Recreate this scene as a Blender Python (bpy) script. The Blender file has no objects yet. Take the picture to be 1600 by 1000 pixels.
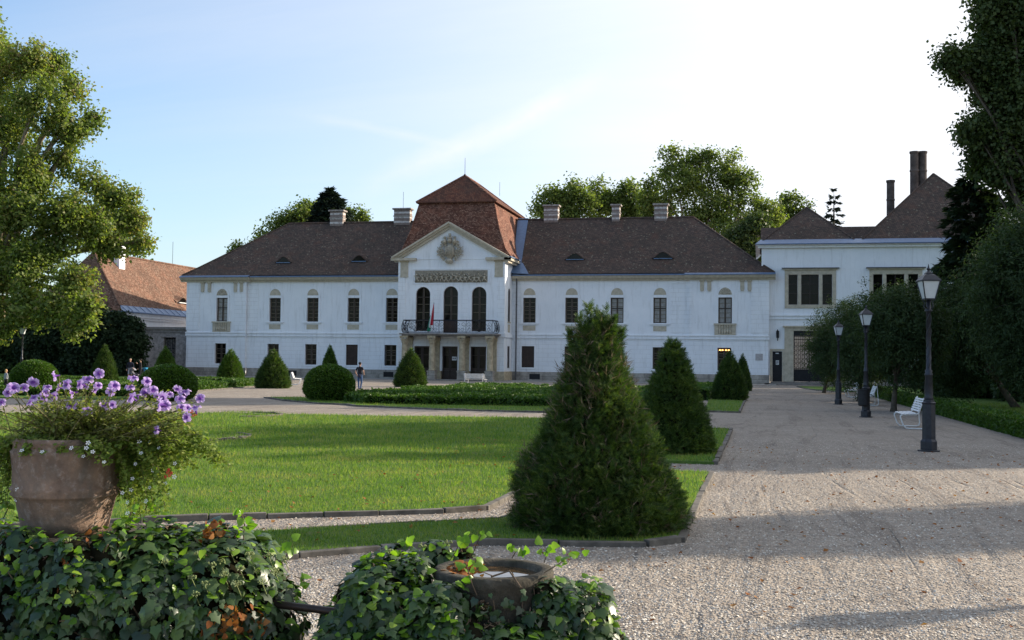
import bpy, bmesh, math, random
import numpy as np
from mathutils import Vector, Matrix, noise

rad = math.radians
SC = bpy.context.scene
COL = SC.collection
rng = np.random.default_rng(7)
random.seed(7)

# ------------------------------------------------------------------ camera
CH = 1.85                                  # eye height above the gravel
FP = 1750.0                                # focal length in 1/1600 of the frame width
YAW, PITCH, ROLL = rad(12.56), math.atan(66.5 / FP), rad(0.69)
cam = bpy.data.cameras.new('camera')
cam.sensor_width = 36
cam.lens = FP / 1600 * 36
cam.clip_start = 0.1
cam.clip_end = 3000
camo = bpy.data.objects.new('camera', cam)
COL.objects.link(camo)
CM = Matrix.Rotation(YAW, 4, 'Z') @ Matrix.Rotation(math.pi / 2 + PITCH, 4, 'X') @ Matrix.Rotation(ROLL, 4, 'Z')
camo.matrix_world = Matrix.Translation((0, 0, CH)) @ CM
SC.camera = camo

# ------------------------------------------------------------------ sky and sun
SUN_AZ, SUN_EL = rad(33), rad(21)          # azimuth from +X towards +Y
SKY_STRENGTH, SUN_STRENGTH, EXPOSURE = 0.15, 5.0, 0.82
SC.view_settings.view_transform = 'Standard'
SC.view_settings.look = 'None'
SC.view_settings.exposure = EXPOSURE
SC.view_settings.gamma = 1
world = bpy.data.worlds.new('World')
SC.world = world
world.use_nodes = True


class NT:
    """small helper for node trees"""
    def __init__(s, tree):
        s.t = tree
        s.n = tree.nodes
        s.l = tree.links

    def add(s, typ, **kw):
        n = s.n.new(typ)
        for k, v in kw.items():
            if k.startswith('i_'):
                key = k[2:]
                key = int(key) if key.isdigit() else key.replace('_', ' ')
                sock = n.inputs[key]
                if hasattr(v, 'is_linked') or isinstance(v, bpy.types.NodeSocket):
                    s.l.new(v, sock)
                else:
                    sock.default_value = v
            else:
                setattr(n, k, v)
        return n

    def link(s, a, b):
        s.l.new(a, b)

    def math(s, op, a, b=None, c=None, clamp=False):
        n = s.n.new('ShaderNodeMath')
        n.operation = op
        n.use_clamp = clamp
        for i, v in enumerate((a, b, c)):
            if v is None:
                continue
            if isinstance(v, bpy.types.NodeSocket):
                s.l.new(v, n.inputs[i])
            else:
                n.inputs[i].default_value = v
        return n.outputs[0]

    def mix(s, f, a, b, blend='MIX'):
        n = s.n.new('ShaderNodeMix')
        n.data_type = 'RGBA'
        n.blend_type = blend
        for sock, v in ((n.inputs[0], f), (n.inputs[6], a), (n.inputs[7], b)):
            if isinstance(v, bpy.types.NodeSocket):
                s.l.new(v, sock)
            else:
                sock.default_value = v if not isinstance(v, tuple) else (*v, 1) if len(v) == 3 else v
        return n.outputs[2]

    def ramp(s, f, stops, interp='LINEAR'):
        n = s.n.new('ShaderNodeValToRGB')
        n.color_ramp.interpolation = interp
        e = n.color_ramp.elements
        while len(e) < len(stops):
            e.new(0.5)
        for el, (p, c) in zip(e, stops):
            el.position = p
            el.color = (*c, 1) if isinstance(c, tuple) else (c, c, c, 1)
        s.l.new(f, n.inputs[0])
        return n.outputs[0]

    def noise(s, scale, detail=4, rough=.55, vec=None, dist=0):
        n = s.n.new('ShaderNodeTexNoise')
        n.inputs['Scale'].default_value = scale
        n.inputs['Detail'].default_value = detail
        n.inputs['Roughness'].default_value = rough
        n.inputs['Distortion'].default_value = dist
        if vec is not None:
            s.l.new(vec, n.inputs['Vector'])
        return n.outputs['Fac']

    def mapping(s, vec, scale=(1, 1, 1), rot=(0, 0, 0), loc=(0, 0, 0)):
        n = s.n.new('ShaderNodeMapping')
        n.inputs['Scale'].default_value = scale
        n.inputs['Rotation'].default_value = rot
        n.inputs['Location'].default_value = loc
        s.l.new(vec, n.inputs['Vector'])
        return n.outputs[0]


wt = NT(world.node_tree)
wt.n.clear()
sky = wt.add('ShaderNodeTexSky', sky_type='NISHITA', sun_disc=False)
sky.sun_elevation = SUN_EL
sky.sun_rotation = math.pi / 2 - SUN_AZ
sky.altitude = 100
sky.air_density = 1.0
sky.dust_density = 1.3
sky.ozone_density = 3.0
tc = wt.add('ShaderNodeTexCoord').outputs['Generated']
sep = wt.add('ShaderNodeSeparateXYZ', i_0=tc)
# thin high cloud: wisps drawn out along one direction, laid on a plane overhead
den = wt.math('MAXIMUM', wt.math('ADD', sep.outputs[2], .12), .05)
cu = wt.math('DIVIDE', sep.outputs[0], den)
cv = wt.math('DIVIDE', sep.outputs[1], den)
cxy = wt.add('ShaderNodeCombineXYZ', i_0=cu, i_1=cv).outputs[0]
m1 = wt.mapping(cxy, scale=(.35, 1.5, 1), rot=(0, 0, rad(58)))
w1 = wt.noise(1.1, 8, .6, m1, .6)
w2 = wt.noise(.55, 5, .5, cxy, .2)
w = wt.math('MULTIPLY', wt.ramp(w1, [(.42, 0.0), (.78, 1.0)]), wt.ramp(w2, [(.35, 0.15), (.7, 1.0)]))
# forward scattering makes the thin veil brighter towards the sun
sunv = (math.cos(SUN_EL) * math.cos(SUN_AZ), math.cos(SUN_EL) * math.sin(SUN_AZ), math.sin(SUN_EL))
dp = wt.add('ShaderNodeVectorMath', operation='DOT_PRODUCT', i_0=tc, i_1=sunv).outputs['Value']
fwd = wt.math('POWER', wt.math('MAXIMUM', dp, 0.0), 1.25)
veil = wt.math('ADD', wt.math('MULTIPLY', fwd, 1.65), .06)
w = wt.math('ADD', wt.math('MULTIPLY', w, .35), veil, clamp=True)


def contrail(wfac, x0, y0, x1, y1, width, amount):
    # an old aircraft trail: a soft broken line along a great circle
    a = (CM.to_3x3() @ Vector(((x0 - 800) / FP, -(y0 - 500) / FP, -1))).normalized()
    b = (CM.to_3x3() @ Vector(((x1 - 800) / FP, -(y1 - 500) / FP, -1))).normalized()
    nrm, mid = a.cross(b).normalized(), (a + b).normalized()
    half = math.cos(a.angle(b) * .5)
    wob_ = wt.math('MULTIPLY', wt.math('SUBTRACT', wt.noise(9, 4, .6, tc), .5), width * 1.6)
    dn = wt.math('ABSOLUTE', wt.math('ADD', wt.add('ShaderNodeVectorMath', operation='DOT_PRODUCT', i_0=tc, i_1=tuple(nrm)).outputs['Value'], wob_))
    line = wt.math('SUBTRACT', 1.0, wt.math('DIVIDE', dn, width), clamp=True)
    al = wt.add('ShaderNodeVectorMath', operation='DOT_PRODUCT', i_0=tc, i_1=tuple(mid)).outputs['Value']
    ends = wt.math('DIVIDE', wt.math('SUBTRACT', al, half - .002), .008, clamp=True)
    k = wt.math('MULTIPLY', wt.math('MULTIPLY', line, ends), wt.math('MULTIPLY', wt.ramp(wt.noise(22, 4, .6, tc), [(.3, .35), (.65, 1.0)]), amount))
    return wt.math('ADD', wfac, k, clamp=True)


w = contrail(w, 560, 300, 930, 130, .015, .38)
w = contrail(w, 500, 186, 690, 222, .006, .45)
bright = wt.math('ADD', wt.math('MULTIPLY', fwd, 1.6), 3.55)
vc = wt.add('ShaderNodeVectorMath', operation='SCALE', i_0=(.95, .985, 1.05), i_3=bright).outputs[0]
skyc = wt.mix(w, sky.outputs[0], vc)
bg = wt.add('ShaderNodeBackground', i_Color=skyc, i_Strength=SKY_STRENGTH)
wt.link(bg.outputs[0], wt.add('ShaderNodeOutputWorld').inputs[0])

sunl = bpy.data.lights.new('sun', 'SUN')
sunl.energy = SUN_STRENGTH
sunl.angle = rad(0.55)
sunl.color = (1, .87, .70)
suno = bpy.data.objects.new('sun', sunl)
COL.objects.link(suno)
sd = Vector((math.cos(SUN_EL) * math.cos(SUN_AZ), math.cos(SUN_EL) * math.sin(SUN_AZ), math.sin(SUN_EL)))
suno.rotation_euler = sd.to_track_quat('Z', 'Y').to_euler()
suno.location = (60, 40, 40)

# survey helpers: measured photo points -> metres on a known plane
_M3 = CM.to_3x3()


def _ray(x, y):
    return _M3 @ Vector(((x - 800) / FP, -(y - 500) / FP, -1))


def G(x, y, z=0.0):
    v = _ray(x, y)
    t = (z - CH) / v.z
    return v.x * t, v.y * t


def F(x, y, Y):
    v = _ray(x, y)
    t = Y / v.y
    return v.x * t, CH + v.z * t


def XP(x, y, X):
    v = _ray(x, y)
    t = X / v.x
    return v.y * t, CH + v.z * t


# ------------------------------------------------------------------ object helpers
def setp(o, label=None, cat=None, group=None, kind=None):
    if label: o['label'] = label
    if cat: o['category'] = cat
    if group: o['group'] = group
    if kind: o['kind'] = kind
    return o


def thing(name, label, cat, loc=(0, 0, 0), rz=0, group=None):
    o = bpy.data.objects.new(name, None)
    COL.objects.link(o)
    o.empty_display_size = .2
    o.location = loc
    o.rotation_euler = (0, 0, rz)
    return setp(o, label, cat, group)


def origin_of(o):
    v = Vector((0, 0, 0))
    while o is not None:
        v += Vector(o.location)
        o = o.parent
    return v


SPLIT_UNDER = {'palace', 'annex_building', 'outbuilding', 'gate_wall'}
KEEP_WHOLE = {'balcony_railing', 'coat_of_arms', 'relief_frieze', 'iron_gate', 'shell_lunette', 'balustrade_apron', 'capital', 'rainwater_pipe'}


class MB:
    def __init__(s):
        s.v, s.f = [], []

    def add(s, vs, fs):
        b = len(s.v)
        s.v.extend([tuple(p) for p in vs])
        s.f.extend([tuple(i + b for i in f) for f in fs])
        return s

    def box(s, x0, x1, y0, y1, z0, z1):
        if x0 > x1: x0, x1 = x1, x0
        if y0 > y1: y0, y1 = y1, y0
        if z0 > z1: z0, z1 = z1, z0
        vs = [(x0, y0, z0), (x1, y0, z0), (x1, y1, z0), (x0, y1, z0), (x0, y0, z1), (x1, y0, z1), (x1, y1, z1), (x0, y1, z1)]
        return s.add(vs, [(0, 3, 2, 1), (4, 5, 6, 7), (0, 1, 5, 4), (1, 2, 6, 5), (2, 3, 7, 6), (3, 0, 4, 7)])

    def prism(s, poly, y0, y1):
        """poly in (x,z), extruded along y"""
        n = len(poly)
        vs = [(x, y0, z) for x, z in poly] + [(x, y1, z) for x, z in poly]
        fs = [tuple(range(n)), tuple(reversed(range(n, 2 * n)))]
        fs += [(i, i + n, (i + 1) % n + n, (i + 1) % n) for i in range(n)]
        return s.add(vs, fs)

    def slab(s, poly, z0, z1):
        """poly in (x,y), extruded along z"""
        n = len(poly)
        vs = [(x, y, z0) for x, y in poly] + [(x, y, z1) for x, y in poly]
        fs = [tuple(reversed(range(n))), tuple(range(n, 2 * n))]
        fs += [(i, (i + 1) % n, (i + 1) % n + n, i + n) for i in range(n)]
        return s.add(vs, fs)

    def lathe(s, prof, c=(0, 0, 0), seg=16, cap=True, squash=1.0):
        """prof [(r,z)...] around z"""
        vs, fs = [], []
        for r, z in prof:
            for k in range(seg):
                a = 2 * math.pi * k / seg
                vs.append((c[0] + r * math.cos(a), c[1] + r * squash * math.sin(a), c[2] + z))
        for i in range(len(prof) - 1):
            for k in range(seg):
                k2 = (k + 1) % seg
                fs.append((i * seg + k, i * seg + k2, (i + 1) * seg + k2, (i + 1) * seg + k))
        if cap:
            fs.append(tuple(reversed(range(seg))))
            fs.append(tuple(range((len(prof) - 1) * seg, len(prof) * seg)))
        return s.add(vs, fs)

    def tube(s, pts, r, seg=6):
        pts = [Vector(p) for p in pts]
        rs = r if isinstance(r, (list, tuple)) else [r] * len(pts)
        vs, fs = [], []
        u = None
        for i, p in enumerate(pts):
            d = (pts[min(i + 1, len(pts) - 1)] - pts[max(i - 1, 0)])
            d = d.normalized() if d.length > 1e-9 else Vector((0, 0, 1))
            if u is None:
                u = d.orthogonal().normalized()
            else:
                u = (u - d * u.dot(d))
                u = u.normalized() if u.length > 1e-6 else d.orthogonal().normalized()
            w = d.cross(u)
            for k in range(seg):
                a = 2 * math.pi * k / seg
                vs.append(p + (u * math.cos(a) + w * math.sin(a)) * rs[i])
        for i in range(len(pts) - 1):
            for k in range(seg):
                k2 = (k + 1) % seg
                fs.append((i * seg + k, i * seg + k2, (i + 1) * seg + k2, (i + 1) * seg + k))
        fs.append(tuple(reversed(range(seg))))
        fs.append(tuple(range((len(pts) - 1) * seg, len(pts) * seg)))
        return s.add(vs, fs)

    def ball(s, c, r, seg=10, rings=6):
        rx, ry, rz = r if isinstance(r, (tuple, list)) else (r, r, r)
        vs = [(c[0], c[1], c[2] - rz)]
        for i in range(1, rings):
            ph = -math.pi / 2 + math.pi * i / rings
            for k in range(seg):
                a = 2 * math.pi * k / seg
                vs.append((c[0] + rx * math.cos(ph) * math.cos(a), c[1] + ry * math.cos(ph) * math.sin(a), c[2] + rz * math.sin(ph)))
        vs.append((c[0], c[1], c[2] + rz))
        fs = [(0, 1 + (k + 1) % seg, 1 + k) for k in range(seg)]
        for i in range(rings - 2):
            for k in range(seg):
                k2 = (k + 1) % seg
                fs.append((1 + i * seg + k, 1 + i * seg + k2, 1 + (i + 1) * seg + k2, 1 + (i + 1) * seg + k))
        b = 1 + (rings - 2) * seg
        fs += [(b + k, b + (k + 1) % seg, len(vs) - 1) for k in range(seg)]
        return s.add(vs, fs)

    def split(s, gap=.05):
        par = list(range(len(s.v)))

        def find(i):
            while par[i] != i:
                par[i] = par[par[i]]
                i = par[i]
            return i
        for f in s.f:
            a = find(f[0])
            for j in f[1:]:
                par[find(j)] = a
        isl = {}
        for i in range(len(s.v)):
            isl.setdefault(find(i), []).append(i)
        ks = list(isl)
        V = np.array(s.v, dtype=float)
        lo = np.array([V[isl[k]].min(0) for k in ks]) - gap / 2
        hi = np.array([V[isl[k]].max(0) for k in ks]) + gap / 2
        g = list(range(len(ks)))

        def fg(i):
            while g[i] != i:
                g[i] = g[g[i]]
                i = g[i]
            return i
        for i in range(len(ks)):
            hit = np.nonzero((lo[i] <= hi).all(1) & (hi[i] >= lo).all(1))[0]
            for j in hit:
                g[fg(int(j))] = fg(i)
        root_of = {k: fg(i) for i, k in enumerate(ks)}
        out = {}
        for f in s.f:
            out.setdefault(root_of[find(f[0])], []).append(f)
        res = []
        for fs in out.values():
            ids = sorted({i for f in fs for i in f})
            mp = {a: b for b, a in enumerate(ids)}
            m = MB()
            m.v = [s.v[i] for i in ids]
            m.f = [tuple(mp[i] for i in f) for f in fs]
            res.append(m)
        return res

    def build(s, name, mat, parent=None, smooth=False, bevel=0, label=None):
        if parent is not None and parent.name.split('.')[0] in SPLIT_UNDER and name not in KEEP_WHOLE:
            ms = s.split()
            if len(ms) > 1:
                return [m.build_one(name, mat, parent, smooth, bevel, label) for m in ms][0]
        return s.build_one(name, mat, parent, smooth, bevel, label)

    def build_one(s, name, mat, parent=None, smooth=False, bevel=0, label=None):
        o0 = origin_of(parent) if parent is not None else Vector((0, 0, 0))
        me = bpy.data.meshes.new(name)
        me.from_pydata([(v[0] - o0.x, v[1] - o0.y, v[2] - o0.z) for v in s.v], [], s.f)
        return finish(me, name, mat, parent, smooth, bevel, label)


def finish(me, name, mat, parent=None, smooth=False, bevel=0, label=None):
    me.validate()
    for m in (mat if isinstance(mat, (list, tuple)) else [mat]):
        me.materials.append(m)
    if smooth:
        me.polygons.foreach_set('use_smooth', np.ones(len(me.polygons), dtype=bool))
    me.update()
    o = bpy.data.objects.new(name, me)
    COL.objects.link(o)
    if parent is not None:
        o.parent = parent
    if bevel:
        b = o.modifiers.new('bevel', 'BEVEL')
        b.width = bevel
        b.segments = 2
        b.limit_method = 'ANGLE'
    if label:
        o['label'] = label
    return o


def np_mesh(name, V, Fc):
    """V (n,3), Fc (m,k) -> mesh, all faces of k corners"""
    me = bpy.data.meshes.new(name)
    V = np.ascontiguousarray(V, dtype=np.float32)
    m, k = Fc.shape
    me.vertices.add(len(V))
    me.vertices.foreach_set('co', V.ravel())
    me.loops.add(m * k)
    me.loops.foreach_set('vertex_index', Fc.astype(np.int32).ravel())
    me.polygons.add(m)
    me.polygons.foreach_set('loop_start', np.arange(0, m * k, k, dtype=np.int32))
    me.polygons.foreach_set('loop_total', np.full(m, k, dtype=np.int32))
    me.update(calc_edges=True)
    return me


def unit(a):
    return a / np.maximum(np.linalg.norm(a, axis=1, keepdims=True), 1e-9)


def scatter(P, N, T, S, tv, tf):
    """place a template (x along T, y across, z along N) at every point; returns V, F"""
    N = unit(N)
    T = T - N * (T * N).sum(1, keepdims=True)
    T = unit(T)
    B = np.cross(N, T)
    tv = np.asarray(tv, float)
    tf = np.asarray(tf, int)
    S = np.asarray(S).reshape(-1, 1, 1)
    V = P[:, None, :] + S * (tv[None, :, 0:1] * T[:, None, :] + tv[None, :, 1:2] * B[:, None, :] + tv[None, :, 2:3] * N[:, None, :])
    n, k = len(P), len(tv)
    Fc = tf[None] + (np.arange(n) * k)[:, None, None]
    return V.reshape(-1, 3), Fc.reshape(-1, tf.shape[1])


LEAF = ([(0, 0, 0), (.45, -.36, .10), (1, 0, -.08), (.45, .36, .10)], [(0, 1, 2, 3)])
LEAF2 = ([(0, 0, 0), (.4, -.42, .12), (1, 0, -.1), (.4, .42, .12)], [(0, 1, 2), (0, 2, 3)])


def rdir(n):
    return unit(rng.normal(size=(n, 3)))


# ------------------------------------------------------------------ materials
def mat(name, build, **kw):
    m = bpy.data.materials.new(name)
    m.use_nodes = True
    t = NT(m.node_tree)
    t.n.clear()
    out = t.add('ShaderNodeOutputMaterial')
    p = t.add('ShaderNodeBsdfPrincipled')
    p.inputs['Roughness'].default_value = kw.get('rough', .8)
    p.inputs['Metallic'].default_value = kw.get('metal', 0)
    p.inputs['Specular IOR Level'].default_value = kw.get('spec', .3)
    t.link(p.outputs[0], out.inputs[0])
    build(t, p, out)
    return m


def bump(t, p, h, strength=.3, dist=.02):
    b = t.add('ShaderNodeBump', i_Height=h, i_Strength=strength, i_Distance=dist)
    t.link(b.outputs[0], p.inputs['Normal'])


def simple(name, c, rough=.8, metal=0, spec=.3, var=.15, scale=6.0, bmp=.15):
    def b(t, p, out):
        co = t.add('ShaderNodeTexCoord').outputs['Object']
        n = t.noise(scale, 5, .6, co)
        c0 = tuple(x * (1 - var) for x in c)
        c1 = tuple(min(1, x * (1 + var)) for x in c)
        t.link(t.mix(t.ramp(n, [(.3, 0.0), (.7, 1.0)]), c0, c1), p.inputs['Base Color'])
        if bmp:
            bump(t, p, n, bmp, .02)
    return mat(name, b, rough=rough, metal=metal, spec=spec)


def foliage(name, cols, transl=.35, rough=.55, spec=.25, clump=1.2, tcol=None, gloss=None):
    """cols: dark, mid, light leaf colours; varies from leaf to leaf and from bough to bough"""
    def b(t, p, out):
        geo = t.add('ShaderNodeNewGeometry')
        co = t.add('ShaderNodeTexCoord').outputs['Object']
        r = geo.outputs['Random Per Island']
        n = t.noise(clump, 3, .5, co)
        f = t.math('ADD', t.math('MULTIPLY', r, .6), t.math('MULTIPLY', t.math('SUBTRACT', n, .3), 1.0), clamp=True)
        k = len(cols) - 1
        c = t.ramp(f, [(.08 + .84 * i / k, cols[i]) for i in range(k + 1)])
        t.link(c, p.inputs['Base Color'])
        if gloss:
            t.link(t.math('ADD', t.math('MULTIPLY', t.math('FRACT', t.math('MULTIPLY', r, 7.3)), .45), gloss), p.inputs['Roughness'])
        tr = t.add('ShaderNodeBsdfTranslucent')
        tcn = t.mix(1.0, c, tcol or (1.35, 1.5, .55), 'MULTIPLY')
        t.link(tcn, tr.inputs['Color'])
        mx = t.add('ShaderNodeMixShader', i_0=transl)
        t.link(p.outputs[0], mx.inputs[1])
        t.link(tr.outputs[0], mx.inputs[2])
        t.link(mx.outputs[0], out.inputs[0])
    return mat(name, b, rough=rough, spec=spec)


M = {}


def _gravel(t, p, out):
    co = t.add('ShaderNodeTexCoord').outputs['Object']
    v = t.add('ShaderNodeTexVoronoi', i_Scale=42.0)
    t.link(co, v.inputs['Vector'])
    v2 = t.add('ShaderNodeTexVoronoi', i_Scale=19.0)
    t.link(co, v2.inputs['Vector'])
    sp = t.add('ShaderNodeSeparateColor', i_0=v.outputs['Color'])
    base = t.ramp(sp.outputs[0], [(0, (.20, .17, .14)), (.3, (.36, .32, .27)), (.7, (.47, .42, .36)), (1, (.66, .62, .55))])
    sp2 = t.add('ShaderNodeSeparateColor', i_0=v2.outputs['Color'])
    c2 = t.ramp(sp2.outputs[1], [(0, (.30, .25, .21)), (.5, (.43, .39, .34)), (1, (.60, .55, .48))])
    base = t.mix(.45, base, c2)
    big = t.noise(.35, 5, .6, co)
    base = t.mix(t.ramp(big, [(.35, 0.0), (.75, .5)]), base, (.25, .215, .18), 'MIX')
    base = t.mix(t.ramp(t.noise(2.3, 5, .7, co), [(.5, 0.0), (.72, .4)]), base, (.56, .50, .43), 'MIX')
    # wheel and rake marks running along the drive
    tk = t.mapping(co, scale=(1.1, .12, 1), rot=(0, 0, rad(12)))
    tn = t.noise(1.6, 6, .65, tk, .8)
    base = t.mix(t.ramp(tn, [(.55, 0.0), (.61, .5), (.67, 0.0)]), base, (.20, .17, .145))
    # narrow ruts left by wheels and rakes
    rn = t.noise(.55, 2, .4, t.mapping(co, scale=(1.5, .10, 1), rot=(0, 0, rad(8)), loc=(3, 1, 0)), .5)
    rut = t.ramp(t.math('ABSOLUTE', t.math('SUBTRACT', t.math('FRACT', t.math('MULTIPLY', rn, 5.0)), .5)), [(.0, 1.0), (.09, .0)])
    rut = t.math('MULTIPLY', rut, t.ramp(t.noise(.45, 3, .6, co), [(.48, 0.0), (.58, 1.0)]))
    base = t.mix(t.math('MULTIPLY', rut, .18), base, (.17, .145, .125))
    # scattered bits of dead leaf
    n3 = t.noise(9, 3, .5, co)
    base = t.mix(t.ramp(n3, [(.70, 0.0), (.74, .6)]), base, (.22, .13, .07))
    base = t.mix(1.0, base, (.71, .685, .665), 'MULTIPLY')
    t.link(base, p.inputs['Base Color'])
    h = t.math('ADD', t.math('MULTIPLY', v.outputs['Distance'], -.5), t.math('MULTIPLY', tn, 3.4))
    h = t.math('ADD', h, t.math('MULTIPLY', t.noise(5, 4, .6, co), 1.2))
    h = t.math('ADD', h, t.math('MULTIPLY', v2.outputs['Distance'], -.7))
    h = t.math('SUBTRACT', h, t.math('MULTIPLY', rut, 1.1))
    bump(t, p, h, .75, .035)


M['gravel'] = mat('gravel', _gravel, rough=.95, spec=.15)


def _lawn(t, p, out):
    co = t.add('ShaderNodeTexCoord').outputs['Object']
    a = t.noise(.35, 5, .6, co)
    b = t.noise(14, 4, .7, co)
    c = t.ramp(b, [(.3, (.035, .085, .016)), (.55, (.075, .150, .028)), (.75, (.135, .205, .050))])
    c = t.mix(t.ramp(a, [(.35, 0.0), (.7, .55)]), c, (.085, .115, .03))
    c = t.mix(t.ramp(t.noise(1.7, 5, .65, co), [(.56, 0.0), (.7, .6)]), c, (.14, .13, .055))
    t.link(c, p.inputs['Base Color'])
    bump(t, p, b, .9, .03)


M['lawn'] = mat('lawn', _lawn, rough=.9, spec=.1)
M['blade'] = foliage('grass_blade', [(.050, .120, .020), (.11, .19, .036), (.19, .25, .065), (.30, .27, .12)], .5, .6, .15, .9)
M['kerb'] = simple('kerb_stone', (.12, .108, .092), .9, var=.5, scale=5, bmp=.5)


def plaster(name, rust):
    def b(t, p, out):
        co = t.add('ShaderNodeTexCoord').outputs['Object']
        s = t.add('ShaderNodeSeparateXYZ', i_0=co)
        n1 = t.noise(.5, 5, .65, co)
        n2 = t.noise(3.2, 6, .7, co)
        c = t.mix(t.ramp(n1, [(.3, 0.0), (.75, 1.0)]), (.84, .855, .88), (.74, .765, .80))
        # streaks of dirt running down the wall
        st = t.noise(1.0, 5, .7, t.mapping(co, scale=(3.2, 3.2, .35)))
        c = t.mix(t.ramp(st, [(.52, 0.0), (.78, .55)]), c, (.46, .46, .45))
        c = t.mix(t.ramp(n2, [(.63, 0.0), (.72, .5)]), c, (.55, .52, .47))
        h = n2
        if rust:
            z = t.math('DIVIDE', s.outputs[2], .44)
            fr = t.math('ABSOLUTE', t.math('SUBTRACT', t.math('FRACT', z), .5))
            jz = t.ramp(fr, [(.0, 1.0), (.055, .0)])
            row = t.math('FLOOR', t.math('ADD', z, .5))
            x = t.math('ADD', t.math('DIVIDE', t.math('ADD', s.outputs[0], s.outputs[1]), 1.25), t.math('MULTIPLY', row, .5))
            fx = t.math('ABSOLUTE', t.math('SUBTRACT', t.math('FRACT', x), .5))
            jx = t.math('MULTIPLY', t.ramp(fx, [(.0, 1.0), (.02, .0)]), .8)
            j = t.math('MAXIMUM', jz, jx)
            rn = t.ramp(t.noise(1.4, 3, .6, co), [(.3, .25), (.65, 1.0)])
            jj = t.math('MULTIPLY', j, rn)
            c = t.mix(t.math('MULTIPLY', jj, .5), c, (.38, .36, .33))
            h = t.math('SUBTRACT', t.math('MULTIPLY', n2, .4), t.math('MULTIPLY', j, 2.0))
        t.link(c, p.inputs['Base Color'])
        bump(t, p, h, .35, .03)
    return mat(name, b, rough=.9, spec=.15)


M['wall'] = plaster('white_plaster', False)
M['rust'] = plaster('jointed_plaster', True)


def _plinth(t, p, out):
    co = t.add('ShaderNodeTexCoord').outputs['Object']
    s = t.add('ShaderNodeSeparateXYZ', i_0=co)
    n = t.noise(1.2, 6, .7, co)
    n2 = t.noise(5, 5, .7, co)
    c = t.ramp(n, [(.3, (.20, .18, .16)), (.5, (.36, .33, .29)), (.75, (.52, .48, .42))])
    c = t.mix(t.ramp(n2, [(.5, 0.0), (.75, .6)]), c, (.16, .15, .14))
    br = t.add('ShaderNodeTexBrick', i_Scale=1.0)
    br.inputs['Brick Width'].default_value = 1.6
    br.inputs['Row Height'].default_value = .48
    br.inputs['Mortar Size'].default_value = .012
    br.inputs['Color1'].default_value = (1, 1, 1, 1)
    br.inputs['Color2'].default_value = (.8, .8, .8, 1)
    br.inputs['Mortar'].default_value = (.3, .3, .3, 1)
    cb = t.add('ShaderNodeCombineXYZ', i_0=s.outputs[0], i_1=s.outputs[2])
    t.link(cb.outputs[0], br.inputs['Vector'])
    c = t.mix(1.0, c, br.outputs[0], 'MULTIPLY')
    t.link(c, p.inputs['Base Color'])
    bump(t, p, n2, .5, .03)


M['plinth'] = mat('plinth_stone', _plinth, rough=.92, spec=.15)
M['beige'] = simple('beige_plaster', (.47, .42, .33), .88, var=.18, scale=3, bmp=.3)
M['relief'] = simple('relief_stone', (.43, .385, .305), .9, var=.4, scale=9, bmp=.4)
M['reliefback'] = simple('relief_ground', (.27, .24, .19), .9, var=.3, scale=4, bmp=.3)  # backing darker than the figures: recess shade is put into its colour
M['sandstone'] = simple('column_stone', (.42, .35, .24), .9, var=.3, scale=3, bmp=.4)
M['slabstone'] = simple('balcony_stone', (.22, .20, .18), .9, var=.3, scale=3)


def tiles(name, cols, moss=.5, speck=True):
    def b(t, p, out):
        co = t.add('ShaderNodeTexCoord').outputs['Object']
        s = t.add('ShaderNodeSeparateXYZ', i_0=co)
        n = t.noise(.45, 6, .65, co)
        n2 = t.noise(2.2, 5, .7, co)
        hx = t.math('ADD', s.outputs[0], s.outputs[1])
        cb = t.add('ShaderNodeCombineXYZ', i_0=hx, i_1=s.outputs[2])
        br = t.add('ShaderNodeTexBrick', i_Scale=1.0)
        br.inputs['Brick Width'].default_value = .19
        br.inputs['Row Height'].default_value = .13
        br.inputs['Mortar Size'].default_value = .014
        br.inputs['Color1'].default_value = (0, 0, 0, 1)
        br.inputs['Color2'].default_value = (1, 1, 1, 1)
        br.inputs['Mortar'].default_value = (.1, .1, .1, 1)
        t.link(cb.outputs[0], br.inputs['Vector'])
        c = t.ramp(br.outputs[0], [(0, cols[0]), (.5, cols[1]), (1, cols[2])])
        c = t.mix(t.ramp(n, [(.4, 0.0), (.68, moss)]), c, (.050, .043, .036))
        c = t.mix(t.ramp(n2, [(.55, 0.0), (.72, .7)]), c, cols[2])
        c = t.mix(t.ramp(t.noise(.8, 5, .7, co, .4), [(.52, 0.0), (.68, .38)]), c, (cols[2][0] * 1.05, cols[2][1] * .72, cols[2][2] * .62))
        if speck:
            v = t.add('ShaderNodeTexVoronoi', i_Scale=3.4)
            t.link(co, v.inputs['Vector'])
            sc = t.add('ShaderNodeSeparateColor', i_0=v.outputs['Color'])
            g = t.math('MULTIPLY', t.math('LESS_THAN', v.outputs['Distance'], .30), t.math('GREATER_THAN', sc.outputs[0], .80))
            c = t.mix(t.math('MULTIPLY', g, .5), c, (.28, .26, .19))
        c = t.mix(t.math('MULTIPLY', br.outputs['Fac'], .55), c, (.02, .016, .014))
        t.link(c, p.inputs['Base Color'])
        saw = t.math('FRACT', t.math('DIVIDE', s.outputs[2], .13))
        h = t.math('ADD', t.math('MULTIPLY', saw, -.8), t.math('MULTIPLY', br.outputs['Fac'], -.5))
        bump(t, p, h, .35, .025)
    return mat(name, b, rough=.9, spec=.12)


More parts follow.
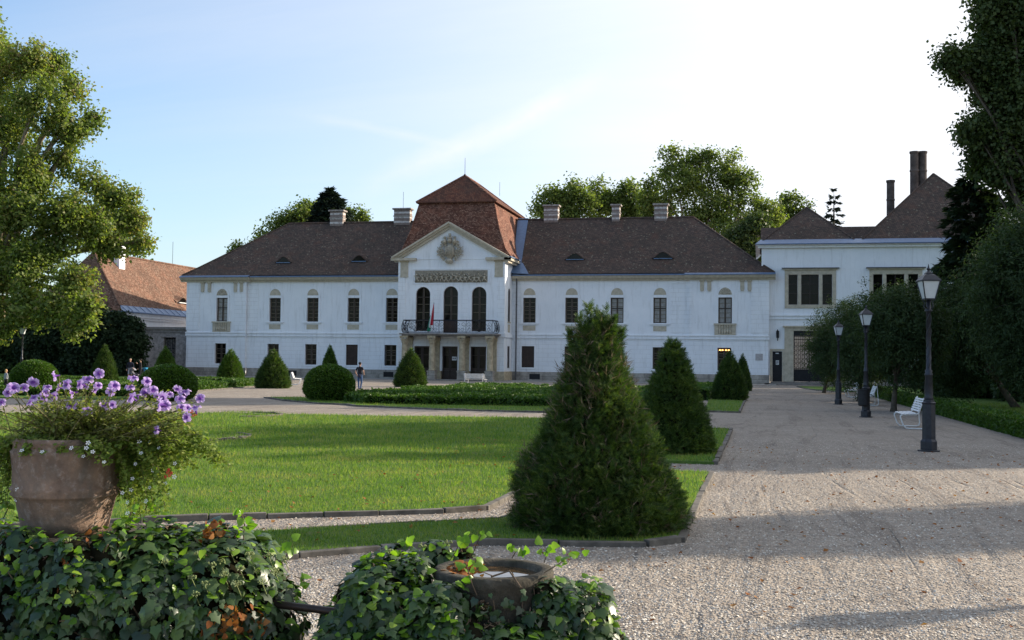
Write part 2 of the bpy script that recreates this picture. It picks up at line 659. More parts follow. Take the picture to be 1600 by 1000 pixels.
M['roof'] = tiles('old_brown_tiles', [(.060, .048, .043), (.088, .064, .054), (.135, .094, .074)], .6)
M['roofred'] = tiles('red_brown_tiles', [(.105, .045, .032), (.175, .078, .054), (.32, .18, .13)], .4, False)
M['roofwarm'] = tiles('orange_brown_tiles', [(.12, .066, .046), (.19, .105, .072), (.28, .18, .13)], .45)
M['lead'] = simple('blue_painted_sheet', (.10, .16, .27), .45, .3, .5, .15, 3)
M['gutter'] = simple('grey_gutter_metal', (.12, .12, .13), .5, .5, .5)


def _chim(t, p, out):
    co = t.add('ShaderNodeTexCoord').outputs['Object']
    s = t.add('ShaderNodeSeparateXYZ', i_0=co)
    n = t.noise(4, 6, .7, co)
    z = t.math('FRACT', t.math('DIVIDE', s.outputs[2], .52))
    band = t.ramp(z, [(.0, 0.0), (.55, 0.0), (.62, 1.0), (.95, 1.0), (1, 0.0)])
    c = t.mix(band, (.24, .20, .18), (.58, .55, .53))
    c = t.mix(t.ramp(n, [(.45, 0.0), (.65, .75)]), c, (.17, .12, .10))
    t.link(c, p.inputs['Base Color'])
    bump(t, p, n, .5, .04)


M['chimney'] = mat('weathered_chimney_brick', _chim, rough=.95, spec=.1)
M['concrete'] = simple('weathered_render', (.30, .27, .25), .95, var=.45, scale=3, bmp=.4)
M['soot'] = simple('sooty_chimney_brick', (.085, .068, .060), .95, var=.5, scale=1.6, bmp=.4)
M['brown'] = simple('dark_brown_paint', (.030, .017, .013), .45, spec=.4, var=.3, scale=3)
M['sash'] = simple('pale_sash_paint', (.17, .14, .10), .6, var=.2)
M['door'] = simple('brown_door_paint', (.036, .020, .016), .5, spec=.3, var=.35, scale=2)


def _glass(t, p, out):
    co = t.add('ShaderNodeTexCoord').outputs['Object']
    n = t.noise(1.3, 3, .5, co)
    n2 = t.noise(3.5, 4, .6, co)
    c = t.ramp(n, [(.45, (.006, .0055, .005)), (.66, (.014, .012, .010)), (.8, (.05, .042, .032))])
    t.link(c, p.inputs['Base Color'])
    bump(t, p, n2, .12, .05)


M['glass'] = mat('window_glass', _glass, rough=.08, spec=.14)
M['curtain'] = simple('pale_curtain_behind_glass', (.26, .25, .24), .35, spec=.6, var=.3, scale=4)
M['iron'] = simple('black_iron', (.014, .014, .017), .5, .4, .4, .3)
M['lampmetal'] = simple('dark_lamp_iron', (.030, .032, .040), .45, .5, .5, .3, 9, .25)
M['lampglass'] = simple('milky_lamp_glass', (.55, .58, .60), .25, spec=.5, var=.08)
M['benchwhite'] = simple('white_bench_paint', (.68, .69, .70), .5, var=.12)
M['bark'] = simple('tree_bark', (.085, .068, .050), .95, var=.45, scale=5, bmp=.6)
M['planebark'] = simple('plane_tree_bark', (.20, .17, .12), .95, var=.5, scale=3, bmp=.4)
M['shadehull'] = simple('brown_shade_hull', (.014, .013, .008), 1, spec=0, var=.4)  # near-black hull inside yews and ivy, inner shade put into the colour
M['hull'] = simple('green_shade_hull', (.012, .018, .007), 1, spec=0, var=.4, scale=10)  # near-black hull inside box balls and hedges, inner shade put into the colour
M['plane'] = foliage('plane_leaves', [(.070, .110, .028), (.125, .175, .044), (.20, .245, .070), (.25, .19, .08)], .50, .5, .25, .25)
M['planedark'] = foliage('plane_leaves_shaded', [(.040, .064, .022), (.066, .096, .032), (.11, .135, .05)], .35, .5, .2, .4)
M['distant'] = foliage('deciduous_leaves', [(.075, .11, .032), (.135, .18, .050), (.23, .25, .08)], .48, .5, .2, .3)
M['willow'] = foliage('alley_tree_leaves', [(.026, .046, .020), (.044, .072, .030), (.072, .105, .042)], .28, .6, .15, .9)
M['conifer'] = foliage('conifer_needles', [(.014, .026, .014), (.023, .040, .020), (.040, .060, .028)], .12, .7, .1, 1)
M['spruce'] = foliage('spruce_needles', [(.012, .022, .018), (.020, .034, .026), (.035, .052, .038)], .1, .7, .1, 1)
M['yew'] = foliage('yew_needles', [(.015, .034, .009), (.028, .060, .014), (.062, .110, .022), (.16, .21, .04)], .28, .55, .25, 2.2)
M['yewdead'] = foliage('dry_yew_twigs', [(.09, .066, .046), (.17, .125, .09), (.28, .21, .15)], .1, .8, .1, 3)
M['box'] = foliage('boxwood_leaves', [(.028, .070, .010), (.055, .115, .015), (.10, .165, .024)], .28, .45, .3, 1.5)
M['ivy'] = foliage('ivy_leaves', [(.006, .020, .005), (.014, .042, .009), (.034, .078, .015), (.090, .14, .03)], .2, .36, .6, 3.0, gloss=.24)
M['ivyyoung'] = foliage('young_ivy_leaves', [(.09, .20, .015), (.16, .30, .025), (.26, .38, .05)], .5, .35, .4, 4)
M['dry'] = foliage('dry_leaves', [(.14, .045, .014), (.26, .095, .03), (.36, .19, .07)], .3, .7, .15, 6)
M['herb'] = foliage('petunia_leaves', [(.095, .125, .032), (.17, .20, .055), (.30, .31, .11)], .42, .55, .2, 9)
M['trail'] = foliage('trailing_leaves', [(.085, .14, .028), (.18, .25, .045), (.36, .40, .11)], .45, .5, .25, 9)
M['stem'] = simple('plant_stems', (.12, .11, .045), .8, var=.3)
M['vine'] = simple('ivy_stems', (.12, .085, .055), .9, var=.4)
M['whiteflower'] = simple('white_petals', (.80, .80, .78), .6, var=.05)
M['redflower'] = simple('red_petals', (.55, .045, .03), .6, var=.2)
M['skin'] = simple('skin', (.44, .26, .19), .6, var=.06, spec=.3)


def _terra(t, p, out):
    co = t.add('ShaderNodeTexCoord').outputs['Object']
    n = t.noise(6, 7, .7, co)
    n2 = t.noise(22, 6, .7, co)
    n3 = t.noise(2.2, 5, .7, co, .6)
    c = t.ramp(n, [(.3, (.11, .070, .048)), (.48, (.22, .150, .110)), (.62, (.30, .20, .14)), (.78, (.50, .40, .32))])
    c = t.mix(t.ramp(n2, [(.52, 0.0), (.72, .55)]), c, (.52, .45, .40))
    c = t.mix(t.ramp(n3, [(.43, 0.0), (.58, .75)]), c, (.12, .105, .088))
    t.link(c, p.inputs['Base Color'])
    bump(t, p, t.math('ADD', n, t.math('MULTIPLY', n2, .6)), .7, .012)


M['terra'] = mat('weathered_terracotta', _terra, rough=.92, spec=.15)


def _basin(t, p, out):
    co = t.add('ShaderNodeTexCoord').outputs['Object']
    n = t.noise(9, 7, .7, co)
    n2 = t.noise(45, 5, .7, co)
    c = t.ramp(n, [(.3, (.028, .025, .019)), (.55, (.070, .062, .048)), (.8, (.16, .14, .115))])
    c = t.mix(t.ramp(n2, [(.5, 0.0), (.7, .5)]), c, (.05, .05, .035))
    t.link(c, p.inputs['Base Color'])
    bump(t, p, t.math('ADD', n, n2), .8, .012)


M['basin'] = mat('rough_basin_stone', _basin, rough=.9, spec=.2)


def _water(t, p, out):
    co = t.add('ShaderNodeTexCoord').outputs['Object']
    c = t.ramp(t.noise(14, 4, .6, co), [(.4, (.030, .022, .012)), (.65, (.11, .065, .03))])
    t.link(c, p.inputs['Base Color'])
    bump(t, p, t.noise(10, 2, .5, co), .02, .02)


M['water'] = mat('still_water', _water, rough=.03, spec=.8)


def _petal(t, p, out):
    co = t.add('ShaderNodeTexCoord').outputs['Object']
    s = t.add('ShaderNodeSeparateXYZ', i_0=co)
    r = t.math('SQRT', t.math('ADD', t.math('POWER', t.math('ABSOLUTE', s.outputs[0]), 2.0), t.math('POWER', t.math('ABSOLUTE', s.outputs[1]), 2.0)))
    a = t.math('ARCTAN2', s.outputs[1], s.outputs[0])
    v5 = t.math('ABSOLUTE', t.math('SINE', t.math('MULTIPLY', a, 2.5)))
    v20 = t.math('ABSOLUTE', t.math('SINE', t.math('ADD', t.math('MULTIPLY', a, 10.0), t.math('MULTIPLY', t.noise(60, 3, .6, co), 4.0))))
    rim = t.ramp(r, [(.0, 0.0), (.010, .05), (.034, 1.0)])
    c = t.mix(rim, (.16, .05, .32), (.72, .56, .88))
    vein = t.math('MULTIPLY', t.ramp(v20, [(.0, 1.0), (.5, 0.0)]), .7)
    c = t.mix(vein, c, (.30, .12, .52))
    c = t.mix(t.math('MULTIPLY', t.ramp(v5, [(.0, 1.0), (.22, 0.0)]), .75), c, (.12, .02, .30))
    t.link(c, p.inputs['Base Color'])
    tr = t.add('ShaderNodeBsdfTranslucent')
    t.link(c, tr.inputs['Color'])
    mx = t.add('ShaderNodeMixShader', i_0=.4)
    t.link(p.outputs[0], mx.inputs[1])
    t.link(tr.outputs[0], mx.inputs[2])
    t.link(mx.outputs[0], out.inputs[0])


M['petal'] = mat('petunia_petals', _petal, rough=.6, spec=.2)
M['flagred'] = simple('flag_red', (.42, .02, .04), .8, var=.1)
M['flagwhite'] = simple('flag_white', (.70, .70, .70), .8, var=.05)
M['flaggreen'] = simple('flag_green', (.03, .20, .13), .8, var=.1)
M['paper'] = simple('white_paper', (.62, .64, .66), .8, var=.1)
M['print'] = simple('dark_print', (.12, .12, .14), .8)
M['plaque'] = simple('grey_plaque', (.40, .38, .38), .7, var=.15)


def emis(name, c, s):
    def b(t, p, out):
        p.inputs['Base Color'].default_value = (*c, 1)
        p.inputs['Emission Color'].default_value = (*c, 1)
        p.inputs['Emission Strength'].default_value = s
    return mat(name, b)


M['litlamp'] = emis('lit_orange_lamp', (1, .42, .12), 3.0)

# ------------------------------------------------------------------ ground
MB().box(-400, 300, -60, 900, -.4, 0).build('gravel_ground', M['gravel'])['kind'] = 'structure'


def in_poly(P, poly):
    x, y = P[:, 0], P[:, 1]
    r = np.zeros(len(P), bool)
    n = len(poly)
    for i in range(n):
        x0, y0 = poly[i]
        x1, y1 = poly[(i + 1) % n]
        if y0 == y1:
            continue
        c = ((y0 > y) != (y1 > y)) & (x < (x1 - x0) * (y - y0) / (y1 - y0) + x0)
        r ^= c
    return r


def wob(poly, step=.8, amp=.04):
    out = []
    n = len(poly)
    for i in range(n):
        a, b = Vector((*poly[i], 0)), Vector((*poly[(i + 1) % n], 0))
        k = max(1, int((b - a).length / step))
        for j in range(k):
            p = a.lerp(b, j / k)
            p += Vector((noise.noise(p * .9), noise.noise(p * .9 + Vector((7, 3, 1))), 0)) * amp * (2 if j else 0)
            out.append((p.x, p.y))
    return out


GRASS = []


def lawn(name, poly, h=.05):
    poly = wob(poly)
    bm = bmesh.new()
    vs = [bm.verts.new((x, y, h)) for x, y in poly]
    f = bm.faces.new(vs)
    bmesh.ops.triangulate(bm, faces=[f])
    n = len(poly)
    lo = [bm.verts.new((x, y, -.02)) for x, y in poly]
    for i in range(n):
        bm.faces.new((vs[i], lo[i], lo[(i + 1) % n], vs[(i + 1) % n]))
    bmesh.ops.recalc_face_normals(bm, faces=bm.faces)
    me = bpy.data.meshes.new(name)
    bm.to_mesh(me)
    bm.free()
    o = finish(me, name, M['lawn'])
    o['kind'] = 'structure'
    GRASS.append((poly, h))
    return poly


main_lawn = lawn('lawn', [(-3.4, 14.6), (-3.4, 13.7), (-3.8, 13.3), (-4.5, 12.9), (-6.2, 11.9), (-8.6, 10.4), (-12, 10.2), (-22, 12),
                          (-27, 20), (-26, 30), (-20, 33.5), (-18.3, 34.0), (-17.5, 35.9), (-16.4, 35.9), (-15.4, 34.9), (-12.1, 35.2), (-7, 36.3), (-5.2, 36.0),
                          (-3.6, 33), (-3.4, 25)])
front_strip = lawn('lawn', [(-.85, 19.3), (-.85, 11.85), (-1.15, 11.5), (-2.0, 11.3), (-2.8, 11.1), (-3.6, 10.5), (-4.2, 9.9), (-5.2, 9.0), (-6.6, 8.3), (-9.5, 8.2),
                            (-9.5, 9.3), (-6.8, 9.7), (-4.8, 11.3), (-2.94, 12.7), (-2.7, 14), (-2.7, 19.3)])
patch2 = lawn('lawn', [(-.85, 32.4), (-.85, 21.2), (-2.7, 21.2), (-2.7, 32.4)])
patch3 = lawn('lawn', [(-.85, 58.5), (-.85, 44.6), (-2.15, 44.6), (-2.7, 60)])
patch4 = lawn('lawn', [(-.85, 90), (-.85, 76), (-2.6, 76), (-2.6, 90)])
strip_c = lawn('lawn', [(-5.6, 42.2), (-7.9, 41.0), (-11.7, 41.35), (-16.0, 42.9), (-16.8, 44), (-18.2, 44.6), (-21, 47.2), (-23.3, 50.2), (-22, 51.2), (-19, 49.5), (-17.3, 50),
                            (-17.8, 56), (-5.6, 58)])
strip_l = lawn('lawn', [(-26.6, 49.2), (-31.0, 56.0), (-33.7, 71.07), (-38, 80), (-44, 84), (-52, 80), (-54, 56), (-44, 47), (-34, 43.5), (-28, 44)])
lawn_l = lawn('lawn', [(-58, 90), (-45, 92), (-46, 100), (-54, 106), (-110, 106), (-110, 60), (-60, 60)])
lawn_r = lawn('lawn', [(7.7, 20), (40, 20), (40, 112), (8.2, 112), (7.7, 90)])
strip_a = lawn('lawn', [(3.2, 104), (3.4, 96), (4.2, 88), (5.6, 84), (7.0, 84), (7.0, 104)])

# blades of grass: many where they show large, fewer far away
bp = []
for poly, h in GRASS:
    a = np.array(poly)
    lo, hi = a.min(0), a.max(0)
    lo = np.maximum(lo, [-28, 8]); hi = np.minimum(hi, [12, 62])
    if (hi <= lo).any():
        continue
    n = int((hi - lo).prod() * 1500)
    n = min(n, 1200000)
    P = rng.uniform(lo, hi, (n, 2))
    d = np.hypot(P[:, 0], P[:, 1])
    # visible wedge only
    ang = np.arctan2(-P[:, 0], P[:, 1])
    keep = (rng.random(n) < np.clip((13.0 / d) ** 2.2, 0, 1)) & (ang > -.27) & (ang < .70)
    P = P[keep]
    P = P[in_poly(P, poly)]
    bp.append(np.column_stack([P, np.full(len(P), h)]))
P = np.concatenate(bp)
d = np.hypot(P[:, 0], P[:, 1])
n = len(P)
Nn = np.column_stack([rng.normal(size=n), rng.normal(size=n), np.zeros(n) + .05])
Tt = np.column_stack([rng.normal(size=n) * .35, rng.normal(size=n) * .35, np.ones(n)])
V, Fc = scatter(P, Nn, Tt, rng.uniform(.022, .05, n) * np.clip(d / 14, 1, 2.0), [(0, -.10, 0), (0, .10, 0), (1, 0, .25)], [(0, 1, 2)])
g = finish(np_mesh('grass', V, Fc), 'grass', M['blade'])
setp(g, 'short mown green grass covering the lawns', 'grass', kind='stuff')
print('blades', n)


def kerb_line(pts, w=.09, h=.062, seg=.75, closed=False):
    """one stone after another along a line, slightly uneven"""
    mb = MB()
    pts = [Vector((x, y, 0)) for x, y in pts]
    out = []
    for a, b in zip(pts, pts[1:] + ([pts[0]] if closed else [])):
        L = (b - a).length
        k = max(1, round(L / seg))
        for j in range(k):
            out.append((a.lerp(b, j / k), a.lerp(b, (j + 1) / k)))
    for a, b in out:
        dd = (b - a)
        if dd.length < .02: continue
        dd.normalize()
        nn = Vector((-dd.y, dd.x, 0))
        a2, b2 = a + dd * .008, b - dd * .008
        o = random.uniform(-.012, .012)
        hh = h + random.uniform(-.015, .012)
        q = [a2 - nn * (w / 2 + o), b2 - nn * (w / 2 + o), b2 + nn * (w / 2 - o), a2 + nn * (w / 2 - o)]
        vs = [(p.x, p.y, -.02) for p in q] + [(p.x, p.y, hh + random.uniform(-.006, .006)) for p in q]
        mb.add(vs, [(0, 3, 2, 1), (4, 5, 6, 7), (0, 1, 5, 4), (1, 2, 6, 5), (2, 3, 7, 6), (3, 0, 4, 7)])
    o = mb.build('kerb', M['kerb'], bevel=.008)
    o['kind'] = 'structure'


kerb_line([(-3.36, 19), (-3.36, 14.6), (-3.36, 13.68), (-3.78, 13.26), (-4.48, 12.86), (-6.18, 11.86), (-8.6, 10.36), (-12, 10.15)])
kerb_line([(-.82, 19.32), (-.82, 11.83), (-1.13, 11.47), (-2.0, 11.27), (-2.8, 11.07), (-3.62, 10.47), (-4.22, 9.86), (-5.2, 8.97), (-6.6, 8.25)], h=.058)
kerb_line([(-6.8, 9.75), (-4.85, 11.34), (-2.97, 12.74), (-2.73, 14), (-2.73, 19.3)], w=.05, h=.055)
kerb_line([(-.82, 21.2), (-.82, 32.45), (-2.7, 32.45)], h=.075, w=.10)
kerb_line([(-2.15, 44.55), (-.82, 44.55), (-.82, 58.5)], h=.07)
kerb_line([(-5.6, 42.15), (-7.9, 40.95), (-11.7, 41.3), (-16.0, 42.85), (-16.8, 43.95), (-18.2, 44.55), (-21, 47.15), (-23.35, 50.2)], h=.07)
kerb_line([(-26.55, 49.2), (-30.95, 56.0), (-33.65, 71.1), (-38, 80)], h=.065)
kerb_line([(3.15, 104), (3.35, 96), (4.15, 88), (5.6, 83.9), (7.0, 83.9)], h=.07)


# stone-lined crescents let into the lawn
def crescent(cx, cy, r0, r1, a0, a1, name='gravel_path'):
    pts = []
    k = 18
    for i in range(k + 1):
        a = rad(a0 + (a1 - a0) * i / k)
        pts.append((cx + r1 * math.cos(a), cy + r1 * math.sin(a)))
    inn = []
    for i in range(k + 1):
        a = rad(a0 + (a1 - a0) * i / k)
        wv = math.sin(math.pi * i / k) ** .6
        rr = r1 - (r1 - r0) * wv
        inn.append((cx + rr * math.cos(a), cy + rr * math.sin(a)))
    o = MB().slab(pts + inn[::-1], .03, .056).build(name, M['gravel'])
    o['kind'] = 'structure'
    kerb_line(pts, w=.09, h=.10, seg=.4)


crescent(-13.1, 23.6, 1.05, 1.62, -110, 60)
crescent(-16.6, 33.6, 1.0, 1.45, -60, 95)
MB().slab([(-17.6, 35.0), (-15.6, 34.4), (-15.2, 34.7), (-17.3, 35.4)], .03, .056).build('gravel_path', M['gravel'])['kind'] = 'structure'

# low kerb slab of paving along the palace foot
MB().box(-61, 1.4, 107.9, 112.6, -.05, .035).build('pavement', simple('paving_slabs', (.30, .285, .26), .9, var=.25, scale=1.5, bmp=.3))['kind'] = 'structure'

# loose leaves fallen on the drive and the front lawn
n = 900
P = np.column_stack([rng.uniform(-7, 7, n), rng.uniform(8, 26, n), np.full(n, .012)])
P[:, 2] += np.where(in_poly(P, front_strip) | in_poly(P, main_lawn), .06, 0)
nn = np.column_stack([rng.normal(size=(n, 2)) * .35, np.ones(n)])
V, Fc = scatter(P, nn, rdir(n), rng.uniform(.035, .075, n), *LEAF2)
setp(finish(np_mesh('fallen_leaves', V, Fc), 'fallen_leaves', M['dry']), 'small dry orange leaves scattered over gravel and grass', 'leaves', kind='stuff')
# loose stones on top of the raked gravel
n = 60000
y = 7.2 + 22 * rng.random(n) ** 2.2
x = (rng.random(n) * .62 - .42) * y * 1.05
P = np.column_stack([x, y, np.full(n, .002)])
ong = in_poly(P, front_strip) | in_poly(P, main_lawn) | in_poly(P, patch2)
P = P[~ong]
n = len(P)
oc = ([(1, 0, 0), (0, 1, 0), (-1, 0, 0), (0, -1, 0), (0, 0, .7), (0, 0, -.7)], [(0, 1, 4), (1, 2, 4), (2, 3, 4), (3, 0, 4)])
V, Fc = scatter(P, np.column_stack([rng.normal(size=(n, 2)) * .3, np.ones(n)]), rdir(n), rng.uniform(.004, .012, n) * (1 + .6 * rng.random(n) ** 4), *oc)
peb = foliage('loose_pebbles', [(.26, .22, .18), (.44, .40, .34), (.68, .64, .57)], .0, .9, .15, 3, (1, 1, 1))
setp(finish(np_mesh('gravel_stones', V, Fc), 'gravel_stones', peb), 'pale loose gravel stones strewn over the drive', 'gravel', kind='stuff')


# ------------------------------------------------------------------ architecture helpers
def wall_open(x0, x1, z0, z1, Y, ops, depth=.35, mb=None):
    """front sheet of a wall facing -Y with rectangular or arched openings and their reveals.
       ops: (xa, xb, za, zb, arch)   arch True -> half round head whose top is zb"""
    mb = mb or MB()
    xs = sorted({x0, x1} | {v for o in ops for v in (o[0], o[1]) if x0 < v < x1})
    zs = sorted({z0, z1} | {v for o in ops for v in (o[2], o[3]) if z0 < v < z1})
    for xa, xb in zip(xs, xs[1:]):
        for za, zb in zip(zs, zs[1:]):
            cx, cz = (xa + xb) / 2, (za + zb) / 2
            if any(o[0] < cx < o[1] and o[2] < cz < o[3] for o in ops):
                continue
            mb.add([(xa, Y, za), (xb, Y, za), (xb, Y, zb), (xa, Y, zb)], [(0, 1, 2, 3)])
    for xa, xb, za, zb, arch in ops:
        r = (xb - xa) / 2
        zt = zb - r if arch else zb
        D = Y + depth
        mb.add([(xa, Y, za), (xa, D, za), (xa, D, zt), (xa, Y, zt)], [(0, 1, 2, 3)])
        mb.add([(xb, Y, za), (xb, Y, zt), (xb, D, zt), (xb, D, za)], [(0, 1, 2, 3)])
        mb.add([(xa, Y, za), (xb, Y, za), (xb, D, za), (xa, D, za)], [(0, 1, 2, 3)])
        if not arch:
            mb.add([(xa, Y, zb), (xa, D, zb), (xb, D, zb), (xb, Y, zb)], [(0, 1, 2, 3)])
        else:
            c = (xa + xb) / 2
            k = 14
            arc = [(c + r * math.cos(math.pi * i / k), zt + r * math.sin(math.pi * i / k)) for i in range(k + 1)]
            for (ax, az), (bx, bz) in zip(arc, arc[1:]):
                mb.add([(ax, Y, az), (ax, Y, zb), (bx, Y, zb), (bx, Y, bz)], [(0, 1, 2, 3)])
                mb.add([(ax, Y, az), (bx, Y, bz), (bx, D, bz), (ax, D, az)], [(0, 1, 2, 3)])
    return mb


def arch_poly(xa, xb, za, zb, k=14, inset=0):
    xa, xb, za, zb = xa + inset, xb - inset, za + inset, zb - inset
    r = (xb - xa) / 2
    c = (xa + xb) / 2
    zt = zb - r
    return [(xa, za), (xb, za)] + [(c + r * math.cos(math.pi * i / k), zt + r * math.sin(math.pi * i / k)) for i in range(k + 1)]


def window(parent, xa, xb, za, zb, Y, arch=False, glass='glass', rows=4, depth=.22, transom=None, casement=True, fw=.085):
    """brown frame with cross bars and a pane behind; Y is the wall face"""
    D = Y + depth
    fr = MB()
    if arch:
        outer, inner = arch_poly(xa, xb, za, zb), arch_poly(xa, xb, za, zb, inset=fw)
        n = len(outer)
        vs = [(x, D, z) for x, z in outer] + [(x, D, z) for x, z in inner] + [(x, D + .08, z) for x, z in outer] + [(x, D + .08, z) for x, z in inner]
        fs = [(i, (i + 1) % n, (i + 1) % n + n, i + n) for i in range(n)]
        fs += [(i + n, (i + 1) % n + n, (i + 1) % n + 3 * n, i + 3 * n) for i in range(n)]
        fr.add(vs, fs)
    else:
        fr.box(xa, xa + fw, D, D + .08, za, zb).box(xb - fw, xb, D, D + .08, za, zb)
        fr.box(xa + fw, xb - fw, D, D + .08, za, za + fw).box(xa + fw, xb - fw, D, D + .08, zb - fw, zb)
    c = (xa + xb) / 2
    fr.box(c - .05, c + .05, D - .02, D + .075, za + fw, zb - fw)
    tz = transom if transom is not None else za + (zb - za) * .60
    fr.box(xa + fw, c - .05, D - .015, D + .07, tz - .045, tz + .045)
    fr.box(c + .05, xb - fw, D - .015, D + .07, tz - .045, tz + .045)
    f = fr.build('window', M['brown'], parent)
    ba = MB()
    zz = [za + fw + (zb - za - 2 * fw) * i / rows for i in range(1, rows)]
    for z in zz:
        if abs(z - tz) > .15:
            ba.box(xa + fw, c - .05, D + .02, D + .06, z - .02, z + .02)
            ba.box(c + .05, xb - fw, D + .02, D + .06, z - .02, z + .02)
    for s in (-1, 1):
        e = xa + fw if s < 0 else xb - fw
        a, b_ = (e, e + .035) if s < 0 else (e - .035, e)
        if not arch:
            ba.box(a, b_, D + .015, D + .065, za + fw, zb - fw)
        a, b_ = (c - .085, c - .05) if s < 0 else (c + .05, c + .085)
        ba.box(a, b_, D + .015, D + .065, za + fw, zb - fw - (.1 if arch else 0))
    if casement:
        ba.build('sash', M['sash'], f)
    if arch:
        MB().prism(arch_poly(xa, xb, za, zb, inset=.01), D + .082, D + .11).build('pane', M[glass], f)
    else:
        MB().box(xa + .005, xb - .005, D + .082, D + .11, za + .005, zb - .005).build('pane', M[glass], f)
    return f


# ------------------------------------------------------------------ the palace
YF = 112.5          # wing facades
YR = YF - .28       # end risalits stand a little proud
YP = 109.0          # central block
XL, XR = -61.6, .68
PL, PR = -36.2, -25.07
pal = thing('palace', 'long white baroque palace with brown tiled roof and columned centre block', 'palace', (-30.6, YF, 0))

WC = [-51.32, -46.98, -42.35, -38.07, -23.25, -18.86, -14.22, -9.91]
LWC = [-51.45, -47.1, -42.45, -38.15, -23.35, -18.9, -14.3, -9.95]
HW = .66
up_l = [(x - HW, x + HW, 5.97, 8.52, False) for x in WC if x < -30]
up_r = [(x - HW, x + HW, 5.97, 8.52, False) for x in WC if x > -30]
lo_l = [(x - HW, x + HW, 1.37, 3.55, False) for x in LWC if x < -30]
lo_r = [(x - HW, x + HW, 1.37, 3.55, False) for x in LWC if x > -30]
XA, XB = -54.6, -6.95        # inner edges of the risalits
Z0, Z1, Z2 = .94, 4.70, 10.3
end_u = [(-57.42 - HW, -57.42 + HW, 5.97, 8.52, False), (-3.49 - HW, -3.49 + HW, 5.97, 8.52, False)]
end_l = [(-57.5 - HW, -57.5 + HW, 1.37, 3.55, False), (-3.55 - HW, -3.55 + HW, 1.37, 3.55, False)]

mb = MB()
wall_open(XA, PL, Z1, Z2, YF, up_l, mb=mb)
wall_open(PR, XB, Z1, Z2, YF, up_r, mb=mb)
wall_open(XL, XA, Z1, Z2, YR, end_u[:1], mb=mb)
wall_open(XB, XR, Z1, Z2, YR, end_u[1:], mb=mb)
for x in (XA, XB):
    mb.add([(x, YR, Z1), (x, YF, Z1), (x, YF, Z2), (x, YR, Z2)], [(0, 1, 2, 3)])
# flanks and back
mb.add([(XL, YR, Z1), (XL, 128.5, Z1), (XL, 128.5, Z2), (XL, YR, Z2)], [(3, 2, 1, 0)])
mb.add([(XR, YR, Z1), (XR, 128.5, Z1), (XR, 128.5, Z2), (XR, YR, Z2)], [(0, 1, 2, 3)])
mb.add([(XL, 128.5, 0), (XR, 128.5, 0), (XR, 128.5, Z2), (XL, 128.5, Z2)], [(0, 1, 2, 3)])
mb.build('upper_wall', M['wall'], pal)
mb = MB()
wall_open(XA, PL, Z0, Z1, YF, lo_l, mb=mb)
wall_open(PR, XB, Z0, Z1, YF, lo_r, mb=mb)
wall_open(XL, XA, Z0, Z1, YR, end_l[:1], mb=mb)
wall_open(XB, XR, Z0, Z1, YR, end_l[1:], mb=mb)
for x in (XA, XB):
    mb.add([(x, YR, Z0), (x, YF, Z0), (x, YF, Z1), (x, YR, Z1)], [(0, 1, 2, 3)])
mb.add([(XL, YR, Z0), (XL, 128.5, Z0), (XL, 128.5, Z1), (XL, YR, Z1)], [(3, 2, 1, 0)])
mb.add([(XR, YR, Z0), (XR, 128.5, Z0), (XR, 128.5, Z1), (XR, YR, Z1)], [(0, 1, 2, 3)])
mb.build('lower_wall', M['rust'], pal)
# jointed corner strips on the upper floor
mb = MB()
for a, b, y in ((XL - .05, XL + 1.5, YR), (XA - 1.35, XA + .03, YR), (XB - .03, XB + .25, YR), (XR - 1.7, XR + .05, YR)):
    mb.box(a, b, y - .05, y + .05, 4.98, Z2)
for a, b in ((XA + .04, XA + 1.3), (XB - 1.9, XB - .04), (PL - 1.0, PL - .04), (PR + .04, PR + .9)):
    mb.box(a, b, YF - .035, YF + .05, 4.98, Z2)
mb.build('quoins', M['rust'], pal)
# string course: two thin mouldings
mb = MB()
for a, b, y in ((XL - .1, XA + .1, YR), (XA + .1, PL, YF), (PR, XB - .1, YF), (XB - .1, XR + .1, YR)):
    mb.box(a, b, y - .14, y + .02, 4.66, 4.80).box(a, b, y - .07, y + .02, 4.44, 4.66).box(a, b, y - .11, y + .02, 4.36, 4.44)
mb.build('string_course', M['wall'], pal, bevel=.02)
mb = MB()
mb.box(XL - .12, XA + .08, YR - .12, YR + .1, -.02, .94).box(XA + .08, PL, YF - .10, YF + .1, -.02, .94)
mb.box(PR, XB - .08, YF - .10, YF + .1, -.02, .94).box(XB - .08, XR + .12, YR - .12, YR + .1, -.02, .94)
mb.build('plinth', M['plinth'], pal, bevel=.02)
for x in (-49.2, -38.3, -22.6):
    MB().box(x - .55, x + .55, YF - .12, YF - .08, .18, .72).build('cellar_window', M['iron'], pal)


# eaves cornice, broken out over the risalits and returned at the corners
def eaves(segs):
    c, l = MB(), MB()
    prof = [(0, 10.25), (-.22, 10.25), (-.26, 10.38), (-.5, 10.46), (-.62, 10.66), (-.68, 10.72), (0, 10.72)]
    for a, b, y in segs:
        n = len(prof)
        vs = [(a, y + p, z) for p, z in prof] + [(b, y + p, z) for p, z in prof]
        c.add(vs, [tuple(range(n)), tuple(reversed(range(n, 2 * n)))] + [(i, i + n, (i + 1) % n + n, (i + 1) % n) for i in range(n)])
        l.add([(a, y - .74, 10.722), (b, y - .74, 10.722), (b, y - .74, 10.80), (a, y - .74, 10.80), (a, y + .05, 11.06), (b, y + .05, 11.06)],
              [(0, 1, 2, 3), (3, 2, 5, 4), (0, 3, 4), (1, 5, 2)])
    return c, l


EX = .66
c, l = eaves([(XL - EX, XA + .5, YR), (XA + .5, PL, YF), (PR, XB - .5, YF), (XB - .5, XR + EX, YR)])
c.build('cornice', M['beige'], pal)
l.build('eaves_flashing', M['lead'], pal)

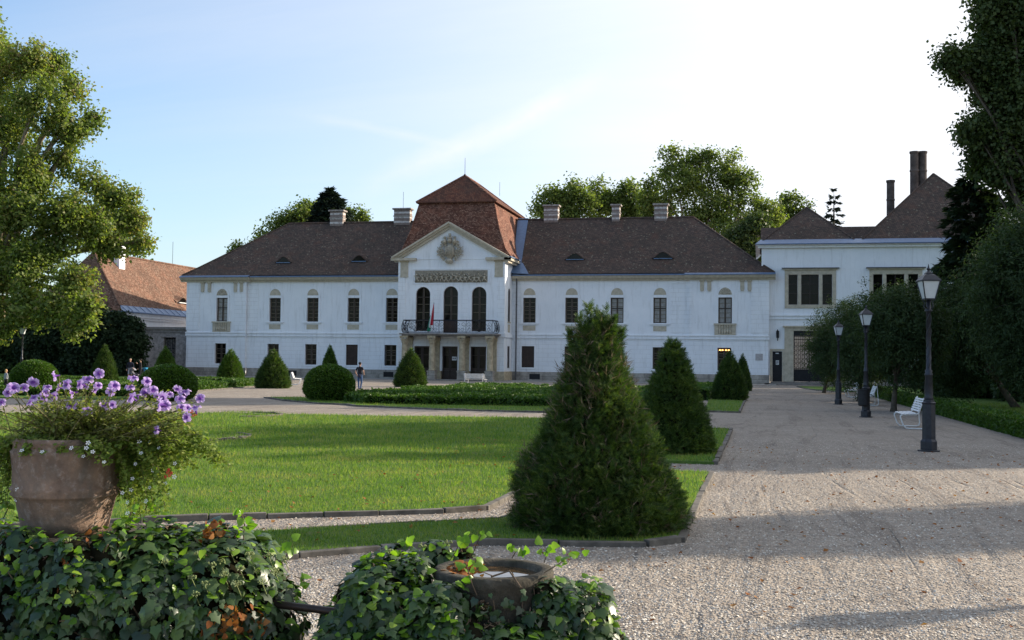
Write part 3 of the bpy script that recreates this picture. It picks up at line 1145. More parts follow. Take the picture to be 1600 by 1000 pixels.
# wing roofs with a kick at the eaves
ey, ry, by = YF - .55, 120.5, 128.6
zr = 17.58
mb = MB()
mb.add([(XL - .55, ey, 10.95), (XR + .55, ey, 10.95), (XR + .55, by, 10.95), (XL - .55, by, 10.95),
        (XL + .5, ey + 1.15, 11.75), (XR - .5, ey + 1.15, 11.75), (XR - .5, by - 1.15, 11.75), (XL + .5, by - 1.15, 11.75),
        (-53.5, ry, zr), (-7.1, ry, zr)],
       [(0, 1, 5, 4), (1, 2, 6, 5), (2, 3, 7, 6), (3, 0, 4, 7), (4, 5, 9, 8), (6, 7, 8, 9), (5, 6, 9), (7, 4, 8)])
roof = mb.build('wing_roof', M['roof'], pal)
mb = MB()
mb.tube([(-53.5, ry, zr + .02), (-7.1, ry, zr + .02)], .14, 6)
for a, b in (((-53.5, ry, zr), (XL + .5, ey + 1.15, 11.75)), ((-7.1, ry, zr), (XR - .5, ey + 1.15, 11.75))):
    mb.tube([a, b, (b[0] + (-1.05 if b[0] < -30 else 1.05), ey, 10.97)], .11, 6)
mb.build('ridge_tiles', M['roof'], roof)


def slope_z(y):      # height of the front roof slope
    return 11.75 + (y - (ey + 1.15)) / (ry - ey - 1.15) * (zr - 11.75)


def eyebrow(xc, w, z0, h, parent, y_of, roofmat, proj=.55):
    """low curved dormer: dark opening under a swept tile hood"""
    k = 16
    y0 = y_of(z0) - .02
    hood = MB()
    vs = []
    for i in range(k + 1):
        u = -1 + 2 * i / k
        hh = h * (math.cos(u * math.pi) * .5 + .5) ** .8
        x = xc + u * w * .95
        yf = y0 - .12
        vs.append((x, yf + .05, z0 + hh))
        vs.append((x, y_of(z0 + hh + .28) + .02, z0 + hh + .30))
    hood.add(vs, [(2 * i, 2 * i + 2, 2 * i + 3, 2 * i + 1) for i in range(k)])
    for i in range(k + 1):
        pass
    lip = [Vector(vs[2 * i]) for i in range(k + 1)]
    hood.tube([p + Vector((0, -.03, .03)) for p in lip], .055, 5)
    o = hood.build('eyebrow_dormer', roofmat, parent, smooth=False)
    poly = [(xc + (-1 + 2 * i / k) * w * .72, z0 + .02 + (h - .06) * max(0, math.cos((-1 + 2 * i / k) * math.pi / 2)) ** .65) for i in range(k + 1)]
    MB().prism(poly, y0 - .10, y0 + .3).build('opening', M['glass'], o)
    MB().box(xc - w * .8, xc + w * .8, y0 - .2, y0 + .1, z0 - .05, z0 + .03).build('sill', M['lead'], o)


def yo(z): return ey + 1.15 + (z - 11.75) / (zr - 11.75) * (ry - ey - 1.15)


for px, py, wpx in ((443.5, 410.5, 29), (561.5, 408.5, 30), (898.5, 405.5, 33), (1036, 404, 34)):
    y = 114.0
    for _ in range(6):
        X, Z = F(px, py, y); y = yo(Z)
    eyebrow(X, wpx / 2 / 1750 * 117 * 1.02, Z, .62, roof, yo, M['roof'])


def chimney(parent, px0, px1, ytop, Y=ry, cap=.16, base=16.9):
    xa, zt = F(px0, ytop, Y)
    xb, _ = F(px1, ytop, Y)
    m = MB().box(xa, xb, Y - .45, Y + .45, base, zt - .18)
    o = m.build('chimney', M['chimney'], parent, bevel=.03)
    MB().box(xa - cap, xb + cap, Y - .45 - cap, Y + .45 + cap, zt - .179, zt).build('cap', M['concrete'], o, bevel=.03)
    MB().box(xa - .06, xb + .06, Y - .52, Y + .52, zt - .95, zt - .85).build('band', M['concrete'], o)
    return (xa + xb) / 2, zt


chimney(roof, 518, 538, 329)
cx, cz = chimney(roof, 617.5, 642.5, 326)
chimney(roof, 851, 873, 321)
chimney(roof, 957, 969, 320)
chimney(roof, 1023, 1043, 319)
MB().tube([(cx, ry, cz), (cx, ry, cz + 1.9)], .022, 4).build('lightning_rod', M['iron'], roof)

# windows of the wings
for i, x in enumerate(WC + [-57.42, -3.49]):
    y = YF if i < 8 else YR
    window(pal, x - HW, x + HW, 5.97, 8.52, y, glass='curtain' if i in (6, 7, 8, 9) else 'glass', rows=6 if i != 9 else 5, transom=7.45)
for i, x in enumerate(LWC + [-57.5, -3.55]):
    y = YF if i < 8 else YR
    if i in (2, 4):
        o = MB().box(x - HW, x + HW, y + .12, y + .2, 1.37, 3.55).build('shutter', M['door'], pal)
        m = MB()
        for k in range(2):
            for q in range(3):
                xa = x - HW + .08 + k * .62
                m.box(xa, xa + .54, y + .10, y + .125, 1.45 + q * .7, 1.45 + q * .7 + .6)
        m.build('panel', M['door'], o)
    else:
        f = window(pal, x - HW, x + HW, 1.37, 3.55, y, rows=4, transom=2.75)
        if i == 9:
            m = MB()
            for dx in (-.42, -.18, .15, .42):
                m.ball((x + dx, y + .24, 3.33), (.10, .05, .06), 8, 5)
            m.build('lit_lamp', M['litlamp'], f)

# plaster trim around the wing windows
arch_m, sill_m, pan_m, lin = MB(), MB(), MB(), MB()
for x in WC:
    MBp = [(x - .62, 8.80), (x + .62, 8.80)] + [(x + .62 * math.cos(math.pi * i / 12), 8.80 + .62 * 1.15 * math.sin(math.pi * i / 12)) for i in range(1, 12)]
    arch_m.prism(MBp, YF - .02, YF + .05)
    sill_m.box(x - 1.02, x + 1.02, YF - .16, YF + .02, 5.83, 5.95)
    sill_m.box(x - .92, x + .92, YF - .08, YF + .02, 5.72, 5.83)
    pan_m.box(x - .66, x + .66, YF - .025, YF + .05, 5.15, 5.66)
arch_m.build('blind_arch', M['beige'], pal)
sill_m.build('window_sill', M['wall'], pal, bevel=.01)
pan_m.build('apron_panel', M['beige'], pal)
fr = MB()
for i, x in enumerate(WC + [-57.42, -3.49]):
    y = (YF if i < 8 else YR)
    for s in (-1, 1):
        fr.box(x + s * (HW + .11) - .11, x + s * (HW + .11) + .11, y - .045, y + .02, 5.96, 8.72)
    fr.box(x - HW - .22, x + HW + .22, y - .055, y + .02, 8.53, 8.72)
    k = 14
    for j in range(k):
        a0, a1 = math.pi * j / k, math.pi * (j + 1) / k
        q = [(x + .66 * math.cos(a0), 8.74 + .76 * math.sin(a0)), (x + .88 * math.cos(a0), 8.74 + 1.0 * math.sin(a0)), (x + .88 * math.cos(a1), 8.74 + 1.0 * math.sin(a1)), (x + .66 * math.cos(a1), 8.74 + .76 * math.sin(a1))]
        fr.prism(q, y - .05, y + .02)
for i, x in enumerate(LWC + [-57.5, -3.55]):
    y = (YF if i < 8 else YR)
    for s in (-1, 1):
        fr.box(x + s * (HW + .09) - .09, x + s * (HW + .09) + .09, y - .04, y + .02, 1.2, 3.73)
    fr.box(x - HW, x + HW, y - .04, y + .02, 3.56, 3.73).box(x - HW, x + HW, y - .04, y + .02, 1.2, 1.36)
fr.build('window_surround', M['wall'], pal)
# end windows: shell lunette, balustrade apron, bracket pairs
for xc in (-57.42, -3.49):
    m = MB()
    m.prism([(xc - .66, 8.80), (xc + .66, 8.80)] + [(xc + .66 * math.cos(math.pi * i / 12), 8.80 + .76 * math.sin(math.pi * i / 12)) for i in range(1, 12)], YR - .02, YR + .05)
    for i in range(7):
        a = math.pi * (i + .5) / 7
        m.tube([(xc + .1 * math.cos(a), YR - .04, 8.86 + .1 * math.sin(a)), (xc + .5 * math.cos(a), YR - .05, 8.86 + .55 * math.sin(a))], [.03, .06], 5)
    m.ball((xc, YR - .05, 8.9), (.13, .07, .1), 8, 5)
    for s in (-1, 1):
        m.tube([(xc + s * (.2 + .17 * math.cos(t)), YR - .05, 8.95 + .13 * math.sin(t)) for t in np.linspace(0, 5.5, 10)], .03, 5)
    m.build('shell_lunette', M['relief'], pal)
    m = MB()
    m.box(xc - 1.1, xc + 1.1, YR - .2, YR + .02, 5.80, 5.95)
    m.box(xc - 1.02, xc + 1.02, YR - .03, YR + .05, 4.80, 5.80)
    m.box(xc - 1.02, xc - .66, YR - .12, YR + .02, 4.92, 5.80).box(xc + .66, xc + 1.02, YR - .12, YR + .02, 4.92, 5.80)
    m.box(xc - 1.02, xc + 1.02, YR - .15, YR + .02, 4.80, 4.92)
    for i in range(5):
        m.lathe([(.06, 0), (.10, .12), (.12, .25), (.06, .45), (.05, .6), (.09, .72), (.09, .88)], (xc - .5 + .25 * i, YR - .08, 4.92), 8)
    m.build('balustrade_apron', M['beige'], pal)
brk = MB()
for xs in ((-59.75, -58.95, -55.85, -55.15), (-5.75, -5.05, -1.85, -1.15)):
    for x in xs:
        brk.box(x - .19, x + .19, YR - .10, YR + .02, 9.28, 10.1).box(x - .26, x + .26, YR - .17, YR + .02, 10.1, 10.25)
        brk.box(x - .15, x + .15, YR - .15, YR + .02, 9.16, 9.28)
brk.build('eaves_bracket', M['beige'], pal)
for x in (-53.9, -49.3, -44.7, -20.9, -16.4, -5.9, -2.1):
    pass
# rainwater pipe in the corner by the centre block
dp = MB()
dp.tube([(PR + .55, YF - .5, 10.5), (PR + .5, YF - .22, 9.9), (PR + .5, YF - .22, .1)], .075, 8)
for z in (2.2, 5, 7.8):
    dp.tube([(PR + .5, YF - .22, z), (PR + .5, YF - .22, z + .06)], .10, 8)
dp.build('rainwater_pipe', M['gutter'], pal)

# ---- centre block
mb = MB()
cops = [(-34.33, -32.82, 4.95, 9.42, True), (-31.42, -29.9, 4.80, 9.48, True), (-28.46, -26.95, 4.95, 9.42, True)]
wall_open(PL, PR, Z1, 12.25, YP, cops, mb=mb)
# tympanum
mb.add([(PL, YP, 12.25), (PR, YP, 12.25), ((PL + PR) / 2 - .18, YP, 15.45)], [(0, 1, 2)])
sw = (110.6, 111.45)      # side windows on the flank of the block
for x, flip in ((PL, True), (PR, False)):
    q = [(x, YP, Z0), (x, 124.5, Z0), (x, 124.5, 12.25), (x, YP, 12.25)]
    mb.add(q, [(3, 2, 1, 0)] if flip else [(0, 1, 2, 3)])
mb.build('centre_wall', M['wall'], pal)
dops = [(-34.42, -32.80, .02, 3.41, False), (-31.48, -29.86, .02, 3.41, False), (-28.52, -26.9, .02, 3.41, False)]
mb = MB()
wall_open(PL, PR, Z0, Z1, YP, [(a, b, Z0, d, e) for a, b, c_, d, e in dops], mb=mb)
mb.build('centre_lower_wall', M['rust'], pal)
mb = MB()
segs = [(PL - .08, -34.5), (-32.72, -31.56), (-29.78, -28.6), (-26.82, PR + .08)]
for a, b in segs:
    mb.box(a, b, YP - .1, YP + .35, -.02, .94)
mb.box(PR - .05, PR + .1, YP + .35, YF, -.02, .94)
mb.build('centre_plinth', M['sandstone'], pal, bevel=.02)
mb = MB()
mb.box(PL - .03, PL + .75, YP - .06, YP + .02, 4.98, 12.2).box(PR - .75, PR + .03, YP - .06, YP + .02, 4.98, 12.2)
for a, b in ((-32.4, -31.8), (-29.5, -28.85)):
    mb.box(a, b, YP - .02, YP + .02, 4.95, 9.3)
mb.build('centre_quoins', M['rust'], pal)
mb = MB()
mb.box(PL - .08, PR + .08, YP - .13, YP + .02, 4.66, 4.80).box(PL - .05, PR + .05, YP - .07, YP + .02, 4.36, 4.66)
mb.box(PR, PR + .12, YP, YF - .15, 4.36, 4.80)
mb.box(-34.75, -26.5, YP - .06, YP + .02, 11.18, 11.26).box(-34.75, -26.5, YP - .06, YP + .02, 9.72, 9.80)
mb.box(-34.75, -34.66, YP - .06, YP + .02, 9.80, 11.18).box(-26.6, -26.5, YP - .06, YP + .02, 9.80, 11.18)
mb.box(-34.6, -26.7, YP - .05, YP + .02, 12.22, 12.28)
mb.build('mouldings', M['wall'], pal, bevel=.01)
mb = MB()
for a, b in ((-36.0, -35.2), (-26.1, -25.25)):
    mb.box(a, b, YP - .1, YP + .02, 10.55, 11.95).box(a - .08, b + .08, YP - .16, YP + .02, 11.95, 12.1).box(a - .03, b + .03, YP - .13, YP + .02, 10.42, 10.55)
mb.build('capital_strip', M['beige'], pal, bevel=.01)
# raking cornice and its broken foot pieces
apx = (PL + PR) / 2 - .2
mb = MB()


def rake(x0, z0, x1, z1):
    d = Vector((x1 - x0, 0, z1 - z0)).normalized()
    nrm = Vector((-d.z, 0, d.x))
    if nrm.z < 0: nrm = -nrm
    for lo, hi, out in ((-.55, -.30, .25), (-.30, -.12, .42), (-.12, .05, .60)):
        a = Vector((x0, 0, z0)); b = Vector((x1, 0, z1))
        q = [a + nrm * lo, b + nrm * lo, b + nrm * hi, a + nrm * hi]
        # mitre at the apex
        q[1].x = q[2].x = apx
        q[1].z = z1 + lo * 1.16; q[2].z = z1 + hi * 1.16
        poly = [(p.x, p.z) for p in q]
        if x0 > x1: poly.reverse()
        mb.prism(poly, YP - out, YP + .5)


rake(-36.85, 12.42, apx, 15.95)
rake(-24.5, 12.36, apx, 15.95)
for a, b in ((-36.95, -34.3), (-27.0, -24.45)):
    mb.box(a, b, YP - .45, YP - .0, 12.10, 12.36)
mb.box(PR, PR + .62, YP - .45, 113.2, 12.08, 12.34).box(PR, PR + .4, YP - .3, 113.2, 11.85, 12.08)
mb.build('pediment_cornice', M['beige'], pal)
MB().box(PR + .36, PR + .72, YP - .5, 113.2, 12.342, 12.46).build('flank_gutter', M['lead'], pal)
# flank windows seen edge on
m = MB()
k = 12
cy, r_ = 111.0, .42
poly = [(cy - r_, 6.0), (cy + r_, 6.0)] + [(cy + r_ * math.cos(math.pi * i / k), 8.95 + r_ * math.sin(math.pi * i / k)) for i in range(k + 1)]
m.add([(PR + .02, y, z) for y, z in poly] + [(PR - .05, y, z) for y, z in poly], [tuple(range(len(poly)))] + [(i, (i + 1) % len(poly), (i + 1) % len(poly) + len(poly), i + len(poly)) for i in range(len(poly))])
m.box(PR - .05, PR + .02, cy - r_, cy + r_, 1.3, 3.5)
m.build('flank_window', M['brown'], pal)
MB().box(PR, PR + .1, cy - .55, cy + .55, 5.85, 5.98).box(PR - .02, PR + .04, cy - .42, cy + .42, 4.9, 5.7).build('flank_sill', M['beige'], pal)

# arched windows and the balcony door
for i, (a, b, z0, z1, _) in enumerate(cops):
    if i == 1:
        f = window(pal, a, b, z0, z1, YP, True, rows=5, transom=8.5)
        MB().box(a + .02, b - .02, YP + .16, YP + .24, z0, 6.1).build('door_panel', M['door'], f)
        f.name = 'balcony_door'
    else:
        window(pal, a, b, z0 + .15, z1, YP, True, rows=5, transom=8.4)
sur = MB()
for a, b, z0, z1, _ in cops:
    c_ = (a + b) / 2
    r0 = (b - a) / 2
    zt = z1 - r0
    for s in (-1, 1):
        sur.box(c_ + s * (r0 + .1) - .09, c_ + s * (r0 + .1) + .09, YP - .04, YP + .02, 4.98, zt)
    for j in range(14):
        a0, a1 = math.pi * j / 14, math.pi * (j + 1) / 14
        q = [(c_ + R_ * math.cos(t), zt + R_ * math.sin(t)) for R_, t in ((r0 + .01, a0), (r0 + .19, a0), (r0 + .19, a1), (r0 + .01, a1))]
        sur.prism(q, YP - .04, YP + .02)
for a, b, z0, z1, _ in dops:
    sur.box(a - .2, a - .01, YP - .05, YP + .02, .94, 3.6).box(b + .01, b + .2, YP - .05, YP + .02, .94, 3.6).box(a - .01, b + .01, YP - .05, YP + .02, 3.42, 3.6)
sur.build('centre_surround', M['wall'], pal)

# ground floor doors
for i, (a, b, z0, z1, _) in enumerate(dops):
    d_ = MB().box(a, b, YP + .22, YP + .30, .05, z1).build('front_door', M['door'], pal)
    m = MB()
    c_ = (a + b) / 2
    m.box(c_ - .035, c_ + .035, YP + .18, YP + .22, .05, z1)
    for xa in (a + .09, c_ + .07):
        xb = xa + (b - a) / 2 - .17
        m.box(xa, xb, YP + .19, YP + .22, .25, 1.0)
        m.box(xa, xa + .05, YP + .19, YP + .22, 1.15, z1 - .12).box(xb - .05, xb, YP + .19, YP + .22, 1.15, z1 - .12)
        m.box(xa + .05, xb - .05, YP + .19, YP + .22, 1.15, 1.22).box(xa + .05, xb - .05, YP + .19, YP + .22, 2.5, 2.56)
    m.build('door_panel', M['brown'], d_)
    MB().box(a + .15, c_ - .1, YP + .205, YP + .215, 1.23, z1 - .15).box(c_ + .13, b - .13, YP + .205, YP + .215, 1.23, z1 - .15).build('pane', M['glass'], d_)
    if i == 1:
        s_ = MB().box(b - .62, b - .13, YP + .165, YP + .178, 2.0, 2.38).build('door_notice', M['paper'], d_)
        m = MB()
        for q in (-.12, .08):
            m.box(b - .375 + q - .06, b - .375 + q + .06, YP + .158, YP + .164, 2.13, 2.27)
        m.build('notice_print', M['print'], s_)
MB().box(-33.2, -28.2, YP - 2.3, YP - .1, .0, .10).build('door_step', M['slabstone'], pal, bevel=.02)

# balcony
BY = 107.0
slab = MB().box(-35.3, -25.4, BY - .3, YP, 4.52, 4.66).box(-35.1, -25.6, BY - .15, YP, 4.42, 4.52).build('balcony_slab', M['slabstone'], pal, bevel=.02)
CX = [-34.87, -32.0, -28.92, -26.08]
for x in CX:
    yc = 107.25
    o = MB().lathe([(.34, .98), (.36, 1.02), (.33, 1.08), (.31, 1.14), (.325, 1.8), (.31, 2.7), (.275, 3.62), (.27, 3.66)], (x, yc, 0), 20).build('column', M['sandstone'], pal, smooth=True)
    m = MB().box(x - .45, x + .45, yc - .45, yc + .45, .0, .16).box(x - .40, x + .40, yc - .40, yc + .40, .16, .82).box(x - .44, x + .44, yc - .44, yc + .44, .82, .98)
    m.build('pedestal', M['plinth'], o, bevel=.02)
    m = MB().lathe([(.27, 3.62), (.33, 3.70), (.30, 3.76), (.31, 3.9), (.37, 4.05), (.34, 4.12)], (x, yc, 0), 16)
    for q in range(8):
        a = q * math.pi / 4
        m.tube([(x + .28 * math.cos(a), yc + .28 * math.sin(a), 3.76), (x + .36 * math.cos(a), yc + .36 * math.sin(a), 3.95), (x + .42 * math.cos(a), yc + .42 * math.sin(a), 3.9)], [.05, .045, .03], 5)
    for sx in (-1, 1):
        for sy in (-1, 1):
            m.tube([(x + sx * (.30 + .09 * math.cos(t)), yc + sy * .38, 4.12 + .09 * math.sin(t)) for t in np.linspace(0, 5.2, 8)], .045, 5)
    m.box(x - .42, x + .42, yc - .42, yc + .42, 4.22, 4.42)
    m.build('capital', M['sandstone'], o)
    # matching strip on the wall behind
    m = MB().box(x - .28, x + .28, YP - .14, YP + .02, .94, 3.95).box(x - .34, x + .34, YP - .2, YP + .02, 3.95, 4.36)
    m.build('wall_strip', M['sandstone'], o)
for x in CX:
    MB().box(x - .33, x + .33, BY - .05, YP, 4.28, 4.42).build('balcony_beam', M['slabstone'], slab)


def rail_pt(u, z):
    """u in metres along the balcony edge: left return, front, right return; the cage bellies outward"""
    b = .28 * math.sin(min(1, max(0, (z - 4.66) / 1.32)) * math.pi) ** .8 * (1 - (z - 4.66) / 1.32 * .5)
    xl, xr, yf, yb = -34.95, -25.75, BY - .02, YP
    L1 = yb - yf
    L2 = xr - xl
    if u < L1: return Vector((xl - b, yb - u, z))
    if u < L1 + L2: return Vector((xl + (u - L1), yf - b, z))
    return Vector((xr + b, yf + (u - L1 - L2), z))


def scroll(mb, u0, z0, w, h, flip=1, r=.018, turns=1.15):
    pts = []
    for i in range(16):
        t = i / 15
        a = -math.pi / 2 + t * turns * 2 * math.pi
        k = 1 - .72 * t
        pts.append(rail_pt(u0 + flip * w * .5 * k * math.cos(a), z0 + h * .5 * k * math.sin(a)))
    mb.tube(pts, r, 4)


rl = MB()
L1, L2 = 2.0, 9.2
us = np.linspace(0, 2 * L1 + L2, 60)


def poly_rail(z, r):
    pts = [rail_pt(0, z), rail_pt(L1 - .001, z), rail_pt(L1, z), rail_pt(L1 + L2 - .001, z), rail_pt(L1 + L2, z), rail_pt(2 * L1 + L2, z)]
    rl.tube(pts, r, 5)


poly_rail(5.98, .045)
poly_rail(5.90, .02)
poly_rail(4.74, .035)
poly_rail(4.84, .018)
stations = [0.02, L1, L1 + .02] + [L1 + L2 * f for f in (.29, .41, .59, .71)] + [L1 + L2 - .02, L1 + L2 + .02, 2 * L1 + L2 - .02]
for u in stations:
    rl.tube([rail_pt(u, z) for z in np.linspace(4.7, 5.98, 7)], .028, 4)
spans = [(0.02, L1), (L1, L1 + L2 * .29), (L1 + L2 * .29, L1 + L2 * .41), (L1 + L2 * .41, L1 + L2 * .59), (L1 + L2 * .59, L1 + L2 * .71), (L1 + L2 * .71, L1 + L2), (L1 + L2, 2 * L1 + L2)]
for a, b in spans:
    w_ = b - a
    c_ = (a + b) / 2
    nf = 9
    if w_ > 1.8:
        for i in range(nf):                 # fan of bars rising from the foot of the panel
            t = (i - (nf - 1) / 2) / ((nf - 1) / 2)
            rl.tube([rail_pt(c_ + t * .08, 4.84), rail_pt(c_ + t * .35, 5.12), rail_pt(c_ + t * .62, 5.36 - abs(t) * .16)], .016, 4)
        rl.tube([rail_pt(c_ + .68 * t, 5.44 - .22 * abs(t) ** 1.5 + .05 * math.cos(9 * t)) for t in np.linspace(-1, 1, 15)], .018, 4)
        rl.tube([rail_pt(c_, 5.9), rail_pt(c_, 5.62)], .05, 5)
    for s in (-1, 1):
        e = c_ + s * (w_ / 2 - .30)
        scroll(rl, e, 5.55, .50, .52, s)
        scroll(rl, e - s * .02, 5.05, .44, .36, -s)
        if w_ > 1.8:
            scroll(rl, e - s * .52, 5.32, .42, .60, -s)
            scroll(rl, e - s * .78, 5.72, .46, .26, s)
            rl.tube([rail_pt(e + s * .2 - s * 1.3 * t, 4.88 + .75 * math.sin(t * 2.8)) for t in np.linspace(0, 1, 10)], .016, 4)
rl.build('balcony_railing', M['iron'], pal)

# relief frieze of putti and foliage
fz = MB()
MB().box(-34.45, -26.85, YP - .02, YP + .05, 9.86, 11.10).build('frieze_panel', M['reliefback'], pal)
rg = random.Random(3)
for i in range(15):
    x = -34.15 + i * .50 + rg.uniform(-.08, .08)
    z = 10.32 + rg.uniform(-.08, .08)
    lean = rg.uniform(-.25, .25)
    fz.ball((x, YP - .07, z), (.12, .11, .20), 8, 6)                                  # trunk
    fz.ball((x + lean * .5, YP - .10, z + .32), (.085, .09, .10), 8, 6)               # head
    for s in (-1, 1):
        a = rg.uniform(-.6, 1.2)
        fz.tube([(x + s * .08, YP - .08, z + .12), (x + s * .22, YP - .1, z + .1 + .12 * a), (x + s * .34, YP - .07, z + .1 + .3 * a)], [.05, .04, .03], 5)
        b_ = rg.uniform(0, 1)
        fz.tube([(x + s * .05, YP - .08, z - .14), (x + s * (.12 + .1 * b_), YP - .11, z - .26), (x + s * (.10 + .22 * b_), YP - .06, z - .40)], [.06, .05, .035], 5)
for i in range(34):
    x = rg.uniform(-34.3, -27.0)
    z = rg.uniform(10.0, 10.98)
    R_ = rg.uniform(.07, .15)
    fz.tube([(x + R_ * (1 - t / 7) * math.cos(t), YP - .05, z + R_ * (1 - t / 7) * math.sin(t)) for t in np.linspace(0, 5.5, 9)], .028, 5)
fz.v = [(x, YP + (y - YP) * 1.7, z) for x, y, z in fz.v]
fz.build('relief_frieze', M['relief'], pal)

# carved coat of arms with crown, helms and leafy mantling
cr = MB()
X0, Zc = -30.75, 13.0
cr.ball((X0, YP - .12, Zc), (.62, .22, .72), 14, 10)
for i in range(6):
    x = X0 - .42 + i * .168
    cr.tube([(x, YP - .30, Zc + .42), (x + (i - 2.5) * .01, YP - .36, Zc), (x - (i - 2.5) * .05, YP - .28, Zc - .45)], [.05, .06, .035], 5)
cr.ball((X0, YP - .2, 11.98 + .12), (.42, .2, .26), 12, 8)
cr.tube([(X0 + .45 * math.cos(t), YP - .28, 12.12 + .26 * math.sin(t)) for t in np.linspace(3.3, 6.1, 10)], .07, 6)
cr.tube([(X0 + .30 * math.cos(t), YP - .36, 12.22 + .14 * math.sin(t)) for t in np.linspace(3.3, 6.1, 8)], .045, 6)
for s in (-1, 1):        # two helms, each with a crest plume, and a centre crown above
    cr.ball((X0 + s * .58, YP - .2, 13.93), (.25, .22, .27), 10, 8)
    cr.tube([(X0 + s * .70, YP - .38, 13.98), (X0 + s * .5, YP - .42, 13.86)], .05, 5)
    for q in range(4):
        a = math.pi / 2 + s * (-.9 + q * .4)
        cr.tube([(X0 + s * .55, YP - .15, 14.15), (X0 + s * .55 + .25 * math.cos(a), YP - .22, 14.15 + .22 * math.sin(a)), (X0 + s * .55 + .38 * math.cos(a + .3), YP - .16, 14.12 + .38 * math.sin(a + .3))], [.05, .06, .03], 5)
    # mantling: tiers of curled leaves down both sides
    for (dx, dz, R_, ph) in ((.95, 13.55, .20, .3), (1.15, 13.2, .24, 1.0), (1.2, 12.8, .25, 1.6), (.95, 12.55, .22, 2.2), (.75, 12.35, .18, 2.8), (.85, 13.0, .17, .8),
                             (1.42, 13.0, .16, 1.3), (.55, 13.62, .16, .2), (.9, 13.85, .17, 0), (.75, 12.75, .16, 2.0)):
        pts = [(X0 + s * (dx + R_ * (1 - .1 * t) * math.cos(t + ph)), YP - .15 - .02 * t, dz + R_ * (1 - .1 * t) * math.sin(t + ph)) for t in np.linspace(0, 5.2, 10)]
        cr.tube(pts, [.075 - .004 * i for i in range(10)], 6)
        cr.ball((X0 + s * dx, YP - .14, dz), (.09, .09, .09), 7, 5)
    for q in range(3):
        a = .9 + q * .55
        cr.tube([(X0 + s * 1.2, YP - .1, 13.2 - q * .2), (X0 + s * (1.2 + .3 * math.sin(a)), YP - .2, 13.2 - q * .2 + .25 * math.cos(a)), (X0 + s * (1.25 + .4 * math.sin(a)), YP - .1, 13.25 - q * .2 + .36 * math.cos(a))], [.06, .06, .03], 5)
cr.ball((X0, YP - .2, 14.05), (.27, .24, .27), 10, 8)
cr.tube([(X0 + .27 * math.cos(t), YP - .2 - .22 * math.sin(t), 14.28) for t in np.linspace(0, math.pi, 9)], .055, 6)
for q in range(5):
    a = math.pi * q / 4
    cr.ball((X0 + .28 * math.cos(a), YP - .2 - .2 * math.sin(a), 14.40), (.05, .05, .08), 6, 5)
cr.ball((X0 - .1, YP - .2, 14.62), (.08, .07, .15), 7, 5)
cr.ball((X0 + .1, YP - .2, 14.62), (.08, .07, .15), 7, 5)
cr.ball((X0, YP - .2, 14.52), (.15, .1, .14), 8, 6)
cr.v = [(X0 + (x - X0) * .86, YP + (y - YP) * 1.7, 13.3 + (z - 13.3) * 1.07) for x, y, z in cr.v]
cr.build('coat_of_arms', M['relief'], pal, smooth=True)

# mansard roof over the centre block
mb = MB()
bx0, bx1, by0, by1, bz = -34.65, -26.6, 110.5, 124.3, 18.3
ex0, ex1, ey0, ey1, ez = PL - .35, PR + .55, YP + .1, 125.6, 12.40
mx0, mx1, my0, mz = -35.25, -25.95, 109.9, 15.3
rings = [[(ex0, ey0, ez), (ex1, ey0, ez), (ex1, ey1, ez), (ex0, ey1, ez)],
         [(-36.0, 109.45, 13.3), (-25.2, 109.45, 13.3), (-25.2, 125.3, 13.3), (-36.0, 125.3, 13.3)],
         [(mx0, my0, mz), (mx1, my0, mz), (mx1, 125.0, mz), (mx0, 125.0, mz)],
         [(bx0 + .1, by0 + .1, bz - .1), (bx1 - .1, by0 + .1, bz - .1), (bx1 - .1, by1, bz - .1), (bx0 + .1, by1, bz - .1)]]
vs = [p for r_ in rings for p in r_]
fs = []
for i in range(3):
    for k in range(4):
        k2 = (k + 1) % 4
        fs.append((i * 4 + k, i * 4 + k2, (i + 1) * 4 + k2, (i + 1) * 4 + k))
mb.add(vs, fs)
mans = mb.build('mansard_roof', M['roofred'], pal)
mb = MB()
o_ = .22
q = [(bx0 - o_, by0 - o_, bz - .12), (bx1 + o_, by0 - o_, bz - .12), (bx1 + o_, by1 + o_, bz - .12), (bx0 - o_, by1 + o_, bz - .12)]
q2 = [(a, b, bz) for a, b, _ in q]
rg2 = [(-30.75, 114.2, 21.62), (-30.75, 120.4, 21.62)]
mb.add(q + q2 + rg2, [(3, 2, 1, 0), (0, 1, 5, 4), (1, 2, 6, 5), (2, 3, 7, 6), (3, 0, 4, 7), (4, 5, 8), (5, 6, 9, 8), (6, 7, 9), (7, 4, 8, 9)])
topr = mb.build('top_roof', tiles('brown_red_tiles', [(.085, .036, .026), (.13, .055, .036), (.20, .09, .055)], .6, False), mans)
mb = MB()
for a, b in ((q2[0], rg2[0]), (q2[1], rg2[0]), (q2[2], rg2[1]), (rg2[0], rg2[1])):
    mb.tube([a, b], .11, 5)
for k in (0, 1):
    mb.tube([rings[i][k] for i in range(4)], .09, 5)
mb.build('hip_tiles', M['roofred'], mans)
MB().lathe([(.16, 0), (.12, .12), (.03, .2), (.02, 1.9)], (-30.75, 114.2, 21.6), 6).build('lightning_rod', M['iron'], mans)
MB().tube([(-27.6, 117, 19.8), (-27.6, 117, 21.3)], .02, 4).build('lightning_rod', M['iron'], mans)
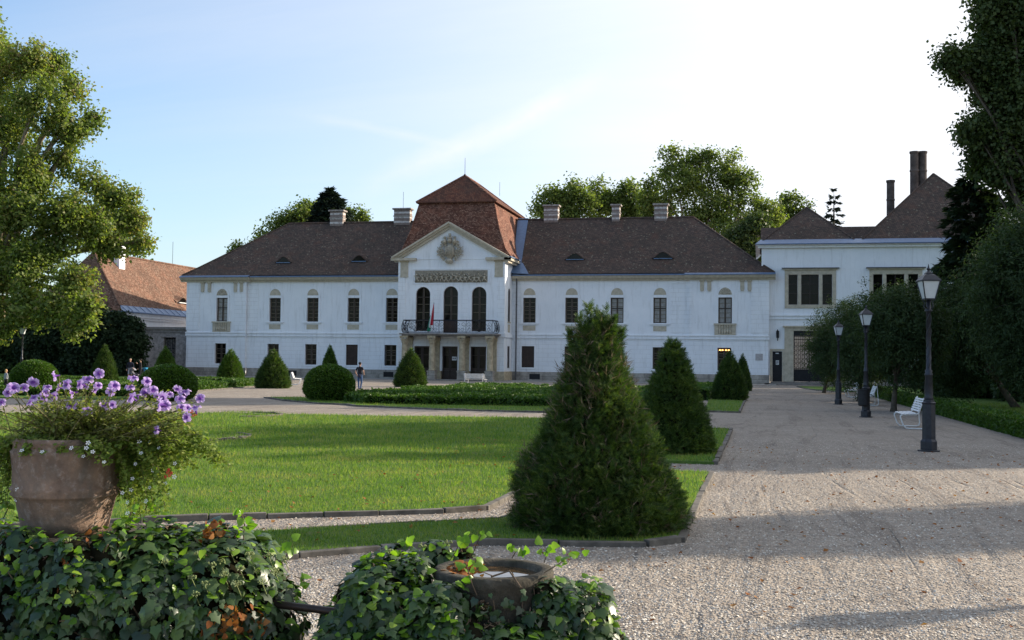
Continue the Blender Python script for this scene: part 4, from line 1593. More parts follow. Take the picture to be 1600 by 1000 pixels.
# blue sheet valley between centre block and right wing
mb = MB()
mb.add([(PR + .1, YF - .5, 11.0), (PR + .85, YF - .5, 11.05), (PR - .1, ry + .2, zr + .25), (PR - 1.3, ry + .2, zr + .25), (PR + .1, YF - .5, 10.7), (PR + .85, YF - .5, 10.7), (PR - .1, ry + .2, zr - .4), (PR - 1.3, ry + .2, zr - .4)],
       [(0, 1, 2, 3), (1, 5, 6, 2), (0, 4, 5, 1), (0, 3, 7, 4)])
mb.build('valley_flashing', M['lead'], mans)
mb = MB()
mb.add([(PR, YF - .9, 11.0), (PR + 1.9, YF - .9, 10.9), (PR + .9, YF + .8, 12.2), (PR, YF + .8, 12.3)], [(0, 1, 2, 3)])
mb.build('corner_flashing', M['lead'], mans)

# flag in front of the balcony door
fl = thing('flag', 'furled red white and green flag hanging at the balcony door', 'flag', (-31.75, 106.75, 5.2))
MB().tube([(-31.8, 106.9, 4.95), (-31.66, 106.45, 7.7)], .025, 6).build('pole', M['iron'], fl)


def cloth(name, mt, xa, xb, za, zb, y):
    m = MB()
    nz, nx = 14, 6
    vs = []
    for i in range(nz + 1):
        t = i / nz
        z = za + (zb - za) * t
        for j in range(nx + 1):
            s_ = j / nx
            w0 = .25 + .75 * math.sin(min(1, t * 1.25) * math.pi * .5)
            x = (xa + xb) / 2 + (s_ - .5) * (xb - xa) * w0 + (-.16 * t)
            vs.append((x, y + .07 * math.sin(s_ * 9 + t * 4) * w0 - .1 * t, z))
    w_ = nx + 1
    fs = [(i * w_ + j, i * w_ + j + 1, (i + 1) * w_ + j + 1, (i + 1) * w_ + j) for i in range(nz) for j in range(nx)]
    m.add(vs, fs)
    o = m.build(name, mt, fl, smooth=True)
    so = o.modifiers.new('solid', 'SOLIDIFY')
    so.thickness = .015


cloth('red_stripe', M['flagred'], -31.78, -31.54, 7.55, 5.45, 106.42)
cloth('white_stripe', M['flagwhite'], -31.95, -31.70, 7.1, 5.2, 106.50)
cloth('green_stripe', M['flaggreen'], -32.15, -31.82, 6.5, 4.85, 106.58)

# ------------------------------------------------------------------ right annex
AY = 113.0
AXR = 30.0
ann = thing('annex_building', 'taller white annex with triple windows, iron gate and two pyramid roofs', 'building', (8, AY, 0))
gops = [(3.09, 6.05, .32, 5.28, False), (1.08, 2.0, .3, 3.26, False)]
g1 = [(2.59, 3.45, 7.85, 10.8, False), (3.80, 5.46, 7.85, 10.8, False), (5.81, 6.72, 7.85, 10.8, False)]
g2 = [(a + 7.95, b + 7.95, c_, d_, e) for a, b, c_, d_, e in g1]
g3 = [(a + 16.4, b + 16.4, c_, d_, e) for a, b, c_, d_, e in g1]
mb = MB()
wall_open(0.0, AXR, 11.2, 13.45, AY, [], mb=mb)
wall_open(0.0, AXR, .9, 11.2, AY, [gops[0], gops[1]] + g1 + g2 + g3, mb=mb)
mb.add([(0, AY, 0), (0, 130, 0), (0, 130, 13.45), (0, AY, 13.45)], [(3, 2, 1, 0)])
mb.add([(AXR, AY, 0), (AXR, 130, 0), (AXR, 130, 13.45), (AXR, AY, 13.45)], [(0, 1, 2, 3)])
mb.build('wall', M['wall'], ann)
MB().box(2.2, 3.0, AY - .1, AY + .35, 0, .9).box(6.1, AXR, AY - .12, AY + .2, 0, 1.35).build('plinth', M['plinth'], ann)
mb = MB()
mb.box(-.35, AXR + .4, AY - .35, AY + .02, 13.42, 13.62).box(-.5, AXR + .5, AY - .55, AY + .02, 13.62, 13.72)
mb.build('cornice', M['wall'], ann, bevel=.02)
mb = MB()
mb.add([(-.6, AY - .75, 13.722), (AXR, AY - .75, 13.722), (AXR, AY - .75, 13.80), (-.6, AY - .75, 13.80), (-.1, AY + .4, 14.32), (AXR, AY + .4, 14.32)],
       [(0, 1, 2, 3), (3, 2, 5, 4), (0, 3, 4)])
mb.add([(-.6, AY - .75, 13.722), (-.6, 130, 13.722), (-.6, 130, 13.80), (-.6, AY - .75, 13.80), (-.1, AY + .4, 14.32), (-.1, 130, 14.32)], [(3, 2, 1, 0), (4, 5, 2, 3)])
mb.build('eaves_flashing', M['lead'], ann)
for gi, gg in enumerate((g1, g2, g3)):
    a, b = gg[0][0] - .36, gg[2][1] + .36
    m = MB().box(a, b, AY - .08, AY + .02, 7.5, 7.84)
    m.box(a, gg[0][0] - .01, AY - .07, AY + .02, 7.84, 11.25).box(gg[2][1] + .01, b, AY - .07, AY + .02, 7.84, 11.25)
    m.box(gg[0][1] + .01, gg[1][0] - .01, AY - .07, AY + .02, 7.84, 10.81).box(gg[1][1] + .01, gg[2][0] - .01, AY - .07, AY + .02, 7.84, 10.81)
    m.box(gg[0][0] - .01, gg[2][1] + .01, AY - .07, AY + .02, 10.81, 11.25)
    m.box(a - .12, b + .12, AY - .2, AY + .02, 11.25, 11.38)
    fr_ = m.build('triple_window', M['beige'], ann, bevel=.01)
    MB().box(a - .3, b + .3, AY - .34, AY + .02, 11.382, 11.47).build('hood', M['gutter'], fr_)
    for (xa, xb, za, zb, _) in gg:
        D = AY + .14
        m = MB()
        m.box(xa, xa + .06, D, D + .07, za, zb).box(xb - .06, xb, D, D + .07, za, zb).box(xa + .06, xb - .06, D, D + .07, za, za + .07).box(xa + .06, xb - .06, D, D + .07, zb - .07, zb)
        if xb - xa > 1.2:
            m.box((xa + xb) / 2 - .04, (xa + xb) / 2 + .04, D - .01, D + .06, za + .07, zb - .07)
        m.box(xa + .06, xb - .06, D + .005, D + .055, za + 1.08, za + 1.15).box(xa + .06, xb - .06, D + .005, D + .055, za + 2.0, za + 2.06)
        m.build('window_bars', M['brown'], fr_)
        MB().box(xa + .01, xb - .01, D + .072, D + .10, za + .01, zb - .01).build('pane', M['glass'], fr_)
mb = MB()
mb.box(.45, AXR, AY - .18, AY + .02, 6.72, 6.86).box(.52, AXR, AY - .08, AY + .02, 6.5, 6.72).box(.5, AXR, AY - .13, AY + .02, 6.42, 6.5)
mb.build('string_course', M['wall'], ann)
# gate portal
m = MB()
m.box(2.22, 3.08, AY - .12, AY + .02, .32, 5.3).box(6.06, 6.9, AY - .12, AY + .02, .32, 5.3).box(2.22, 6.9, AY - .14, AY + .02, 5.3, 5.62).box(2.05, 7.05, AY - .28, AY + .02, 5.62, 5.78)
por = m.build('gate_portal', M['beige'], ann, bevel=.01)
m = MB().box(.84, 1.07, AY - .08, AY + .02, .32, 3.3).box(2.01, 2.215, AY - .08, AY + .02, .32, 3.5).box(.84, 2.01, AY - .08, AY + .02, 3.3, 3.5)
m.build('door_surround', M['beige'], ann)
d_ = MB().box(1.08, 2.0, AY + .12, AY + .2, .3, 3.26).build('side_door', M['iron'], ann)
m = MB().box(1.40, 1.70, AY + .105, AY + .118, 1.95, 2.38)
MB().box(1.38, 1.68, AY + .105, AY + .118, 3.02, 3.12).build('door_sign', M['paper'], d_)
s_ = m.build('door_notice', M['paper'], d_)
MB().box(1.46, 1.53, AY + .10, AY + .104, 2.03, 2.3).box(1.57, 1.64, AY + .10, AY + .104, 2.08, 2.3).build('notice_print', M['print'], s_)
MB().box(2.9, 6.2, AY + 3, AY + 3.1, 0, 5.4).build('passage_wall', simple('passage_plaster', (.40, .42, .46), .9), ann)
gt = MB()
GY = AY + .1
for x in np.linspace(3.13, 6.0, 15):
    gt.tube([(x, GY, .34), (x, GY, 4.75)], .022, 4)
for z in (.4, 1.5, 1.62, 4.45, 4.75):
    gt.box(3.1, 6.04, GY - .03, GY + .03, z - .035, z + .035)
for x in (3.14, 4.57, 6.0):
    gt.box(x - .05, x + .05, GY - .05, GY + .05, .32, 4.8)
for x in np.linspace(3.33, 5.8, 9):
    for z in np.arange(1.9, 4.4, .42):
        gt.tube([(x + .15 * math.cos(t), GY - .02, z + .19 * math.sin(t)) for t in np.linspace(.4, 5.9, 9)], .022, 4)
gt.box(3.1, 6.04, GY - .015, GY + .015, .36, 1.5)
gt.build('iron_gate', M['iron'], ann)
MB().box(3.09, 6.05, AY + .02, AY + .3, 4.8, 5.28).build('gate_head', M['iron'], ann)
m = MB().lathe([(.05, 0), (.14, .06), (.14, .62), (.16, .66), (.05, .78), (.02, .88)], (1.56, AY - .22, 4.55), 10).box(1.53, 1.59, AY - .2, AY, 4.95, 5.02)
m.tube([(1.56, AY - .22, 4.3), (1.56, AY - .22, 4.56)], .05, 6)
setp(m.build('wall_lantern', M['iron']), 'small black lantern fixed to the annex wall above the side door', 'lantern')
MB().box(.3, 8.0, AY - .9, AY - .12, 0, .17).box(.9, 7.0, AY - .5, AY - .12, .17, .31).build('entrance_step', M['slabstone'], ann, bevel=.02)
MB().box(-.55, .15, YR - .035, YR - .001, 2.35, 3.0).build('wall_plaque', M['plaque'], pal)
MB().box(12.4, 13.3, AY - .2, AY - .1, .35, 1.15).build('vent_grate', M['iron'], ann)
# roofs
rz = 14.2


def pyramid(x0, x1, y0, y1, ax, ay, az):
    m = MB().add([(x0, y0, rz), (x1, y0, rz), (x1, y1, rz), (x0, y1, rz), (ax, ay, az)], [(0, 1, 4), (1, 2, 4), (2, 3, 4), (3, 0, 4), (3, 2, 1, 0)])
    o = m.build('pyramid_roof', M['roof'], ann)
    t_ = MB()
    for p in ((x0, y0), (x1, y0)):
        t_.tube([(p[0], p[1], rz), (ax, ay, az)], .10, 5)
    t_.build('hip_tiles', M['roof'], o)
    return o


pyramid(.1, 8.8, AY + .25, AY + 9.2, 4.5, AY + 4.7, 18.05)
pr2 = pyramid(9.55, 24.4, AY + .25, AY + 15, 17.2, AY + 8, 21.75)
m = MB().add([(-.1, AY + 9, 14.2), (AXR, AY + 9, 14.2), (AXR, AY + 12, 16.9), (-.1, AY + 12, 16.9), (AXR, AY + 15, 14.2), (-.1, AY + 15, 14.2)], [(0, 1, 2, 3), (3, 2, 4, 5), (0, 3, 5), (1, 4, 2)])
m.build('rear_roof', M['roof'], ann)
eyebrow(18.6, .9, 16.2, .5, pr2, lambda z: AY + .25 + (z - rz) / (21.75 - rz) * 7.75, M['roof'])
for px0, px1, yt, Y in ((1385, 1398, 282, AY + 11), (1421.5, 1435.5, 237, AY + 12), (1434.5, 1448.5, 237, AY + 12.3)):
    xa, zt = F(px0, yt, Y)
    xb, _ = F(px1, yt, Y)
    c_, r_ = (xa + xb) / 2, (xb - xa) / 2
    o = MB().lathe([(r_, 15), (r_ * .96, zt - 2.2), (r_ * 1.06, zt - 2.15), (r_ * 1.06, zt - 2.0), (r_ * .95, zt - 1.95), (r_ * .95, zt - .25), (r_ * 1.1, zt - .2), (r_ * 1.1, zt), (r_ * .8, zt)], (c_, Y, 0), 18)
    o.build('round_chimney', M['soot'], ann, smooth=False)

# ------------------------------------------------------------------ left outbuilding and gate wall
OX = -68.0
oy0 = 109.7
ob = thing('outbuilding', 'low white side building with sunlit orange-brown tiled roof', 'building', (OX - 5, 130, 0))
mb = MB()
mb.add([(OX - .6, oy0 + .7, 0), (OX - .6, 160, 0), (OX - .6, 160, 6.4), (OX - .6, oy0 + .7, 6.4)], [(0, 1, 2, 3)])
mb.add([(OX - .6, oy0 + .7, 0), (OX - .6, oy0 + .7, 6.4), (OX - 11.6, oy0 + .7, 6.4), (OX - 11.6, oy0 + .7, 0)], [(0, 1, 2, 3)])
mb.add([(OX - 11.6, oy0 + .7, 0), (OX - 11.6, oy0 + .7, 6.4), (OX - 11.6, 160, 6.4), (OX - 11.6, 160, 0)], [(0, 1, 2, 3)])
mb.build('wall', M['wall'], ob)
mb = MB()
mb.box(OX - .6, OX - .15, oy0 + .2, 160, 6.4, 6.85).box(OX - 12, OX - .15, oy0 + .2, oy0 + .7, 6.4, 6.85)
mb.box(OX - .6, OX - .35, oy0 + .5, 160, 6.15, 6.4)
mb.build('cornice', M['wall'], ob)
m = MB()
m.box(OX - .3, OX + .18, oy0 - .15, 160, 6.86, 6.97).box(OX - 12.3, OX - .3, oy0 - .15, oy0 + .3, 6.86, 6.97)
m.add([(OX + .15, oy0 - .1, 6.975), (OX + .15, 160, 6.975), (OX - .75, 160, 7.65), (OX - .75, oy0 + .8, 7.65)], [(0, 1, 2, 3)])
for y in np.arange(oy0 + .8, 150, 1.3):
    m.tube([(OX + .12, y, 7.02), (OX - .72, y, 7.7)], .03, 4)
m.build('eaves_flashing', M['lead'], ob)
m = MB()
rX, rY, rZ = OX - 6.1, 113.5, 13.92
m.add([(OX - .7, oy0 + .7, 7.6), (OX - .7, 161, 7.6), (rX, 161, rZ), (rX, rY, rZ), (OX - 11.5, oy0 + .7, 7.6), (OX - 11.5, 161, 7.6), (OX + .1, oy0 - .1, 7.0), (OX - 12.2, oy0 - .1, 7.0)],
      [(0, 1, 2, 3), (4, 0, 3), (5, 4, 3, 2), (7, 6, 0, 4)])
orf = m.build('roof', M['roofwarm'], ob)
m = MB().tube([(rX, rY, rZ), (rX, 161, rZ)], .15, 6)
m.tube([(rX, rY, rZ), (OX - .7, oy0 + .7, 7.6)], .12, 6)
m.build('ridge_tiles', M['roofwarm'], orf)
chy = 117.0
xa, zt = -73.6, 14.9
ch = MB().box(-74.0, -72.6, chy - .6, chy + .6, 11.6, 15.0).build('chimney', M['wall'], orf)
MB().box(-74.15, -72.45, chy - .75, chy + .75, 15.0, 15.25).build('cap', M['terra'], ch)
MB().tube([(-74.1, 131, 13.9), (-74.1, 131, 16.9)], .025, 4).build('lightning_rod', M['iron'], orf)
# eyebrow dormer on the sunlit slope
dm = MB()
dyc, dz0 = 125.5, 8.7
def sx(z): return OX - .7 - (z - 7.6) / (rZ - 7.6) * 5.4
vs = []
for i in range(13):
    u = -1 + i / 6
    hh = .62 * (math.cos(u * math.pi) * .5 + .5)
    vs += [(sx(dz0) + .25, dyc + u * 1.5, dz0 + hh), (sx(dz0 + hh + .35), dyc + u * 1.5, dz0 + hh + .36)]
dm.add(vs, [(2 * i, 2 * i + 2, 2 * i + 3, 2 * i + 1) for i in range(12)])
dmo = dm.build('eyebrow_dormer', M['roofwarm'], orf)
m = MB()
vv = [(sx(dz0) + .12, dyc + (-1 + i / 6) * .95, dz0 + .5 * math.cos((-1 + i / 6) * math.pi / 2)) for i in range(13)]
m.add(vv, [tuple(range(13))])
m.build('opening', M['glass'], dmo)
MB().box(sx(dz0) + .05, sx(dz0) + .35, dyc - 1.1, dyc + 1.1, dz0 - .07, dz0 + .02).build('sill', M['benchwhite'], dmo)
MB().box(OX - .58, OX - .45, 112.6, 112.9, 5.0, 5.6).build('wall_lantern', M['iron'], ob)
# gate wall between outbuilding and palace
gw = thing('gate_wall', 'grey weathered stone gate wall joining palace and outbuilding', 'wall', (-64.5, 113.6, 0))
m = MB()
wall_open(-68.2, XL, 0, 5.05, 113.4, [(-65.0, -63.4, 0, 4.2, False)], depth=.5, mb=m)
m.add([(-68.2, 113.9, 0), (XL, 113.9, 0), (XL, 113.9, 5.05), (-68.2, 113.9, 5.05)], [(3, 2, 1, 0)])
m.build('masonry', M['concrete'], gw)
MB().box(-68.35, XL, 113.15, 114.0, 5.05, 5.35).box(-68.2, XL, 113.3, 113.9, 4.7, 4.8).build('coping', M['slabstone'], gw, bevel=.02)
MB().box(-63.4, -61.75, 113.2, 113.4, 0, 4.25).box(-65.5, -63.2, 113.3, 113.4, 4.2, 4.35).build('pier', M['concrete'], gw)
m = MB()
for x in np.linspace(-64.95, -63.5, 8):
    m.tube([(x, 113.75, .1), (x, 113.75, 4.15)], .025, 4)
for z in (.2, 1.6, 3.0, 4.1):
    m.box(-65, -63.4, 113.72, 113.78, z - .03, z + .03)
for x in (-64.6, -64.0):
    for z in np.arange(1.9, 4.1, .42):
        m.tube([(x + .2 * math.cos(t), 113.75, z + .19 * math.sin(t)) for t in np.linspace(.2, 5.6, 9)], .025, 4)
m.build('iron_gate', M['iron'], gw)
#--SPLIT-PLANTS--
# ------------------------------------------------------------------ plants
def clusters(C, R, n_cl, per, sig, leaf, tmpl=LEAF, shell=.55, droop=0.0, flat=1.0, gap=None):
    """C (k,3) centres, R (k,3) radii of boughs; returns leaf mesh arrays.
       twig clusters sit mostly near the skin of every bough, leaves bunch round each twig end"""
    C, R = np.asarray(C, float), np.asarray(R, float)
    w = (R.prod(1)) ** (2 / 3)
    idx = rng.choice(len(C), n_cl, p=w / w.sum())
    d = rdir(n_cl)
    rr = (shell + (1 - shell) * rng.random(n_cl) ** .6) * rng.choice([1, 1, .9, .8, 1.08, 1.22], n_cl)
    cc = C[idx] + d * R[idx] * rr[:, None]
    if gap:
        f, thr = gap
        nz = np.array([noise.noise((a * f, b * f, c * f)) + .5 * noise.noise((a * f * 2.3, b * f * 2.3, c * f * 2.3)) for a, b, c in cc])
        cc, idx = cc[nz > thr], idx[nz > thr]
    P = np.repeat(cc, per, axis=0)
    off = rng.normal(size=(len(P), 3)) * sig
    off[:, 2] *= flat
    P = P + off
    out = unit(P - np.repeat(C[idx], per, axis=0))
    N = unit(out * .5 + rdir(len(P)) * .9 + np.array([0, 0, .5]))
    T = rdir(len(P)) + np.array([0, 0, -droop])
    S = leaf * rng.uniform(.6, 1.35, len(P))
    return scatter(P, N, T, S, *tmpl)


def limb_tree(mb, base, C, R, r0, fork):
    """tapered trunk to the fork then a bent limb out to every bough"""
    base, fork = Vector(base), Vector(fork)
    k = 6
    pts, rs = [], []
    for i in range(k + 1):
        t = i / k
        p = base.lerp(fork, t) + Vector((noise.noise((t * 3, base.x, 0)), noise.noise((t * 3, 5, base.y)), 0)) * r0 * .5 * t
        pts.append(p)
        rs.append(r0 * (1.25 - .55 * t) if i else r0 * 1.5)
    mb.tube(pts, rs, 10)
    top = pts[-1]
    for c, r in zip(C, R):
        c = Vector(c)
        L = (c - top).length
        st = pts[random.choice([k, k, k - 1])]
        m1 = st.lerp(c, .35) + Vector((random.uniform(-.06, .06) * L, random.uniform(-.06, .06) * L, .06 * L))
        m2 = st.lerp(c, .7) + Vector((random.uniform(-.06, .06) * L, random.uniform(-.06, .06) * L, .04 * L))
        rr = r0 * .42
        mb.tube([st, m1, m2, c], [rr, rr * .7, rr * .45, rr * .2], 6)
        for _ in range(4):
            d = Vector(rdir(1)[0])
            e = c + Vector((d.x * r[0], d.y * r[1], abs(d.z) * r[2])) * .8
            mb.tube([m2.lerp(c, random.random()), c.lerp(e, .5) + Vector((0, 0, .1 * r[2])), e], [rr * .28, rr * .18, rr * .07], 4)


def broad_tree(name, label, clumps, Y0, trunk_px, leafmat, n_cl, per, sig, leaf, barkmat='bark', r0=.35, fork_z=None, group=None, cat='tree', shell=.5, depth=.8, base=None, gap=(.55, -.12)):
    """clumps measured on the photo as (x, y, radius_px, metres nearer/farther[, y squash]) on the plane Y0"""
    C, R = [], []
    for cdef in clumps:
        px, py, rp, dy = cdef[:4]
        sq = cdef[4] if len(cdef) > 4 else .9
        Yc = Y0 + dy
        X, Z = F(px, py, Yc)
        r = rp / FP * Yc * 1.05
        C.append((X, Yc, Z))
        R.append((r, r * depth, r * sq))
    bx = F(trunk_px, 560, Y0)[0] if base is None else base
    root = thing(name, label, cat, (bx, Y0, 0), group=group)
    mb = MB()
    C_, R_ = np.array(C), np.array(R)
    fz = fork_z if fork_z is not None else max(1.5, C_[:, 2].min())
    limb_tree(mb, (bx, Y0, -.1), C, R, r0, (bx + (C_[:, 0].mean() - bx) * .25, Y0, fz))
    mb.build('trunk', M[barkmat], root, smooth=True)
    V, Fc = clusters(C, R, n_cl, per, sig, leaf, shell=shell, gap=gap)
    V = V - np.array([bx, Y0, 0])
    o = finish(np_mesh('crown', V, Fc), 'crown', M[leafmat], root)
    return root


# big plane tree at the left
broad_tree('plane_tree', 'huge sunlit plane tree filling the upper left edge', [
    (-70, 60, 90, 2), (-10, 110, 62, 0, 1), (45, 95, 42, -1), (85, 110, 36, 1), (120, 140, 30, 0), (138, 185, 24, 0), (60, 160, 52, -2), (105, 200, 36, -1),
    (10, 200, 62, 0), (-60, 180, 90, 1), (90, 255, 38, 0), (45, 270, 52, -2), (150, 285, 36, 1), (185, 310, 30, 1), (205, 345, 26, 1), (222, 380, 18, 1), (150, 345, 40, -1),
    (100, 330, 45, -2), (170, 385, 26, 0), (30, 340, 60, -3), (-50, 300, 90, -1), (90, 395, 46, -2), (30, 420, 55, -4), (115, 440, 34, -4), (-40, 420, 80, -3),
    (90, 475, 34, -5), (128, 500, 22, -5, .6), (45, 480, 40, -5), (140, 475, 18, -5, .6), (-30, 490, 55, -5), (5, 520, 22, -6), (115, 520, 16, -5, .6)],
    72, -70, 'plane', 6600, 30, .30, .25, 'planebark', .75, 7.0, shell=.12, gap=(.62, -.05))
broad_tree('plane_tree', 'plane tree showing over the side roof behind the chimney', [
    (165, 330, 34, 0), (200, 350, 30, 0), (218, 385, 20, 0), (175, 385, 34, -2), (140, 360, 34, 0)], 126, 180, 'plane', 700, 22, .45, .36, 'planebark', .4, 10, shell=.35)

# trees beyond the palace on the left
broad_tree('deciduous_tree', 'rounded green tree rising behind the left wing roof', [
    (415, 372, 18, 0), (440, 352, 22, 0), (468, 335, 18, 0), (455, 358, 22, 2), (395, 385, 16, 0), (480, 352, 20, 1)], 152, 450, 'distant', 420, 22, .5, .42, group='trees beyond the palace roofs')
broad_tree('deciduous_tree', 'dark sparse bough of a tree above the left roof hip', [
    (378, 385, 10, 0), (388, 395, 9, 0), (366, 392, 7, 0), (402, 378, 9, 0)], 150, 400, 'distant', 120, 16, .35, .38, group='trees beyond the palace roofs')
broad_tree('deciduous_tree', 'light green tree between dark spruce and left chimney', [
    (550, 335, 16, 0), (565, 342, 10, 0), (540, 345, 16, 0), (480, 328, 14, -2), (495, 340, 14, -2)], 156, 540, 'distant', 330, 22, .45, .42, group='trees beyond the palace roofs')


def conifer(name, label, bx, Y, h, r, mt, tiers=22, per=9, rows=1, top_z=None, droop=.35, group=None, needles=.40, z0=.5, power=.85, dens=1.0, seed=1):
    """straight trunk with whorls of drooping boughs carrying needle sprays"""
    rg_ = random.Random(seed)
    root = thing(name, label, 'conifer', (bx, Y, 0), group=group)
    t = MB()
    t.tube([(bx, Y, -.1), (bx, Y, h * .5), (bx, Y, h)], [h * .018 + .05, h * .012 + .03, .02], 8)
    Ps, Ns, Ts = [], [], []
    for i in range(tiers):
        f = i / (tiers - 1)
        z = z0 + (h - z0) * (f ** .9)
        L = r * (1 - f) ** power + .12
        n = max(4, int(per * (1 - .45 * f)))
        for k in range(n):
            a = rg_.uniform(0, 6.283)
            l = L * rg_.uniform(.72, 1.12)
            tip = Vector((math.cos(a) * l, math.sin(a) * l, -droop * l + rg_.uniform(-.1, .1) * l))
            p0 = Vector((bx, Y, z))
            mid = p0 + tip * .5 + Vector((0, 0, .09 * l))
            t.tube([p0, mid, p0 + tip], [.035 + .008 * l, .025, .01], 4)
            m = int(max(8, 26 * l) * dens)
            for j in range(m):
                u = rg_.uniform(.12, 1) ** .7
                q = p0.lerp(mid, u * 2) if u < .5 else mid.lerp(p0 + tip, u * 2 - 1)
                side = Vector((-math.sin(a), math.cos(a), 0)) * rg_.gauss(0, .22) * l * (1.15 - u * .6)
                Ps.append(q + side + Vector((0, 0, rg_.uniform(-.28, .06) * (.4 + .25 * l))))
                Ts.append((tip.x + side.x * 2 + rg_.uniform(-.3, .3), tip.y + side.y * 2 + rg_.uniform(-.3, .3), -.35 * l + rg_.uniform(-.3, .2)))
                Ns.append((rg_.gauss(0, .5), rg_.gauss(0, .5), 1))
    t.build('trunk', M['bark'], root)
    P = np.array([tuple(p) for p in Ps]) - np.array([bx, Y, 0])
    V, Fc = scatter(P, np.array(Ns), np.array(Ts), needles * rng.uniform(.6, 1.3, len(P)),
                    [(0, 0, 0), (.4, -.22, .03), (1, 0, -.1), (.45, .22, .03), (.15, -.3, 0), (.75, -.38, -.06), (.15, .3, 0), (.75, .38, -.06)],
                    [(0, 1, 2, 3), (0, 4, 5, 1), (0, 3, 7, 6)])
    finish(np_mesh('crown', V, Fc), 'crown', M[mt], root)
    return root


X, Z = F(516, 297, 150)
conifer('spruce_tree', 'dark pointed spruce standing behind the left wing ridge', X, 150, Z, 6.2, 'spruce', 26, 16, needles=1.0, z0=9, power=.62, dens=.9, seed=4, droop=.25)
X, Z = F(1303, 297, 160)
conifer('spruce_tree', 'small lone spruce top above the annex roof', X, 160, Z, 1.9, 'spruce', 14, 6, needles=.6, z0=14, power=.6, dens=.7, seed=9, droop=.1)

# trees beyond the palace on the right
broad_tree('plane_tree', 'tall airy plane tree rising above the right wing hip', [
    (1055, 245, 22, 0), (1090, 262, 30, 0), (1135, 265, 28, 0), (1160, 285, 22, 0), (1060, 290, 32, -2), (1110, 310, 40, 0), (1040, 325, 24, 0), (1160, 330, 34, 2),
    (1195, 330, 22, 0), (1090, 350, 30, 0), (1140, 365, 30, -2), (1165, 385, 22, -2), (1020, 340, 18, 0), (1205, 345, 18, 0), (1105, 245, 13, 0), (1145, 250, 15, 0), (1040, 265, 16, 0), (1020, 300, 20, 0), (1012, 322, 20, 0)],
    148, 1115, 'distant', 1900, 22, .40, .36, 'planebark', .6, 9, shell=.3, group='trees beyond the palace roofs')
broad_tree('deciduous_tree', 'bushy green tree behind the first right chimney', [
    (865, 305, 20, 0), (895, 300, 22, 0), (850, 325, 18, 0), (885, 328, 24, 0), (915, 325, 20, 0)], 150, 885, 'distant', 520, 22, .45, .40, group='trees beyond the palace roofs')
broad_tree('deciduous_tree', 'green rounded tree behind the small middle chimney', [
    (940, 300, 20, 0), (965, 312, 20, 0), (985, 302, 20, 0), (945, 330, 22, 0), (1000, 325, 18, 0), (978, 335, 20, 0)], 155, 960, 'distant', 560, 22, .45, .40, group='trees beyond the palace roofs')
broad_tree('deciduous_tree', 'blue-green tree just left of the annex pyramid roof', [
    (1235, 322, 18, 0), (1220, 345, 22, 0), (1255, 325, 12, 0), (1210, 368, 20, -2), (1180, 360, 20, -2)], 158, 1230, 'distant', 430, 22, .45, .42, group='trees beyond the palace roofs')
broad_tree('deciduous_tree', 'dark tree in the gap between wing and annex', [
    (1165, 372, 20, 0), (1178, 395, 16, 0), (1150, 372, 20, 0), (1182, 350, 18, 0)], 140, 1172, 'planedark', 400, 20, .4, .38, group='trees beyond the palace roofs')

# plane tree at the upper right edge
broad_tree('plane_tree', 'tall dark plane tree overhanging the upper right edge', [
    (1560, 20, 38, 0), (1600, 40, 60, 1), (1535, 90, 26, 0), (1490, 92, 20, -1), (1505, 110, 20, 0), (1560, 95, 38, 1), (1545, 140, 26, 0), (1600, 140, 55, 0),
    (1535, 215, 30, 0), (1520, 200, 20, -1), (1565, 205, 40, 0), (1610, 220, 55, 2), (1575, 260, 34, 0), (1540, 255, 22, 1), (1700, 100, 110, 3), (1700, 260, 100, 4), (1620, 300, 50, 2),
    (1655, -20, 80, 0), (1580, -30, 50, 0)],
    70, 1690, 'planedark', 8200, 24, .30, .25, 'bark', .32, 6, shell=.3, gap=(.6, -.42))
X, Z = F(1513, 250, 78)
conifer('fir_tree', 'dark drooping fir right of the annex, behind the hedge lawn', X + .5, 78, Z, 3.6, 'conifer', 30, 12, needles=.55, z0=.6, power=.45, dens=1.0, droop=.55, seed=6)

# rounded alley trees on the right
alley = 'rounded alley trees along the drive'


def alley_tree(label, bx, Y, cx, cz, rx, rz, n=900, trunk=True, r0=.11):
    root = thing('alley_tree', label, 'tree', (bx, Y, 0), group=alley)
    C, R = [], []
    ry_ = rx * .95
    for i in range(16):
        d = rdir(1)[0]
        C.append((cx + d[0] * rx * .45, Y + d[1] * ry_ * .45, cz + d[2] * rz * .45))
        s = rng.uniform(.48, .66)
        R.append((rx * s, ry_ * s, rz * s))
    mb = MB()
    limb_tree(mb, (bx, Y, -.05), C, [tuple(x * .8 for x in r) for r in R], r0, (bx + (cx - bx) * .3, Y, max(1.2, cz - rz * .8)))
    mb.build('trunk', M['bark'], root, smooth=True)
    V, Fc = clusters(C, R, n, 46, .15, .15, tmpl=([(0, 0, 0), (.5, -.16, .04), (1, 0, -.06), (.5, .16, .04)], [(0, 1, 2, 3)]), shell=.6, droop=.6)
    finish(np_mesh('crown', V - np.array([bx, Y, 0]), Fc), 'crown', M['willow'], root)


for label, tpx, tpy, cpx, cpy, rpx, rpy in (
        ('rounded alley tree farthest up the drive by the iron gate', 1287, 614, 1308, 532, 52, 76),
        ('alley tree between the two far lamp posts', 1342, 627, 1352, 528, 58, 78),
        ('alley tree with bare brown trunk beside the near white bench', 1396, 643, 1406, 522, 74, 82),):
    bx, Y = G(tpx, tpy)
    cx, cz = F(cpx, cpy, Y)
    s = math.hypot(cx, Y) / FP
    alley_tree(label, bx, Y, cx, cz, rpx * s, rpy * s, n=1000)
